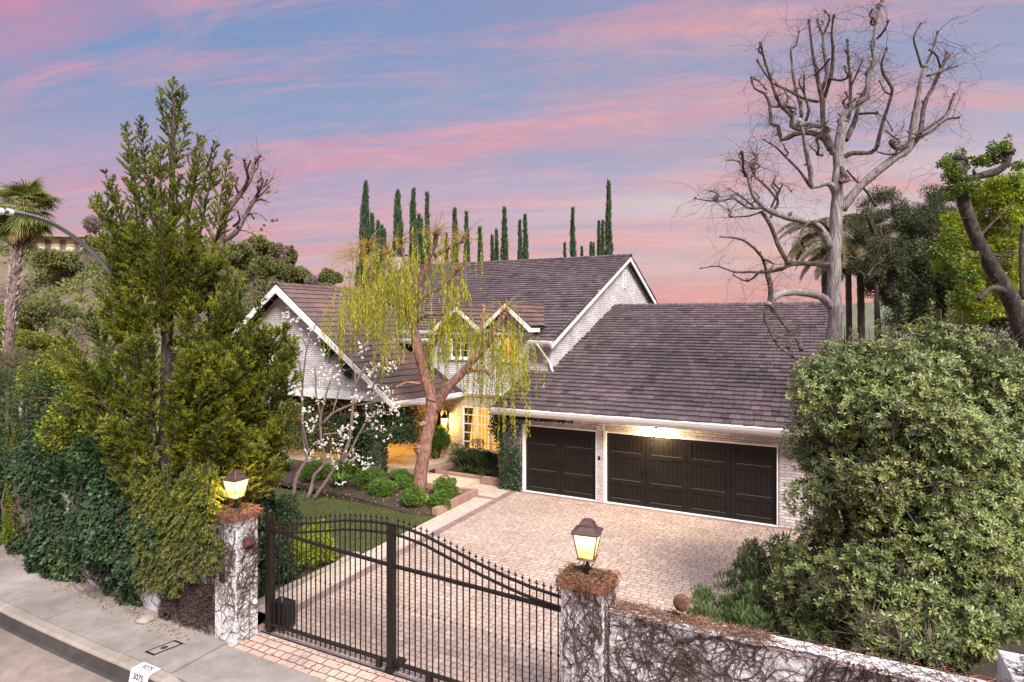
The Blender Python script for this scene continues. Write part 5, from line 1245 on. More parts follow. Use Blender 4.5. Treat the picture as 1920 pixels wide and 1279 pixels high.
# ---------------------------------------------------------------- the big conifer
def conifer():
    f0 = 12.6; b = P(312, 1130, f0); t = thing('conifer_tree', (b.x, b.y, 0), 'tall shaggy yellow green conifer growing beside the left gate pillar', 'conifer')
    rnd = random.Random(31); r = np.random.default_rng(31); mb = MB()
    c2 = Vector((b.x, b.y+.6, 0)); ax = lambda y, dx=0: P(312+dx, y, f0+.25)
    chain([P(318,1150,f0-.2), ax(1000), ax(850), ax(700), P(316,560,f0+.2), P(320,420,f0+.2), P(324,300,f0+.2), P(326,185,f0+.2)], .19, .02, .06, 4, rnd, 10, mb)
    # plumes: (tip px, root px, half-width px, depth offset of the tip)
    pl = [((325,150),(318,330),24,.2), ((299,168),(312,250),11,.0), ((345,165),(326,260),13,.4), ((352,230),(322,330),17,0), ((236,235),(268,420),26,-.3), ((263,222),(285,400),24,.3), ((240,280),(262,440),22,.5),
          ((196,322),(250,470),22,-.5), ((178,365),(240,470),18,.3), ((210,350),(250,500),24,.0), ((170,378),(215,440),10,0), ((405,268),(375,440),25,.2), ((431,285),(400,430),17,-.3), ((380,262),(350,420),22,.5), ((372,255),(348,370),9,-.2),
          ((440,330),(395,480),22,.3), ((300,270),(305,430),32,-.6), ((335,330),(318,480),38,-.5), ((285,340),(300,480),36,.4), ((195,380),(245,520),26,-.3), ((182,430),(240,560),26,.3), ((300,400),(310,560),44,-.9), ((360,400),(330,560),34,-.6), ((250,420),(290,560),38,-.6)]
    # lower body: outline of the crown by height in the photo
    prof = [(480,190,440),(540,165,458),(600,120,505),(660,100,548),(720,112,562),(780,135,560),(840,150,545),(900,190,490),(950,215,420),(1000,225,405),(1050,245,400),(1100,262,385),(1135,285,365)]
    lob = [(rnd.uniform(0, 6.28), rnd.uniform(450, 1100), rnd.uniform(.5, 1.0)) for _ in range(26)]
    for _ in range(380):
        y = rnd.uniform(430, 1110); xl = np.interp(y, [p[0] for p in prof], [p[1] for p in prof]); xr = np.interp(y, [p[0] for p in prof], [p[2] for p in prof])
        th = rnd.uniform(0, 2*math.pi)
        if math.sin(th) > .3 and rnd.random() < .6: th = -th
        # uneven crown: big boughs stand out, hollows between them
        best = max(math.exp(-((math.cos(th-a_)-1)**2*9+((y-b_)/70)**2))*s_ for a_, b_, s_ in lob)
        if best < .14 and rnd.random() < .72: continue
        if math.sin(th) < -.2 and abs(math.cos(th)) < .22 and 560 < y < 930: continue
        cxm = 312; half = (xr-cxm) if math.cos(th) > 0 else (cxm-xl)
        if y > 930: half *= .95
        k = (.60+.40*min(1, best*1.3))*rnd.uniform(.72, 1.0)
        dep = .55 if y < 900 else .42
        tx = cxm+math.cos(th)*half*k; df = math.sin(th)*(xr-xl)/2*f0/FPX*dep*k
        hw = rnd.uniform(11, 24); up_ = rnd.uniform(50, 130)
        pl.append(((tx+rnd.uniform(-8,8), y-up_*.35), (cxm+(tx-cxm)*rnd.uniform(.45,.7), y+up_*.75), hw, df))
    for _ in range(70):
        x = rnd.uniform(430, 556); y = rnd.uniform(600, 880)+(0 if x > 470 else rnd.uniform(0, 50)); pl.append(((x, y), (x-rnd.uniform(20,60), y+rnd.uniform(50,100)), rnd.uniform(13,25), rnd.uniform(-.9,.7)))
    for _ in range(40):
        x = rnd.uniform(335, 455); y = rnd.uniform(650, 900); pl.append(((x, y), (x-rnd.uniform(-10,30), y+rnd.uniform(60,120)), rnd.uniform(14,26), rnd.uniform(-1.5,-1.0)))
    for _ in range(60):
        x = min(rnd.gauss(380, 22), 415); y = rnd.uniform(640, 815); pl.append(((x, y), (x-rnd.uniform(-8,12), y+rnd.uniform(50,110)), rnd.uniform(12,20), rnd.uniform(-1.8,-1.3)))
    # boughs draping over the wall beside the pillar
    for _ in range(85):
        x = rnd.uniform(262, 402); y = rnd.uniform(930, 1120-max(0,(x-330))*.5); wf_ = (P(x, y, 1).y); 
        g_ = (7.45-.0)/(math.cos(YAW)+(x-960)/FPX*math.sin(YAW)); pl.append(((x, y), (x+rnd.uniform(-12,12), y-rnd.uniform(50,95)), rnd.uniform(14,24), (g_-f0-.2)-rnd.uniform(-.05,.25), 'w'))
    pl += [((545,650),(470,800),30,-.6), ((556,700),(480,850),32,-.2), ((520,620),(450,780),30,.2), ((490,560),(430,720),28,-.5), ((450,510),(400,650),30,.2), ((112,610),(190,760),28,-.2), ((105,660),(190,800),30,.2), ((150,560),(220,700),28,.2), ((130,640),(210,780),30,-.5),
           ((385,645),(370,860),44,-1.2), ((440,700),(400,880),38,-1.1), ((350,660),(350,850),36,-1.2), ((560,760),(500,860),26,.3), ((535,820),(470,890),24,0)]
    Pt, D, Br = [], [], []
    for (tip, root, hw, df, *w_) in pl:
        a = P(root[0], root[1], f0+.2+df*(1.0 if w_ else .55)+(.12 if w_ else 0)); e = P(tip[0], tip[1], f0+.2+df); ax_ = e-a; L = ax_.length
        if L < .1: continue
        dn = ax_/L; w = hw*f0/FPX; o1 = dn.orthogonal().normalized(); o2 = dn.cross(o1)
        mid = (a+e)/2-Vector((0,0,.08)); q = catmull([a, mid, e], 3); mb.tube(q, [.022*(1-.85*i/(len(q)-1))+.003 for i in range(len(q))], 4, cap=False)
        nb = int(L/.030)+4       # side branchlets, each carrying its own sprays
        for _ in range(nb):
            s = rnd.random()**.8; th = rnd.uniform(0, 2*math.pi); bl = w*1.35*(1-s)**.5*rnd.uniform(.45, 1.25)+.03
            rd = o1*math.cos(th)+o2*math.sin(th); c = a+ax_*s; bd = (dn*(.75 if not w_ else .5)+rd*rnd.uniform(.7,1.1)+Vector((0,0,.15 if not w_ else -.35))).normalized(); m_ = max(2, int(bl/.026))
            for q_ in range(m_):
                k_ = (q_+rnd.random())/m_; bd2 = (bd+Vector((rnd.gauss(0,.22), rnd.gauss(0,.22), rnd.gauss(0,.22)))); Pt.append(tuple(c+bd*bl*k_)); D.append(tuple(bd2))
            if rnd.random() < .25: mb.tube([c, c+bd*bl*.8], .003, 3, cap=False)
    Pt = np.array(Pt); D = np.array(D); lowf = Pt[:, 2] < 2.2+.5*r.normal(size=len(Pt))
    mb.build('trunk', M['bark_dark'], t)
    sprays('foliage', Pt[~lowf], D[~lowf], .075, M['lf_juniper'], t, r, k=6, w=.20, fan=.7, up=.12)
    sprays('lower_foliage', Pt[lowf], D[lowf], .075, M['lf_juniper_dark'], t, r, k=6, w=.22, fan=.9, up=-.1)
conifer()

# ---------------------------------------------------------------- ivy covered bank and shrubs on the left
def ivy_bank():
    r = np.random.default_rng(41)
    def surf(n, x0, x1, z0, z1, bulge, y_off=0):
        x = r.uniform(x0, x1, n); zt = z1(x) if callable(z1) else z1; z = z0+(zt-z0)*r.random(n)
        lump = .16*np.sin(x*2.1+z*1.3)+.14*np.sin(x*.9-z*2.3+1)+.10*np.sin(x*4.3+z*3.1)+.07*np.sin(x*7+z*6)
        cy = np.where(x > -11, 0, .0105*(-11-x)**2)
        y = 7.55+cy+y_off-bulge*np.sin(np.clip(z/np.maximum(zt,.1), 0, 1)*math.pi*.8)*.8+lump+.13*np.abs(r.normal(size=n))+.10*np.sin(x*11+3*np.sin(z*5))*np.sin(z*9)
        y = y-.0+np.clip(z-1.6, 0, 9)*.25
        return np.stack([x, y, z], 1)
    t = thing('ivy', (-14, 8, 0), 'dark glossy ivy blanketing the street wall left of the gate', 'ivy')
    n = 62000; Pt = surf(n, -24, -11.3, .0, lambda x: np.where(x < -13.2, 3.1, 2.1)+.3*np.sin(x*1.3), .22)
    keep = ~((Pt[:,0] > -12.4) & (Pt[:,2] < .9+.3*np.sin(Pt[:,0]*5)+.2*r.normal(size=n))); Pt = Pt[keep]; n = len(Pt)
    keep = ~((Pt[:,0] > -12.9) & (Pt[:,0] < -12.62) & (Pt[:,2] > .25) & (Pt[:,2] < 1.0)); Pt = Pt[keep]; n = len(Pt)
    D = r.normal(size=(n,3))*.55+[.1,-.5,-.75]; leaves('leaves', Pt, D, r.uniform(.06,.11,n), r.uniform(.06,.10,n), M['lf_ivy'], t, r, 'diamond', fold=.12, up=(.1,-1,.45))
    m = MB(); rv = random.Random(2)
    vines(m, 160, (-18,-11.4), (0,2), lambda u,v,o: Vector((u, 7.40+curve_y(u)-o, v)), .1, L=(.5,1.6), rad_=(.005,.012), rnd=rv, bias=(0,.3)); m.build('stems', M['bark_brown'], t)
    # solid dark block standing in for the shade behind the leaves
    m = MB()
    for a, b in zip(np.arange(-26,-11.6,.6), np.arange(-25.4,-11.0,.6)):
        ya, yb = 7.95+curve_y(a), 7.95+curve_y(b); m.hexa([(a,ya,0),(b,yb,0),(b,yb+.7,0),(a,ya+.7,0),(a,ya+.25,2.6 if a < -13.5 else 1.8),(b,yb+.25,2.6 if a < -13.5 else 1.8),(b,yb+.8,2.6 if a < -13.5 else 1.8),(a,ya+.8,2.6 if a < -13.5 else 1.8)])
    m.build('inner_shade_block', M['underlay'], t)
ivy_bank()
def shrub(name, label, cat, clumps, n, L, Wd, mat, seed, group=None, stems=None, shape='diamond', base=None, shell=.5, droop=0.0, up=.3, core=True, bark='bark_brown', part='leaves', fold=.15, outw=.8):
    r = np.random.default_rng(seed); rnd = random.Random(seed)
    c0 = np.mean([c[0] for c in clumps], 0) if base is None else base
    t = thing(name, (float(c0[0]), float(c0[1]), 0), label, cat, group)
    Pt, D, idx = crown_pts(n, clumps, r, shell)
    D = D*outw+r.normal(size=(n,3))*.6+[0,0,up-droop]
    leaves(part, Pt, D, L*r.uniform(.6,1.2,n), Wd*r.uniform(.7,1.2,n), mat, t, r, shape, fold=fold)
    m = MB(); root = Vector((float(c0[0]), float(c0[1]), 0))
    for c in clumps:
        e = Vector([float(v) for v in c[0]]); q = root.lerp(e, .5)+Vector((rnd.gauss(0,.1), rnd.gauss(0,.1), .1)); s = (e-root).length
        m.tube(catmull([root+Vector((rnd.gauss(0,.05), rnd.gauss(0,.05), -.05)), q, e], 3), [max(.008,.02*s)*(1-.12*i) for i in range(7)], 5, cap=False)
        for _ in range(4):
            d = Vector((rnd.gauss(0,1), rnd.gauss(0,1), rnd.gauss(.3,.7))).normalized(); k = Vector([float(v) for v in c[1]]); m.tube([e, e+Vector((d.x*k.x, d.y*k.y, d.z*k.z))*.85], [max(.004,.006*s), .003], 3, cap=False)
    m.build('branches', M[bark], t); return t
def ball(cx, cy, cz, rx, ry, rz, n, r, frac=.4, jit=1.0):
    """clumps over an ellipsoid"""
    out = []
    for _ in range(n):
        d = r.normal(size=3); d /= np.linalg.norm(d); k = r.uniform(.55, .85)*jit
        s = frac*r.uniform(.7, 1.3); out.append(((cx+d[0]*rx*k, cy+d[1]*ry*k, cz+d[2]*rz*k), (rx*s, ry*s, rz*s)))
    return out
rr = np.random.default_rng(77)
def pxball(x, y, f, rx, ry, rz, n, s=.36, seed=0): c = P(x, y, f); return ball(c.x, c.y, c.z, rx, ry, rz, n, np.random.default_rng(seed+int(abs(x))), s)
shrub('arching_shrub', 'tall grey green arching shrub above the ivy at the far left', 'shrub', pxball(40,790,16.3,2.2,1.2,1.5,24)+pxball(120,800,15.2,1.3,1.0,1.4,18)+pxball(-60,800,17.2,2.0,1.2,1.5,14), 44000, .085, .024, M['lf_shrub'], 1, droop=.35)
shrub('brown_twigged_shrub', 'brownish fine twigged shrub top behind the arching shrub near the palm', 'shrub', pxball(60,700,19,2.6,1.2,.7,20)+pxball(-40,705,20,2.2,1.2,.8,12), 22000, .11, .022, M['lf_brownish'], 4)
shrub('laurel_shrub', 'yellow green broad leaved shrub between the arching shrub and conifer', 'shrub', pxball(125,710,16.2,1.0,.9,.75,18,.4)+pxball(165,790,15.0,.7,.8,.9,14,.4), 13000, .10, .05, M['lf_juniper'], 2)
shrub('dark_shrub', 'dark leafy shrub over the ivy below the conifer branches', 'shrub', pxball(200,880,13.9,.95,.7,.95,20)+pxball(150,900,14.6,.8,.7,.8,14)+pxball(245,950,13.2,.6,.5,.7,12), 26000, .10, .06, M['lf_ivy'], 3)
shrub('clipped_conifer', 'narrow yellow tipped upright conifer in the ivy near the sidewalk', 'shrub', [(tuple(P(35,1000-22*i,15.7)), (.34-.025*i,.34-.025*i,.34)) for i in range(9)], 8000, .09, .03, M['lf_juniper'], 5, up=.8)
# hedge just inside the gate
hr = np.random.default_rng(50)
def box_clumps(x0, x1, y0, y1, z1, r, n, s=.28):
    return [((r.uniform(x0,x1), r.uniform(y0,y1), r.uniform(.15,z1)), (s*r.uniform(.8,1.3),)*3) for _ in range(n)]
shrub('hedge', 'rounded dark green hedge block inside the gate beside the left pillar', 'hedge', box_clumps(-12.2,-10.65,8.6,10.1,1.85,hr,100,.30), 42000, .075, .05, M['lf_ivy'], 6, shape='diamond')
shrub('bright_hedge_bush', 'bright yellow green bush at the end of the gate hedge', 'bush', box_clumps(-10.95,-10.55,10.0,11.1,.8,hr,16,.24), 7000, .06, .04, M['lf_bright'], 7)
# clipped balls in the bed
balls = [(770,952,22,21,'round clipped bush directly left of the weeping tree trunk base'), (820,957,20,19,'round clipped bush nearest the driveway corner of the bed'), (712,932,23,18,'low rounded bush second left of the weeping tree'), (688,918,26,22,'dark rounded bush behind the low one left of the weeping tree'),
         (832,932,21,20,'round clipped bush touching the reddish edging at the terrace step'), (745,905,18,14,'small light fern like mound before the porch pier'), (580,905,20,26,'small upright bush just right of the leftmost blossom trunk'), (755,918,22,14,'flat dark bush tucked behind the left clipped ball'), (646,900,17,24,'loose dark bush between blossom trunks and porch')]
for i, (x, y, rx, rz, lab) in enumerate(balls):
    f = 5.8*FPX/(y-602); p = P(x, y, f); s = f/FPX; rx_, rz_ = rx*s*1.22, rz*s*.95
    shrub('clipped_bush', lab, 'bush', ball(p.x, p.y+.15, rz_*.85, rx_*.92, rx_*.92, rz_, 40, rr, .34), 6500, .048, .032, M['lf_box'], 60+i, 'rounded bushes in the flower bed', shell=.75)
# leafy plants with blades
def blade_plant(name, label, x, y, z, n, L, Wd, mat, seed, cat='plant', group=None, droop=.6, spread=.9, seg=4):
    r = random.Random(seed); t = thing(name, (x, y, z), label, cat, group); m = MB()
    for _ in range(n):
        a = r.uniform(0, 2*math.pi); d = Vector((math.cos(a)*spread*r.uniform(.4,1), math.sin(a)*spread*r.uniform(.4,1), 1)).normalized(); p = Vector((x+r.gauss(0,.05), y+r.gauss(0,.05), z)); l = L*r.uniform(.6,1.1)
        sd = d.cross(Vector((0,0,1))).normalized(); vs = []
        for i in range(seg+1):
            w = Wd*math.sin(math.pi*(i+.6)/(seg+1.2)); vs += [p-sd*w/2, p+sd*w/2]; d = (d+Vector((0,0,-droop/seg))).normalized(); p = p+d*(l/seg)
        m.add(vs, [(2*i,2*i+1,2*i+3,2*i+2) for i in range(seg)])
    m.build('leaf_blades', mat, t); return t
def leafy(name, label, cat, x, y, z, rx, ry, rz, n, L, Wd, mat, seed, group=None, **k):
    return shrub(name, label, cat, ball(x, y, z, rx, ry, rz, 14, np.random.default_rng(seed), .42), n, L, Wd, mat, seed, group, **k)
leafy('window_shrub', 'dark shrub with small leaves under the lit window', 'shrub', -12.1, 20.3, .75, .95, .55, .5, 6500, .08, .03, M['lf_shrub'], 71)
leafy('window_shrub', 'low dark shrub beside the tall pot under the window', 'shrub', -11.2, 20.0, .55, .6, .4, .35, 3500, .08, .03, M['lf_shrub'], 72)
for i, (x, y, lab) in enumerate([(-11.9,19.6,'strappy dark plant in the window bed nearest the step'), (-11.4,19.5,'strappy dark plant in the middle of the window bed'), (-10.9,19.45,'strappy dark plant in the window bed nearest the tall pot')]):
    blade_plant('strap_leaf_plant', lab, x, y, .17, 60, .6, .028, M['lf_shrub'], i, group='strap leaved plants under the window', droop=1.2)
leafy('fern', 'tall yellow green fern like plant in the corner by the wall lantern', 'fern', -14.0, 20.6, .95, .55, .45, .65, 5200, .12, .035, M['lf_bright2'] if 'lf_bright2' in M else M['lf_box'], 73, droop=.4)
for i, (x, y, lab) in enumerate([(-15.9,17.0,'grassy clump in front of the porch pier'), (-16.9,17.2,'arching leafy clump between the blossom trunks and the porch'), (-15.0,16.2,'small leafy clump at the lawn edge near the blossom trunks'), (-18.5,17.0,'broad leafy clump left of the blossom trunks')]):
    blade_plant('leafy_clump', lab, x, y, .03, 90, .65, .05, M['lf_box'], 20+i, group='leafy clumps along the bed')
# ivy on the garage corner pier and on the porch
def ivy_on(label, samples, n, seed, mat='lf_ivy', L=.075, W_=.065, hang=.5, name='ivy', stems=None):
    r = np.random.default_rng(seed); P0 = samples(r, n); t = thing(name, tuple(float(v) for v in (P0[:,0].mean(), P0[:,1].mean(), 0)), label, 'ivy'); n = len(P0)
    D = r.normal(size=(n,3))*.5+[.0,-.4,-hang]; leaves('leaves', P0, D, L*r.uniform(.6,1.2,n), W_*r.uniform(.6,1.2,n), M[mat], t, r, fold=.12, up=(.2,-1,.3))
    m = MB(); rv = random.Random(seed); idx = [int(r.integers(0, n)) for _ in range(60)]
    for i in idx:
        p = Vector(P0[i]); q = [p]; 
        for k in range(4): p = p+Vector((rv.gauss(0,.05), rv.gauss(0,.02), rv.uniform(.02,.12))); q.append(p)
        m.tube(q, .005, 3, cap=False)
    m.build('stems', M['bark_brown'], t); return t
def pier_ivy(r, n):
    z = r.random(n)**1.1*2.75; ok = (z < 1.5) | (r.random(n) < .45); z = z[ok]; k = len(z); face = r.random(k) < .5
    x = np.where(face, r.uniform(-10.05,-9.22,k), -10.05-.04*r.random(k)); y = np.where(face, 18.78-.12*r.random(k), r.uniform(18.75,19.7,k)); return np.stack([x, y, z], 1)
ivy_on('green ivy climbing the brick pier left of the single garage door', pier_ivy, 5200, 91)
ivy_on('thin ivy trailing under the garage gutter above the small door', lambda r, n: np.stack([-9.9+2.6*r.random(n)**1.6, 18.72-.08*r.random(n), 2.70-.22*r.random(n)**1.5], 1), 1300, 92)
def hang(r, n):
    k = r.integers(0, 7, n); cx = -10.45+.12*k; return np.stack([cx+.09*r.normal(size=n), 18.9+.3*r.random(n), 2.6-r.random(n)*(.8+.25*k)], 1)
ivy_on('loose ivy strands hanging in front of the window beside the garage', hang, 1700, 93)
def col_ivy(cx, cy, R, z1):
    def f(r, n):
        a = r.uniform(0, 2*math.pi, n); rr_ = R*(.7+.45*r.random(n)); z = z1*r.random(n)**.8; return np.stack([cx+rr_*np.cos(a), cy+rr_*np.sin(a), z], 1)
    return f
ivy_on('dense ivy wrapping the porch pier behind the white blossom', col_ivy(-15.0, 18.1, .42, 2.8), 5200, 94)
ivy_on('dark climbing vine hanging from the wing gutter beside the weeping tree', lambda r, n: np.stack([-14.05+.32*r.normal(size=n), 18.5+.3*r.normal(size=n), 2.65-1.35*r.random(n)**.8], 1), 4200, 95)
ivy_on('dark ivy curtain hanging inside the porch opening below the beam', lambda r, n: np.stack([r.uniform(-20.2,-15.4,n), 18.35+.3*r.random(n), 2.85-2.3*r.random(n)**1.2], 1), 15000, 96)
ivy_on('ivy patch climbing the white gable under the rake board', lambda r, n: (lambda u, v: np.stack([-17.3+1.4*u, 17.82-.1*r.random(n), 5.35-1.05*u-.75*v*(.6+.4*np.sin(u*9))], 1))(r.random(n), r.random(n)**.9), 2200, 97)
# ---------------------------------------------------------------- big pittosporum on the right
def pitto():
    r = np.random.default_rng(101); rnd = random.Random(101)
    c0 = P(1710, 900, 10.3); t = thing('large_shrub', (c0.x, c0.y, 0), 'huge rounded grey green leafy shrub leaning over the right end of the wall', 'shrub')
    def cl(x, y, f, rx, ry, rz, n, s): c = P(x, y, f); return ball(c.x, c.y, c.z, rx, ry, rz, n, r, s)
    C = cl(1690,800,10.6,1.80,1.7,1.55,70,.26)+cl(1710,980,9.9,1.75,1.5,1.25,60,.26)+cl(1700,1110,8.9,1.35,.9,.75,44,.28)+cl(1560,770,10.6,.85,.9,1.0,24,.32)+cl(1540,1060,10.6,.80,.8,.75,26,.34)+cl(1850,820,10.4,1.0,1.2,1.4,36,.3)+cl(1680,1200,7.9,.55,.35,.28,14,.4)+cl(1800,1130,8.8,.65,.6,.5,20,.36)+cl(1600,690,10.8,.8,.7,.5,18,.36)+cl(1560,1150,9.7,.8,.6,.6,22,.36)+cl(1630,1120,9.0,.7,.5,.6,18,.36)+cl(1500,1120,10.3,.55,.5,.5,12,.4)+cl(1850,690,11,.7,.8,.55,16,.4)+cl(1900,1000,9.6,.7,.8,1.2,20,.35)+cl(1715,840,9.3,.75,.35,1.05,26,.42)+cl(1640,900,9.4,.5,.35,.7,12,.42)+cl(1790,960,9.1,.55,.35,.7,14,.42)+cl(1760,650,10.8,1.0,.9,.45,22,.34)
    n = 29000; Pt, D, idx = crown_pts(n, C, r, .72)
    D = D*.8+[-.0,-.25,.55]+r.normal(size=(n,3))*.35
    # upright shoots
    sh = []
    for (x, y, h) in ((1697,612,.62),(1745,618,.58),(1778,606,.62),(1725,625,.35),(1600,640,.3),(1645,625,.3),(1660,650,.25),(1830,640,.3),(1590,965,.3)):
        b = P(x, y, 10.3)
        for k in range(int(h/.045)):
            sh.append(tuple(b+Vector((rnd.gauss(0,.02), rnd.gauss(0,.02), k*.045))))
    sh = np.array(sh); Pt = np.concatenate([Pt, sh]); D = np.concatenate([D, np.tile([0,0,1.0], (len(sh),1))+r.normal(size=(len(sh),3))*.15])
    rosettes('leaves', Pt, D, 8, .076, .030, M['lf_pitto'], t, r, lift=.42)
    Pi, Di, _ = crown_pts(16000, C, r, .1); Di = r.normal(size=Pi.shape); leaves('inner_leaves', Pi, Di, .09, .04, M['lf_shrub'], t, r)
    m = MB(); root = Vector((c0.x, c0.y, -.1))
    for c in C:
        e = Vector([float(v) for v in c[0]]); q = root.lerp(e, .5)+Vector((rnd.gauss(0,.2), rnd.gauss(0,.2), -.2)); m.tube(catmull([root+Vector((rnd.gauss(0,.25), rnd.gauss(0,.25), 0)), q, e], 4), [.05*(1-.09*i) for i in range(9)], 5, cap=False)
        for _ in range(10):
            d = Vector((rnd.gauss(0,1), rnd.gauss(0,1), rnd.gauss(.5,.6))).normalized()*.42; m.tube([e, e+d*.6+Vector((0,0,-.02)), e+d], [.010,.007,.004], 3, cap=False)
    m.build('branches', M['bark_brown'], t)
pitto()
def rosemary():
    r = np.random.default_rng(7); c = P(1375, 1135, 11.3); t = thing('rosemary_bush', (c.x, c.y, 0), 'low spreading grey green rosemary in front of the large shrub', 'bush')
    C = []
    for (x, y, f, rx, rz) in ((1340,1145,11.2,.45,.35),(1395,1110,11.4,.5,.5),(1440,1080,11.5,.5,.6),(1400,1160,10.8,.5,.35),(1450,1140,10.8,.5,.45),(1320,1155,10.9,.3,.25),(1480,1100,11,.4,.6),(1430,1175,10.4,.45,.35)):
        p = P(x, y, f); C += ball(p.x, p.y, max(.2, p.z), rx, rx, rz, 8, r, .45)
    n = 7000; Pt, D, _ = crown_pts(n, C, r, .4); sprays('leaves', Pt, np.array([[0,0,1.0]])+D*.5+r.normal(size=(n,3))*.2, .11, M['hair_green'], t, r, k=5, w=.14, fan=.6, up=.4)
    m = MB(); rnd = random.Random(3)
    for i in range(90):
        p = Vector(Pt[rnd.randrange(n)]); m.tube([Vector((p.x*.6+c.x*.4, p.y*.6+c.y*.4, 0)), p], [.012,.004], 3, cap=False)
    m.build('stems', M['bark_brown'], t)
    # leggy young shoots at its back edge
    for (x, y, lab) in ((1415,1010,'leggy young shoot with a few leaves against the garage corner'), (1395,1030,'second leggy shoot leaning over the driveway edge')):
        b = P(x+25, 1110, 11.6); e = P(x, y, 11.9); tt = thing('sapling', (b.x, b.y, 0), lab, 'plant'); m = MB(); q = catmull([Vector((b.x, b.y, 0)), b, (b+e)/2+Vector((.05,0,0)), e], 4); m.tube(q, .008, 4); m.build('stem', M['bark_brown'], tt)
        Q = np.array([tuple(q[int(k)]) for k in np.linspace(6, len(q)-1, 9)]); rosettes('leaves', Q, np.tile([0,0,1.0], (9,1)), 5, .10, .04, M['lf_pitto'], tt, r)
rosemary()
t = thing('dried_plant_ball', (-2, 8.1, 1.95), 'brown dried ball shaped plant sitting on the wall beside the rosemary', 'plant')
cb_ = P(1278, 1130, 7.97); m = MB(); rnd = random.Random(5)
for _ in range(700):
    d = Vector((rnd.gauss(0,1), rnd.gauss(0,1), rnd.gauss(0,1))).normalized(); s = d.orthogonal().normalized()*.05; p = cb_+d*.085; m.tube([p-s, p+d*.022, p+s], .003, 3, cap=False)
m.build('dried_stems', M['dried'], t)
m = MB(); m.lathe([(0,-.07),(.05,-.07),(.08,-.03),(.085,0),(.06,.06),(0,.085)], cb_, 14); m.build('root_ball', M['soil'], t, smooth=True)

# ---------------------------------------------------------------- pots
def pot(x, y, z, prof, label, mat='black_glaze'):
    t = thing('plant_pot', (x, y, z), label, 'pot'); m = MB(); m.lathe(prof, (x, y, z), 28); m.build('pot_body', M[mat], t, smooth=True)
    r_, zz = prof[-1]; m = MB(); m.lathe([(0, zz-.02), (r_, zz-.02)], (x, y, z), 20); m.build('soil', M['soil'], t); return t
M['black_glaze'] = mat_plain('black_glaze', (.012,.011,.013), (.03,.025,.026), .18, 6)
pot(-10.38, 19.62, .17, [(0,0),(.13,0),(.15,.03),(.22,.30),(.25,.55),(.22,.72),(.17,.80),(.19,.86),(.21,.88),(.17,.88),(.15,.84)], 'tall black glazed urn beside the ivy covered garage corner')
pot(-15.75, 18.0, .03, [(0,0),(.18,0),(.20,.04),(.30,.35),(.40,.75),(.43,.92),(.46,.95),(.46,1.0),(.40,1.0),(.38,.95)], 'large black tapered pot behind the blossom tree at the porch')
leafy('pot_shrub', 'dark leafy shrub spilling from the large black porch pot', 'shrub', -15.8, 18.0, 1.55, .7, .55, .65, 7000, .09, .05, M['lf_ivy'], 120)

# ---------------------------------------------------------------- street lamp reaching in from the left
pb = P(236, 700, 13.2); t = thing('street_lamp', (pb.x, pb.y, 0), 'grey curved street lamp arm reaching over the road at the left', 'street lamp')
m = MB(); m.tube([(pb.x,pb.y,0),(pb.x,pb.y,pb.z)], [.10,.075], 12); m.lathe([(.16,0),(.16,.25),(.11,.32)], (pb.x,pb.y,0), 14); m.build('pole', M['steel'], t, smooth=True)
arm = catmull([(pb.x,pb.y,pb.z-.3), pb, P(231,600,13.1), P(218,535,12.9), P(190,490,12.6), P(150,453,12.2), P(100,420,11.7), P(50,403,11.2), P(0,396,10.7), P(-70,393,10.1)], 5)
m = MB(); m.tube(arm, [.055-.00022*i*2 for i in range(len(arm))], 10); m.build('arm', M['steel'], t, smooth=True)
m = MB(); a = P(4,396.5,10.74); b = P(-25,395,10.5); m.tube([b, a], .062, 12); a = P(22,398.5,10.92); b = P(14,397.5,10.85); m.tube([b, a], .058, 12); m.build('sleeve', M['white_paint'], t)
e = P(-70,393,10.1); dv = (P(-110,392,9.8)-e).normalized(); m = MB(); m.tube([e-dv*.05, e+dv*.1, e+dv*.35, e+dv*.6, e+dv*.75], [.05,.09,.15,.14,.05], 12); m.build('lamp_head', M['steel'], t, smooth=True)

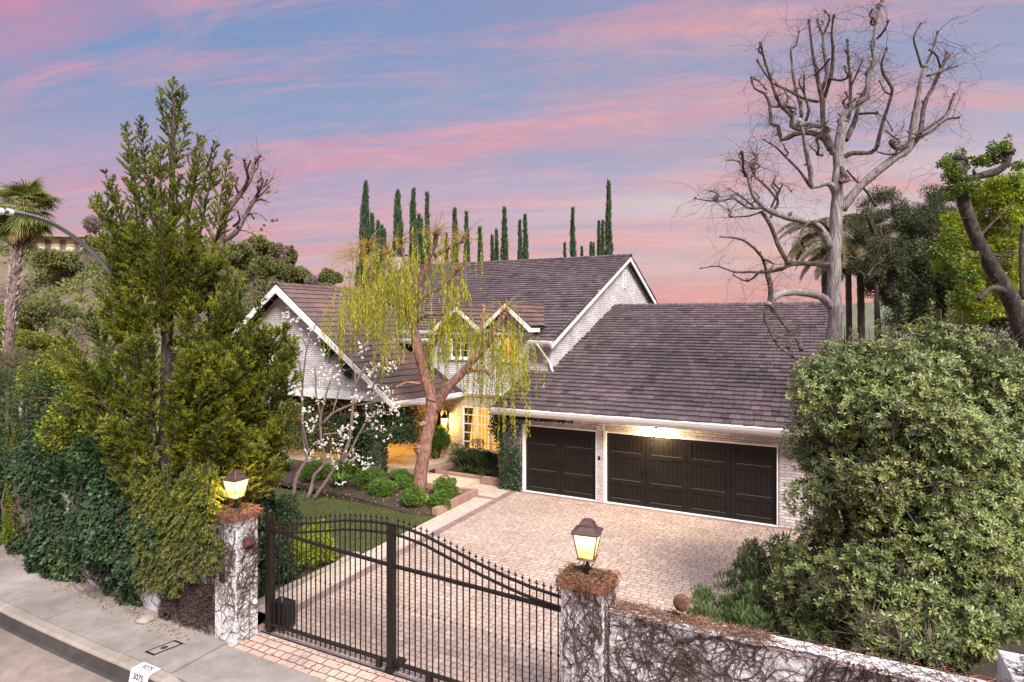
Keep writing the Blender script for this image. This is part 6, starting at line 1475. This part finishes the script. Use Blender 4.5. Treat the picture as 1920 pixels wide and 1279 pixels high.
# ---------------------------------------------------------------- palms
def fan_palm():
    f = 30; b = P(12, 700, f); t = thing('fan_palm', (b.x, b.y, 0), 'tall fan palm with shaggy hanging fronds and rough patterned trunk', 'palm')
    rnd = random.Random(77); r = np.random.default_rng(77); top = P(44, 400, f)
    path = catmull([Vector((b.x-.3, b.y, -.1)), P(14,690,f), P(22,580,f), P(30,500,f), P(38,440,f), top], 5); m = MB(); m.tube(path, [.23-.003*i if i < 19 else .17 for i in range(len(path))], 14); m.build('trunk', M['palm_trunk'], t, smooth=True)
    m = MB()
    for i in range(340):       # old leaf bases standing out from the trunk
        s = rnd.random()*.86; k = s*(len(path)-1); p = path[int(k)].lerp(path[min(len(path)-1, int(k)+1)], k-int(k)); a = i*2.4; o = Vector((math.cos(a), math.sin(a), 0)); rr_ = .22-.05*s
        q = p+o*rr_; m.tube([q-Vector((0,0,.06)), q+o*.06+Vector((0,0,.05)), q+o*.10+Vector((0,0,.13))], [.05,.04,.012], 4, cap=False)
    tag(m.build('leaf_bases', M['palm_boot'], t), kind='stuff')
    Vs, Fs, Vd, Fd = [], [], [], []
    pm = MB()
    for i in range(96):
        a = rnd.uniform(0, 2*math.pi); el = rnd.uniform(-.9, 1.35) if i < 86 else rnd.uniform(-1.5, -1.1); dead = el < -.62
        d = Vector((math.cos(a)*math.cos(el), math.sin(a)*math.cos(el), math.sin(el))); L = rnd.uniform(.75, 1.25)*(.7 if dead else 1); c = top+Vector((0,0,.15 if not dead else -.3))
        pts = [c]; p = c.copy(); dd = d.copy()
        for k in range(5): dd = (dd+Vector((0,0,-.10))).normalized(); p = p+dd*L/5; pts.append(p.copy())
        pm.tube(pts, [.025,.022,.018,.015,.012,.01], 4, cap=False)
        side = dd.cross(Vector((0,0,1))).normalized() if abs(dd.z) < .98 else Vector((1,0,0)); nrm = side.cross(dd)
        for j in range(20):
            th = (j/19-.5)*3.3; v = (dd*math.cos(th)+side*math.sin(th)).normalized(); l = rnd.uniform(.7,1.0)*(.7 if dead else 1)*(1-.15*abs(th)/1.6); q = p.copy(); w0 = .07; V = []
            for k in range(5):
                w = [.02,w0,w0*.8,w0*.5,.006][k]; s2 = v.cross(nrm).normalized()*w/2; V += [tuple(q-s2), tuple(q+s2)]; v = (v+Vector((0,0,-(.10+.34*k/4)*(1.9 if dead else 1)))).normalized(); q = q+v*l/4
            tgt, tf_ = (Vd, Fd) if dead else (Vs, Fs); b0 = len(tgt); tgt += V; tf_ += [(b0+2*k, b0+2*k+1, b0+2*k+3, b0+2*k+2) for k in range(4)]
    pm.build('stalks', M['palm_stalk'], t)
    npmesh('fronds', np.array(Vs), np.array(Fs), M['lf_palm'], t); npmesh('dead_fronds', np.array(Vd), np.array(Fd), M['lf_dead'], t)
M['palm_trunk'] = mat_bark('palm_trunk', (.05,.03,.028), (.16,.11,.10), (.30,.24,.22), 10, 10)
M['palm_boot'] = mat_island('palm_leaf_bases', [(.10,.07,.065), (.30,.25,.24), (.46,.40,.38), (.16,.11,.10)], .9)
M['palm_stalk'] = mat_plain('palm_stalk', (.22,.20,.05), (.16,.15,.04), .6, 4)
fan_palm()
def feather_palm(px_, ytop, f, label, seed, trunk_w, n=26, L=2.6):
    rnd = random.Random(seed); top = P(px_, ytop, f); b = Vector((top.x, top.y, -.1)); t = thing('feather_palm', (b.x, b.y, 0), label, 'palm', 'slim palms behind the bare tree')
    m = MB(); m.tube(catmull([b, b.lerp(top, .5)+Vector((.05,0,0)), top], 14), [trunk_w*(1.0+.10*(i % 2)) for i in range(29)], 12); m.build('trunk', M['bark_brown'], t, smooth=False)
    V, F = [], []; sm = MB()
    for i in range(n):
        a = 2*math.pi*i/n*1.618*2+rnd.uniform(-.2,.2); el = rnd.uniform(.1, 1.2); d = Vector((math.cos(a)*math.cos(el), math.sin(a)*math.cos(el), math.sin(el))); p = top.copy(); pts = [p.copy()]; K = 12
        for k in range(K): d = (d+Vector((0,0,-.13-.02*k*.6))).normalized(); p = p+d*L/K; pts.append(p.copy())
        sm.tube(pts, [.03*(1-.85*k/K) for k in range(K+1)], 4, cap=False)
        for k in range(2, K*4):
            s = k/4; i0 = int(s); q = pts[i0].lerp(pts[min(K, i0+1)], s-i0); dd = (pts[min(K, i0+1)]-pts[max(0, i0-1)]).normalized(); sd = dd.cross(Vector((0,0,1))).normalized()
            for sg in (-1, 1):
                l = .62*math.sin(math.pi*min(1, (k+3)/(K*4+3)))*rnd.uniform(.8,1.1)+.08; v = (sd*sg+dd*.5+Vector((0,0,-.35+rnd.gauss(0,.15)))).normalized(); e = q+v*l*.5; e2 = e+(v+Vector((0,0,-.5))).normalized()*l*.5; w = dd*.022; b0 = len(V)
                V += [tuple(q-w), tuple(q+w), tuple(e+w), tuple(e-w), tuple(e2+w*.2), tuple(e2-w*.2)]; F += [(b0,b0+1,b0+2,b0+3), (b0+3,b0+2,b0+4,b0+5)]
    sm.build('stalks', M['palm_stalk'], t); npmesh('fronds', np.array(V), np.array(F), M['lf_palm2'], t)
M['lf_palm2'] = mat_leaf('dark_palm_leaf', [(.03,.035,.012), (.07,.07,.02), (.14,.11,.03)], .6, .15, .6, .5)
feather_palm(1590, 470, 30, 'slim dark feathery palm just right of the bare tree trunk', 5, .13, 30, 3.0)
feather_palm(1545, 440, 34, 'slim dark palm showing left of the bare tree trunk', 6, .15, 26, 3.0)
feather_palm(1613, 492, 31, 'slim ringed palm trunk between the bare tree and evergreen', 8, .16, 16, 2.2)

# ---------------------------------------------------------------- trees
def px_clumps(lst, f, r, jf=1.0, n=7, frac=.5):
    """lst of (x, y, rx_px, ry_px[, f offset])"""
    C = []
    for it in lst:
        x, y, rx, ry = it[:4]; ff = f+(it[4] if len(it) > 4 else r.normal()*jf); c = P(x, y, ff); s = ff/FPX; C += ball(c.x, c.y, c.z, rx*s, rx*s, ry*s, n, r, frac)
    return C
def tree(name, label, cat, f, trunk, lst, n, L, Wd, mat, seed, bark='bark_dark', group=None, limbs=(), shell=.35, jf=1.0, nb=7, frac=.5, fold=.12, up=.2, part='crown', tr=None):
    r = np.random.default_rng(seed); b = P(trunk[0][0], trunk[0][1], f); t = thing(name, (b.x, b.y, 0), label, cat, group); w = tr or 6
    T = Limbs(f, lambda x, y: (x, y), 1.0, seed, spread=jf*.8); p0 = P(*trunk[0], f)
    yb = 602+5.9*FPX/f
    T.add([(trunk[0][0], yb)]+list(trunk), w*1.25, w*.5, 0, .08, 10)
    for q in limbs: T.add(q, w*.6, w*.15, n=6)
    C = px_clumps(lst, f, r, jf, nb, frac)
    if not limbs:
        for it in lst[::2]:
            a = trunk[len(trunk)//2]; T.add([a, ((a[0]+it[0])/2, (a[1]+it[1])/2+4), (it[0], it[1])], w*.4, w*.1, n=5)
    T.mb.build('trunk', M[bark], t, smooth=True)
    Pt, D, _ = crown_pts(n, C, r, shell); D = D*.7+r.normal(size=(n,3))*.6+[0,0,up]
    leaves(part, Pt, D, L*r.uniform(.6,1.2,n), Wd*r.uniform(.7,1.2,n), M[mat], t, r, fold=fold); return t
def grid_blobs(poly_rows, step, rx, seed, skip=.15):
    """rows (y, xl, xr) -> blobs filling that outline unevenly"""
    r = random.Random(seed); out = []
    for y, xl, xr in poly_rows:
        x = xl+rx*.6
        while x < xr-rx*.3:
            if r.random() > skip: out.append((x+r.uniform(-6,6), y+r.uniform(-8,8), rx*r.uniform(.7,1.2), rx*r.uniform(.6,1.0)))
            x += step
    return out
tree('evergreen_tree', 'wide sparse dark evergreen tree behind the garage beside the palms', 'tree', 27, [(1745,640),(1742,600),(1738,570)],
     grid_blobs([(372,1640,1790),(400,1605,1800),(430,1600,1810),(462,1600,1810),(495,1600,1815),(528,1625,1815),(560,1650,1815),(595,1660,1810)], 34, 24, 3, .12), 80000, .13, .034, 'lf_ever', 200, tr=13, jf=1.5, frac=.68, shell=.12,
     limbs=[[(1742,590),(1720,555),(1690,520),(1665,480),(1650,430)], [(1740,580),(1755,540),(1765,490),(1760,430),(1770,380)], [(1738,575),(1725,520),(1712,460),(1705,390)], [(1690,520),(1650,500),(1620,480)], [(1745,560),(1785,520),(1800,470)], [(1712,460),(1680,410),(1672,370)], [(1665,480),(1640,440),(1625,400)]])
tree('background_tree', 'dense dark green tree filling the gap below the yellow green foliage', 'tree', 23, [(1830,760),(1830,640)],
     grid_blobs([(470,1720,1800),(505,1690,1820),(540,1680,1930),(575,1690,1930),(610,1690,1930),(645,1720,1940),(680,1780,1940),(720,1850,1940)], 36, 30, 5, .05), 44000, .15, .06, 'lf_ever', 201, tr=12, jf=1.0)
def knotty_tree():
    f = 13.5; b = P(1935, 900, f); t = thing('vine_clad_tree', (b.x, b.y, 0), 'thick dark leaning trunk with knobbly top and bright yellow green leaves', 'tree')
    T = Limbs(f, lambda x, y: (x, y), .60, 70, spread=.6, sub=2, jag=.04, spur=.08)
    T.add([(1960,1000),(1955,800),(1940,700),(1915,610),(1895,560),(1862,505),(1835,455),(1815,405),(1803,365),(1798,335)], 30, 15, 0, .10, 14)
    T.add([(1800,345),(1815,335),(1845,328),(1872,320),(1888,305),(1890,285)], 11, 12, -.2, .15, 12); T.add([(1800,340),(1795,320),(1800,300)], 20, 16, .05, .2, 12); T.add([(1918,560),(1917,500),(1918,440),(1921,425)], 9, 7, .6)
    T.add([(1890,550),(1870,540),(1850,545),(1838,560)], 11, 6, -.5); T.add([(1830,450),(1880,400),(1900,380)], 5, 2, .5); T.add([(1845,470),(1870,480),(1905,475)], 6, 3, .8)
    T.mb.build('trunk', M['bark_dark'], t, smooth=True)
    r = np.random.default_rng(71)
    L1 = [(1800,300,26,24,.1),(1790,325,24,20,-.2),(1812,345,22,20,-.2),(1830,300,18,12,0),(1878,285,20,22,0),(1888,268,12,16,0),(1862,300,20,12,.1),(1770,308,12,10,0),(1910,310,14,8,.2),(1905,340,14,14,.6),(1795,360,20,16,-.2)]
    L2 = grid_blobs([(352,1850,1935),(372,1800,1930),(400,1790,1930),(432,1785,1930),(465,1790,1930),(500,1760,1930),(535,1775,1930),(570,1790,1900),(600,1800,1880)], 32, 25, 8, .10)
    L2 = [(a, b_, c, d, .6+1.6*r.random()) for a, b_, c, d in L2]
    L3 = [(1765,475,18,16,-.4),(1780,500,18,14,-.5),(1810,520,22,14,-.6),(1800,555,18,14,-.6),(1840,590,14,12,-.6),(1822,480,12,10,-.5),(1790,450,12,12,-.3)]
    C = px_clumps(L1+L3, f, r, .3, 5, .5); n = 7500; Pt, D, _ = crown_pts(n, C, r, .3); D = D*.6+r.normal(size=(n,3))*.7; leaves('vine_leaves', Pt, D, .062*r.uniform(.6,1.2,n), .045, M['lf_bright3'], t, r, fold=.12)
    C = px_clumps(L2, f, r, .5, 6, .6); n = 42000; Pt, D, _ = crown_pts(n, C, r, .3); D = D*.6+r.normal(size=(n,3))*.7; leaves('crown', Pt, D, .062*r.uniform(.6,1.2,n), .045, M['lf_bright'], t, r, fold=.12)
    tw = MB(); T.twigs(60, L=(.3,.8), r=(.004,.007), maxr=.3, mb=tw, fork=1, droop=.1); tw.build('twigs', M['bark_twig'], t)
M['lf_bright3'] = mat_leaf('vine_leaf', [(.04,.075,.012), (.10,.16,.02), (.22,.28,.03)], .45, .3, 2, .5)
knotty_tree()
tree('background_tree', 'slender stub topped trunk with few leaves between palms and evergreen', 'tree', 26, [(1648,660),(1645,600),(1643,530)], [(1640,520,14,14),(1655,545,12,12)], 900, .2, .06, 'lf_ever', 203, tr=7)
tree('background_tree', 'green round tree at the right edge beyond the knobbly trunk', 'tree', 21, [(1900,600),(1900,480)], grid_blobs([(372,1850,1930),(400,1840,1940),(430,1830,1940),(460,1830,1940),(500,1830,1940)], 34, 26, 9, .1), 12000, .14, .06, 'lf_hill2' if 'lf_hill2' in M else 'lf_shrub', 204)

# bare tree behind the conifer
def bare2():
    f0 = 19; b = P(412, 480, f0); t = thing('bare_tree', (b.x, b.y, 0), 'pruned leafless tree rising behind the tall conifer', 'tree')
    cv = lambda x, y: (x/2.558, 100+y/2.558); T = Limbs(f0, cv, 1/2.558, 33, spread=.8, sub=2, jag=.06)
    T.add([(1045,2400),(1048,1500),(1050,1100),(1060,960),(1062,880),(1070,800)], 26, 17, 0, n=12)
    T.add([(1068,900),(1130,860),(1170,790),(1210,720),(1245,660),(1282,608)], 15, 4); T.add([(1066,860),(1070,790),(1110,730),(1160,665),(1200,605),(1215,545),(1230,505)], 17, 6)
    T.add([(1165,660),(1190,600),(1178,550),(1170,510)], 8, 5); T.add([(1060,960),(1010,860),(965,760),(962,665),(918,600),(930,560),(915,480)], 13, 5); T.add([(962,660),(992,600),(972,520),(970,430),(978,400)], 10, 5)
    T.add([(985,560),(1010,500),(1018,455)], 6, 4); T.add([(1200,720),(1250,680),(1290,640)], 6, 3); T.add([(1185,770),(1240,770),(1275,800)], 4, 2); T.add([(1100,880),(1150,850),(1200,860),(1235,880)], 4, 2); T.add([(1225,690),(1260,620),(1250,580)], 6, 3); T.add([(1080,900),(1130,920),(1150,915)], 4, 2)
    T.add([(1070,1180),(1140,1140),(1200,1135),(1260,1150)], 5, 2, dd=-.5)
    for pts_ in ([(1195,600),(1185,560),(1200,520)],[(1210,575),(1235,550),(1240,510)],[(1240,665),(1235,620),(1255,600)],[(1262,640),(1290,620),(1305,600)],[(1150,680),(1130,640),(1140,600)],[(1120,830),(1150,800),(1140,760)],[(1215,715),(1250,700),(1285,715)],[(930,560),(905,520),(900,490)],[(962,700),(940,640),(925,620)],[(990,600),(1010,560),(1000,530)],[(1170,790),(1200,770),(1215,790)],[(1222,530),(1240,500),(1250,495)]):
        T.add(pts_, 6, 3.5)
    T.mb.build('trunk', M['bark_limb'], t, smooth=True); tw = MB(); T.twigs(200, L=(.25,.8), r=(.003,.007), maxr=.09, mb=tw, fork=1); tw.build('twigs', M['bark_twig'], t)
    r = np.random.default_rng(3); n = 16; Pt = np.array([tuple(P(x, y, f0)) for x, y in ((482,352),(507,360),(521,360),(515,413),(486,436),(455,368),(470,440),(460,362),(520,362),(508,363),(484,350),(487,434),(497,420),(505,380),(516,415),(463,372))]); leaves('last_leaves', Pt, r.normal(size=(n,3)), .16, .14, M['lf_dead'], t, r)
bare2()

# ---------------------------------------------------------------- cypresses behind the house
cy = [(685,350,17,68),(698,408,11,70),(709,421,8,72),(716,430,8,74),(721,437,7,74),(746,366,15,64),(775,363,14,66),(786,410,8,70),(791,418,6,73),(801,369,8.5,66),(837,444,5,80),(853,399,11,68),(875,405,9,70),(900,432,7.5,76),(923,447,5.5,84),(931,436,6.5,80),(946,396,8.5,72),(975,420,7,78),(985,410,8.5,74),(1059,461,5,92),(1074,396,8,78),(1091,468,4.5,95),(1108,460,5,92),(1113,461,4,96),(1123,420,5.5,84),(1130,420,5.5,86),(1141,345,9.5,74)]
words_ = ['broad tallest cypress at the left end of the row','shorter cypress leaning on the tall left one','small cypress third from the left','small cypress fourth from the left','lowest of the left cypress cluster','broad blunt topped cypress standing alone over the chimney','tall cypress left of the slim tall pair','short cypress tucked between the tall pair, left one','short cypress tucked between the tall pair, right one','slim tall cypress right of the two short ones','tiny cypress tip just over the ridge at the left','blunt double tipped cypress right of the weeping tree','straight cypress between the double tipped one and the gap','medium lone cypress after the gap','tiny cypress left of the slender tall trio','small cypress touching the slender tall one','slender tall cypress in the middle of the row','left one of the close cypress pair over mid roof','right taller one of the close cypress pair over mid roof','tiny cypress left of the lone tall one','lone tall slender cypress over the right roof','tiny cypress right of the lone tall one','small cypress tip, left of two over the ridge','small cypress tip, right of two over the ridge','short cypress left of the tallest right end one','short cypress hugging the tallest right end one','tallest slim cypress at the right end of the row']
for i, (x, y, w, f) in enumerate(cy):
    r = np.random.default_rng(300+i); top = P(x, y, f); b = Vector((top.x, top.y, -.1)); H = top.z+.1; t = thing('cypress_tree', (b.x, b.y, 0), words_[i], 'cypress', 'slim cypresses behind the house')
    R = w*(.95+.2*r.random())*f/FPX; m = MB(); m.tube([b, Vector((b.x, b.y, H*.9))], [.14,.03], 6); m.build('trunk', M['bark_brown'], t)
    n = int(900+R*H*190); s = r.random(n)**.9; z = H*(.06+.94*s); taper = np.minimum(1, 1.2*(1-s)**(.75+.25*r.random())+.015)*np.minimum(1, .55+s*2); a = r.uniform(0, 2*math.pi, n); lob = 1+.18*np.sin(3*a+z*.9+i)+.12*np.sin(5*a-z*1.7); rr_ = R*taper*lob*(.45+.6*r.random(n)**.6)
    Pt = np.stack([b.x+rr_*np.cos(a)+.05*R*np.sin(z), b.y+rr_*np.sin(a), z], 1); D = np.stack([np.cos(a)*.28, np.sin(a)*.28, np.ones(n)], 1)+r.normal(size=(n,3))*.13
    leaves('crown', Pt, D, r.uniform(.35,.75,n), .13, M['lf_cypress'], t, r, fold=.2)

# ---------------------------------------------------------------- hills
def hill(name, fr, fk, sky_, mat, x0, x1, n=90, m_=40, seed=1, amp=1.5, zlow=-.5):
    r = random.Random(seed); V = []; F = []; xs = [x0+(x1-x0)*i/n for i in range(n+1)]
    for i, x in enumerate(xs):
        ys = float(np.interp(x, [a for a, _ in sky_], [b for _, b in sky_]))
        for j in range(m_+1):
            t = j/m_; f = fr+(fk-fr)*t; zt = CAM_H+(602-ys)/FPX*fk; s = t**1.15; z = zlow+(zt-zlow)*s; z += amp*math.sin(x*.021+t*7)*t*(1-t)*2+amp*.5*math.sin(x*.06+t*17)*t*(1-t)*2
            p = P(x, 602, f); V.append((p.x, p.y, z))
    # far side drops again
    for i, x in enumerate(xs): p = P(x, 602, fk*1.5); V.append((p.x, p.y, zlow-3))
    k = m_+1; N0 = (n+1)*k
    for i in range(n):
        for j in range(m_): F.append((i*k+j, (i+1)*k+j, (i+1)*k+j+1, i*k+j+1))
        F.append((i*k+m_, (i+1)*k+m_, N0+i+1, N0+i))
    o = npmesh(name, np.array(V), np.array(F), mat, None, smooth=True); tag(o, kind='structure')
    def at(x, t):
        f = fr+(fk-fr)*t; ys = float(np.interp(x, [a for a, _ in sky_], [b for _, b in sky_])); zt = CAM_H+(602-ys)/FPX*fk; z = zlow+(zt-zlow)*t**1.15+(amp*math.sin(x*.021+t*7)+amp*.5*math.sin(x*.06+t*17))*t*(1-t)*2
        p = P(x, 602, f); return Vector((p.x, p.y, z)), f
    return at
M['hill_soil'] = mat_plain('hill_soil', (.17,.115,.085), (.085,.08,.05), .95, .08)
sky_l = [(-500,400),(-60,425),(60,455),(120,468),(200,445),(300,440),(420,455),(480,470),(540,500),(600,540),(680,570),(760,590)]
hat = hill('hills', 55, 125, sky_l, M['hill_soil'], -500, 760)
M['far_hill'] = mat_plain('far_hill_scrub', (.07,.085,.05), (.11,.12,.075), .95, .02)
hill('far_hills', 500, 900, [(1100,598),(1400,585),(1560,574),(1620,567),(1680,566),(1760,572),(2000,560),(2300,575)], M['far_hill'], 1100, 2300, seed=3, amp=6, n=60, m_=20)
def brush(name, label, n, mat, seed, sel, k=18, L=1.0, Wd=.12, R=1.6, kind='stuff'):
    r = np.random.default_rng(seed); rnd = random.Random(seed); Pt = []; D = []
    while n > 0:
        x = rnd.uniform(-450, 720); tt = rnd.random()**.8*.98
        if not sel(x, tt, rnd): n -= 0; 
        if not sel(x, tt, rnd): continue
        p, f = hat(x, tt); n -= 1; s = rnd.uniform(.6, 1.3)*R
        for _ in range(k):
            d = r.normal(size=3); d[2] = abs(d[2]); d /= np.linalg.norm(d); q = np.array(p)+d*s*[1,1,.8]*rnd.uniform(.4,1); Pt.append(q); D.append(d+r.normal(size=3)*.5)
    n = len(Pt); o = leaves(name, np.array(Pt), np.array(D), L*r.uniform(.5,1.2,n), Wd, mat, None, r, fold=.1); tag(o, label, 'brush', kind=kind)
pat = lambda x, t: math.sin(x*.013+t*6)+math.sin(x*.031-t*11)*.6
brush('dry_brush', 'grey brown dry brush covering the hillside at the left', 3200, M['lf_brush'], 11, lambda x, t, r: pat(x, t) > -.3 and not (x < 40 and .45 < t < .8 and r.random() < .8), k=34, L=.8, Wd=.09)
brush('green_scrub', 'dark green scrub patches spread over the hillside', 900, M['lf_hill'], 12, lambda x, t, r: (pat(x, t) < .2 or (x > 420 and t > .3) or t > .86) and not (x < 30 and .4 < t < .8), k=60, L=.7, Wd=.25, R=1.7)
# trees on the hill
ht = [(482,470,30,24,95,'dark bushy pine at the crest right of the conifer'),(520,480,22,20,98,'loose reddish leafed tree at the crest above the wing roof'),(500,500,30,20,85,'yellow green rounded hill tree below the crest'),(545,512,24,16,90,'olive tree stepping down the crest left of the willow'),(565,520,14,16,92,'small dark upright tree on the falling crest'),(587,528,16,12,90,'pale leafless hill tree near the ridge of the wing'),(618,522,20,14,72,'dark green tree with an open left side beyond the wing roof'),(450,480,26,22,90,'green tree on the crest touching the conifer'),(600,545,26,10,70,'low brown green tree behind the wing roof'),
      (30,436,26,12,112,'dark tree hidden behind the palm crown on the hilltop'),(125,492,34,14,100,'wide dark tree below the hilltop house'),(172,458,16,12,112,'green tree right of the hilltop house'),(180,420,22,18,118,'bare brownish tree on the hilltop skyline'),(90,490,34,18,95,'dark oak left below the hilltop house'),(40,600,44,30,62,'bright green rounded tree behind the palm trunk'),(-20,600,40,30,64,'yellowish tree at the far left behind the palm'),(85,585,50,28,60,'olive green tree between palm trunk and conifer'),(60,640,40,22,48,'pale stemmed light green tree behind the hedge'),(10,655,30,18,46,'bright yellow green bush left of the palm trunk'),(100,650,30,20,50,'light twiggy tree beside the small white house'),(545,480,10,16,100,'tiny pine tip on the crest'),(680,560,26,10,66,'low green tree behind the weeping branches')]
for i, (x, y, rx, ry, f, lab) in enumerate(ht):
    mt = 'lf_hill' if i not in (1,5,12) else 'lf_brush'
    if i in (14,15,18,17): mt = 'lf_hillb'
    if mt == 'lf_hillb' and 'lf_hillb' not in M: M['lf_hillb'] = mat_leaf('bright_hill_leaf', [(.09,.12,.02), (.17,.20,.03), (.26,.27,.05)], .7, .3, .3, .5)
    r = np.random.default_rng(400+i); rnd = random.Random(400+i); c = P(x, y, f); s = f/FPX; t = thing('hill_tree', (c.x, c.y, c.z-ry*s*1.6), lab, 'tree', 'trees on the hillside')
    m = MB(); b = Vector((c.x, c.y, c.z-ry*s*(3.0 if f > 80 else 3.4))); m.tube([b, c], [.03*rx*s+.08, .05], 6)
    for _ in range(9): d = Vector((rnd.gauss(0,1)*rx*s, rnd.gauss(0,1)*rx*s, rnd.uniform(-.3,1)*ry*s))*.7; m.tube([c-Vector((0,0,ry*s*.6)), c+d], [.10,.03], 4, cap=False)
    m.build('trunk', M['bark_blossom' if i in (5,12,17,19) else 'bark_brown'], t)
    C = ball(c.x, c.y, c.z, rx*s, rx*s, ry*s*1.1, 16, r, .38); n = int(6000 if rx > 20 else 3000); n = int(n*(.35 if i in (5,12) else 1)); Pt, D, _ = crown_pts(n, C, r, .5); leaves('crown', Pt, D*.6+r.normal(size=(n,3))*.6, s*4.4*r.uniform(.6,1.3,n), s*(2.4 if mt != 'lf_brush' else 1.4), M[mt], t, r)
# houses on the hill
def hill_house():
    f = 118; c = P(120, 470, f); ca, sa = math.cos(YAW), math.sin(YAW); t = thing('hill_house', (c.x, c.y, c.z-1), 'long low cream house with flat roof on the hilltop behind the palm', 'house')
    def bx(x0, x1, y0, y1, z0, z1, name, mat, par=t):   # local frame turned towards the view
        m = MB(); m.box(x0, x1, y0, y1, z0, z1); o = m.build(name, mat, par); o.data.transform(Matrix.Translation((c.x, c.y, c.z)) @ Matrix.Rotation(YAW+.15, 4, 'Z')); return o
    s = f/FPX
    w = bx(-5.2, 4.6, 0, 6, -.2, 2.5, 'wall', M['cream_wall']); bx(-5.0, -1.0, -.5, 0, -2.6, -.2, 'lower_wall', M['cream_wall']); bx(-5.8, 5.2, -1.6, 6.4, 2.5, 2.85, 'flat_roof', M['roof_tan'])
    bx(-5.2, 4.8, -1.3, -.0, -.32, -.18, 'balcony_floor', M['roof_tan']); bx(-5.2, 4.8, -1.36, -1.28, .65, .75, 'railing', M['bark_brown'])
    for k in range(7): win = bx(-4.6+k*1.3, -3.6+k*1.3, -.06, -.01, .15, 2.1, 'window', M['pane_dark' if k % 2 else 'cream_wall2'])
    bx(.0, 3.6, -.4, 0, -2.3, -.35, 'garage_opening', M['pane_dark'])
M['cream_wall'] = mat_plain('cream_render', (.55,.52,.34), (.45,.42,.28), .8, .6); M['cream_wall2'] = mat_plain('pale_blind', (.66,.60,.46), (.55,.50,.38), .8, .6); M['roof_tan'] = mat_plain('tan_roof', (.38,.26,.21), (.30,.20,.17), .8, .6); M['pane_dark'] = mat_plain('dark_pane', (.12,.10,.09), (.2,.16,.13), .2, .6)
hill_house()
c = P(12, 628, 70); t = thing('white_outbuilding', (c.x, c.y, 0), 'small plain white building glimpsed left of the palm trunk', 'building')
m = MB(); m.box(c.x-5, c.x+1.6, c.y, c.y+3, -.2, 5.6); m.build('wall', M['white_paint'], t); m = MB(); m.box(c.x-5.2, c.x+1.8, c.y-.2, c.y+3.2, 5.6, 5.75); m.build('flat_roof', M['roof_tan'], t)
m = MB(); m.box(c.x-2.2, c.x-1.0, c.y-.03, c.y-.001, 2.6, 4.0); m.build('window', M['pane_dark'], t)
# garden spotlights under the willow
for (x, y, lab) in ((772,945,'small steel uplight left of the weeping tree trunk'), (806,948,'small steel uplight right of the weeping tree trunk')):
    f = 5.8*FPX/(y-602); p = P(x, y, f); spot_garden(p.x, p.y, lab)
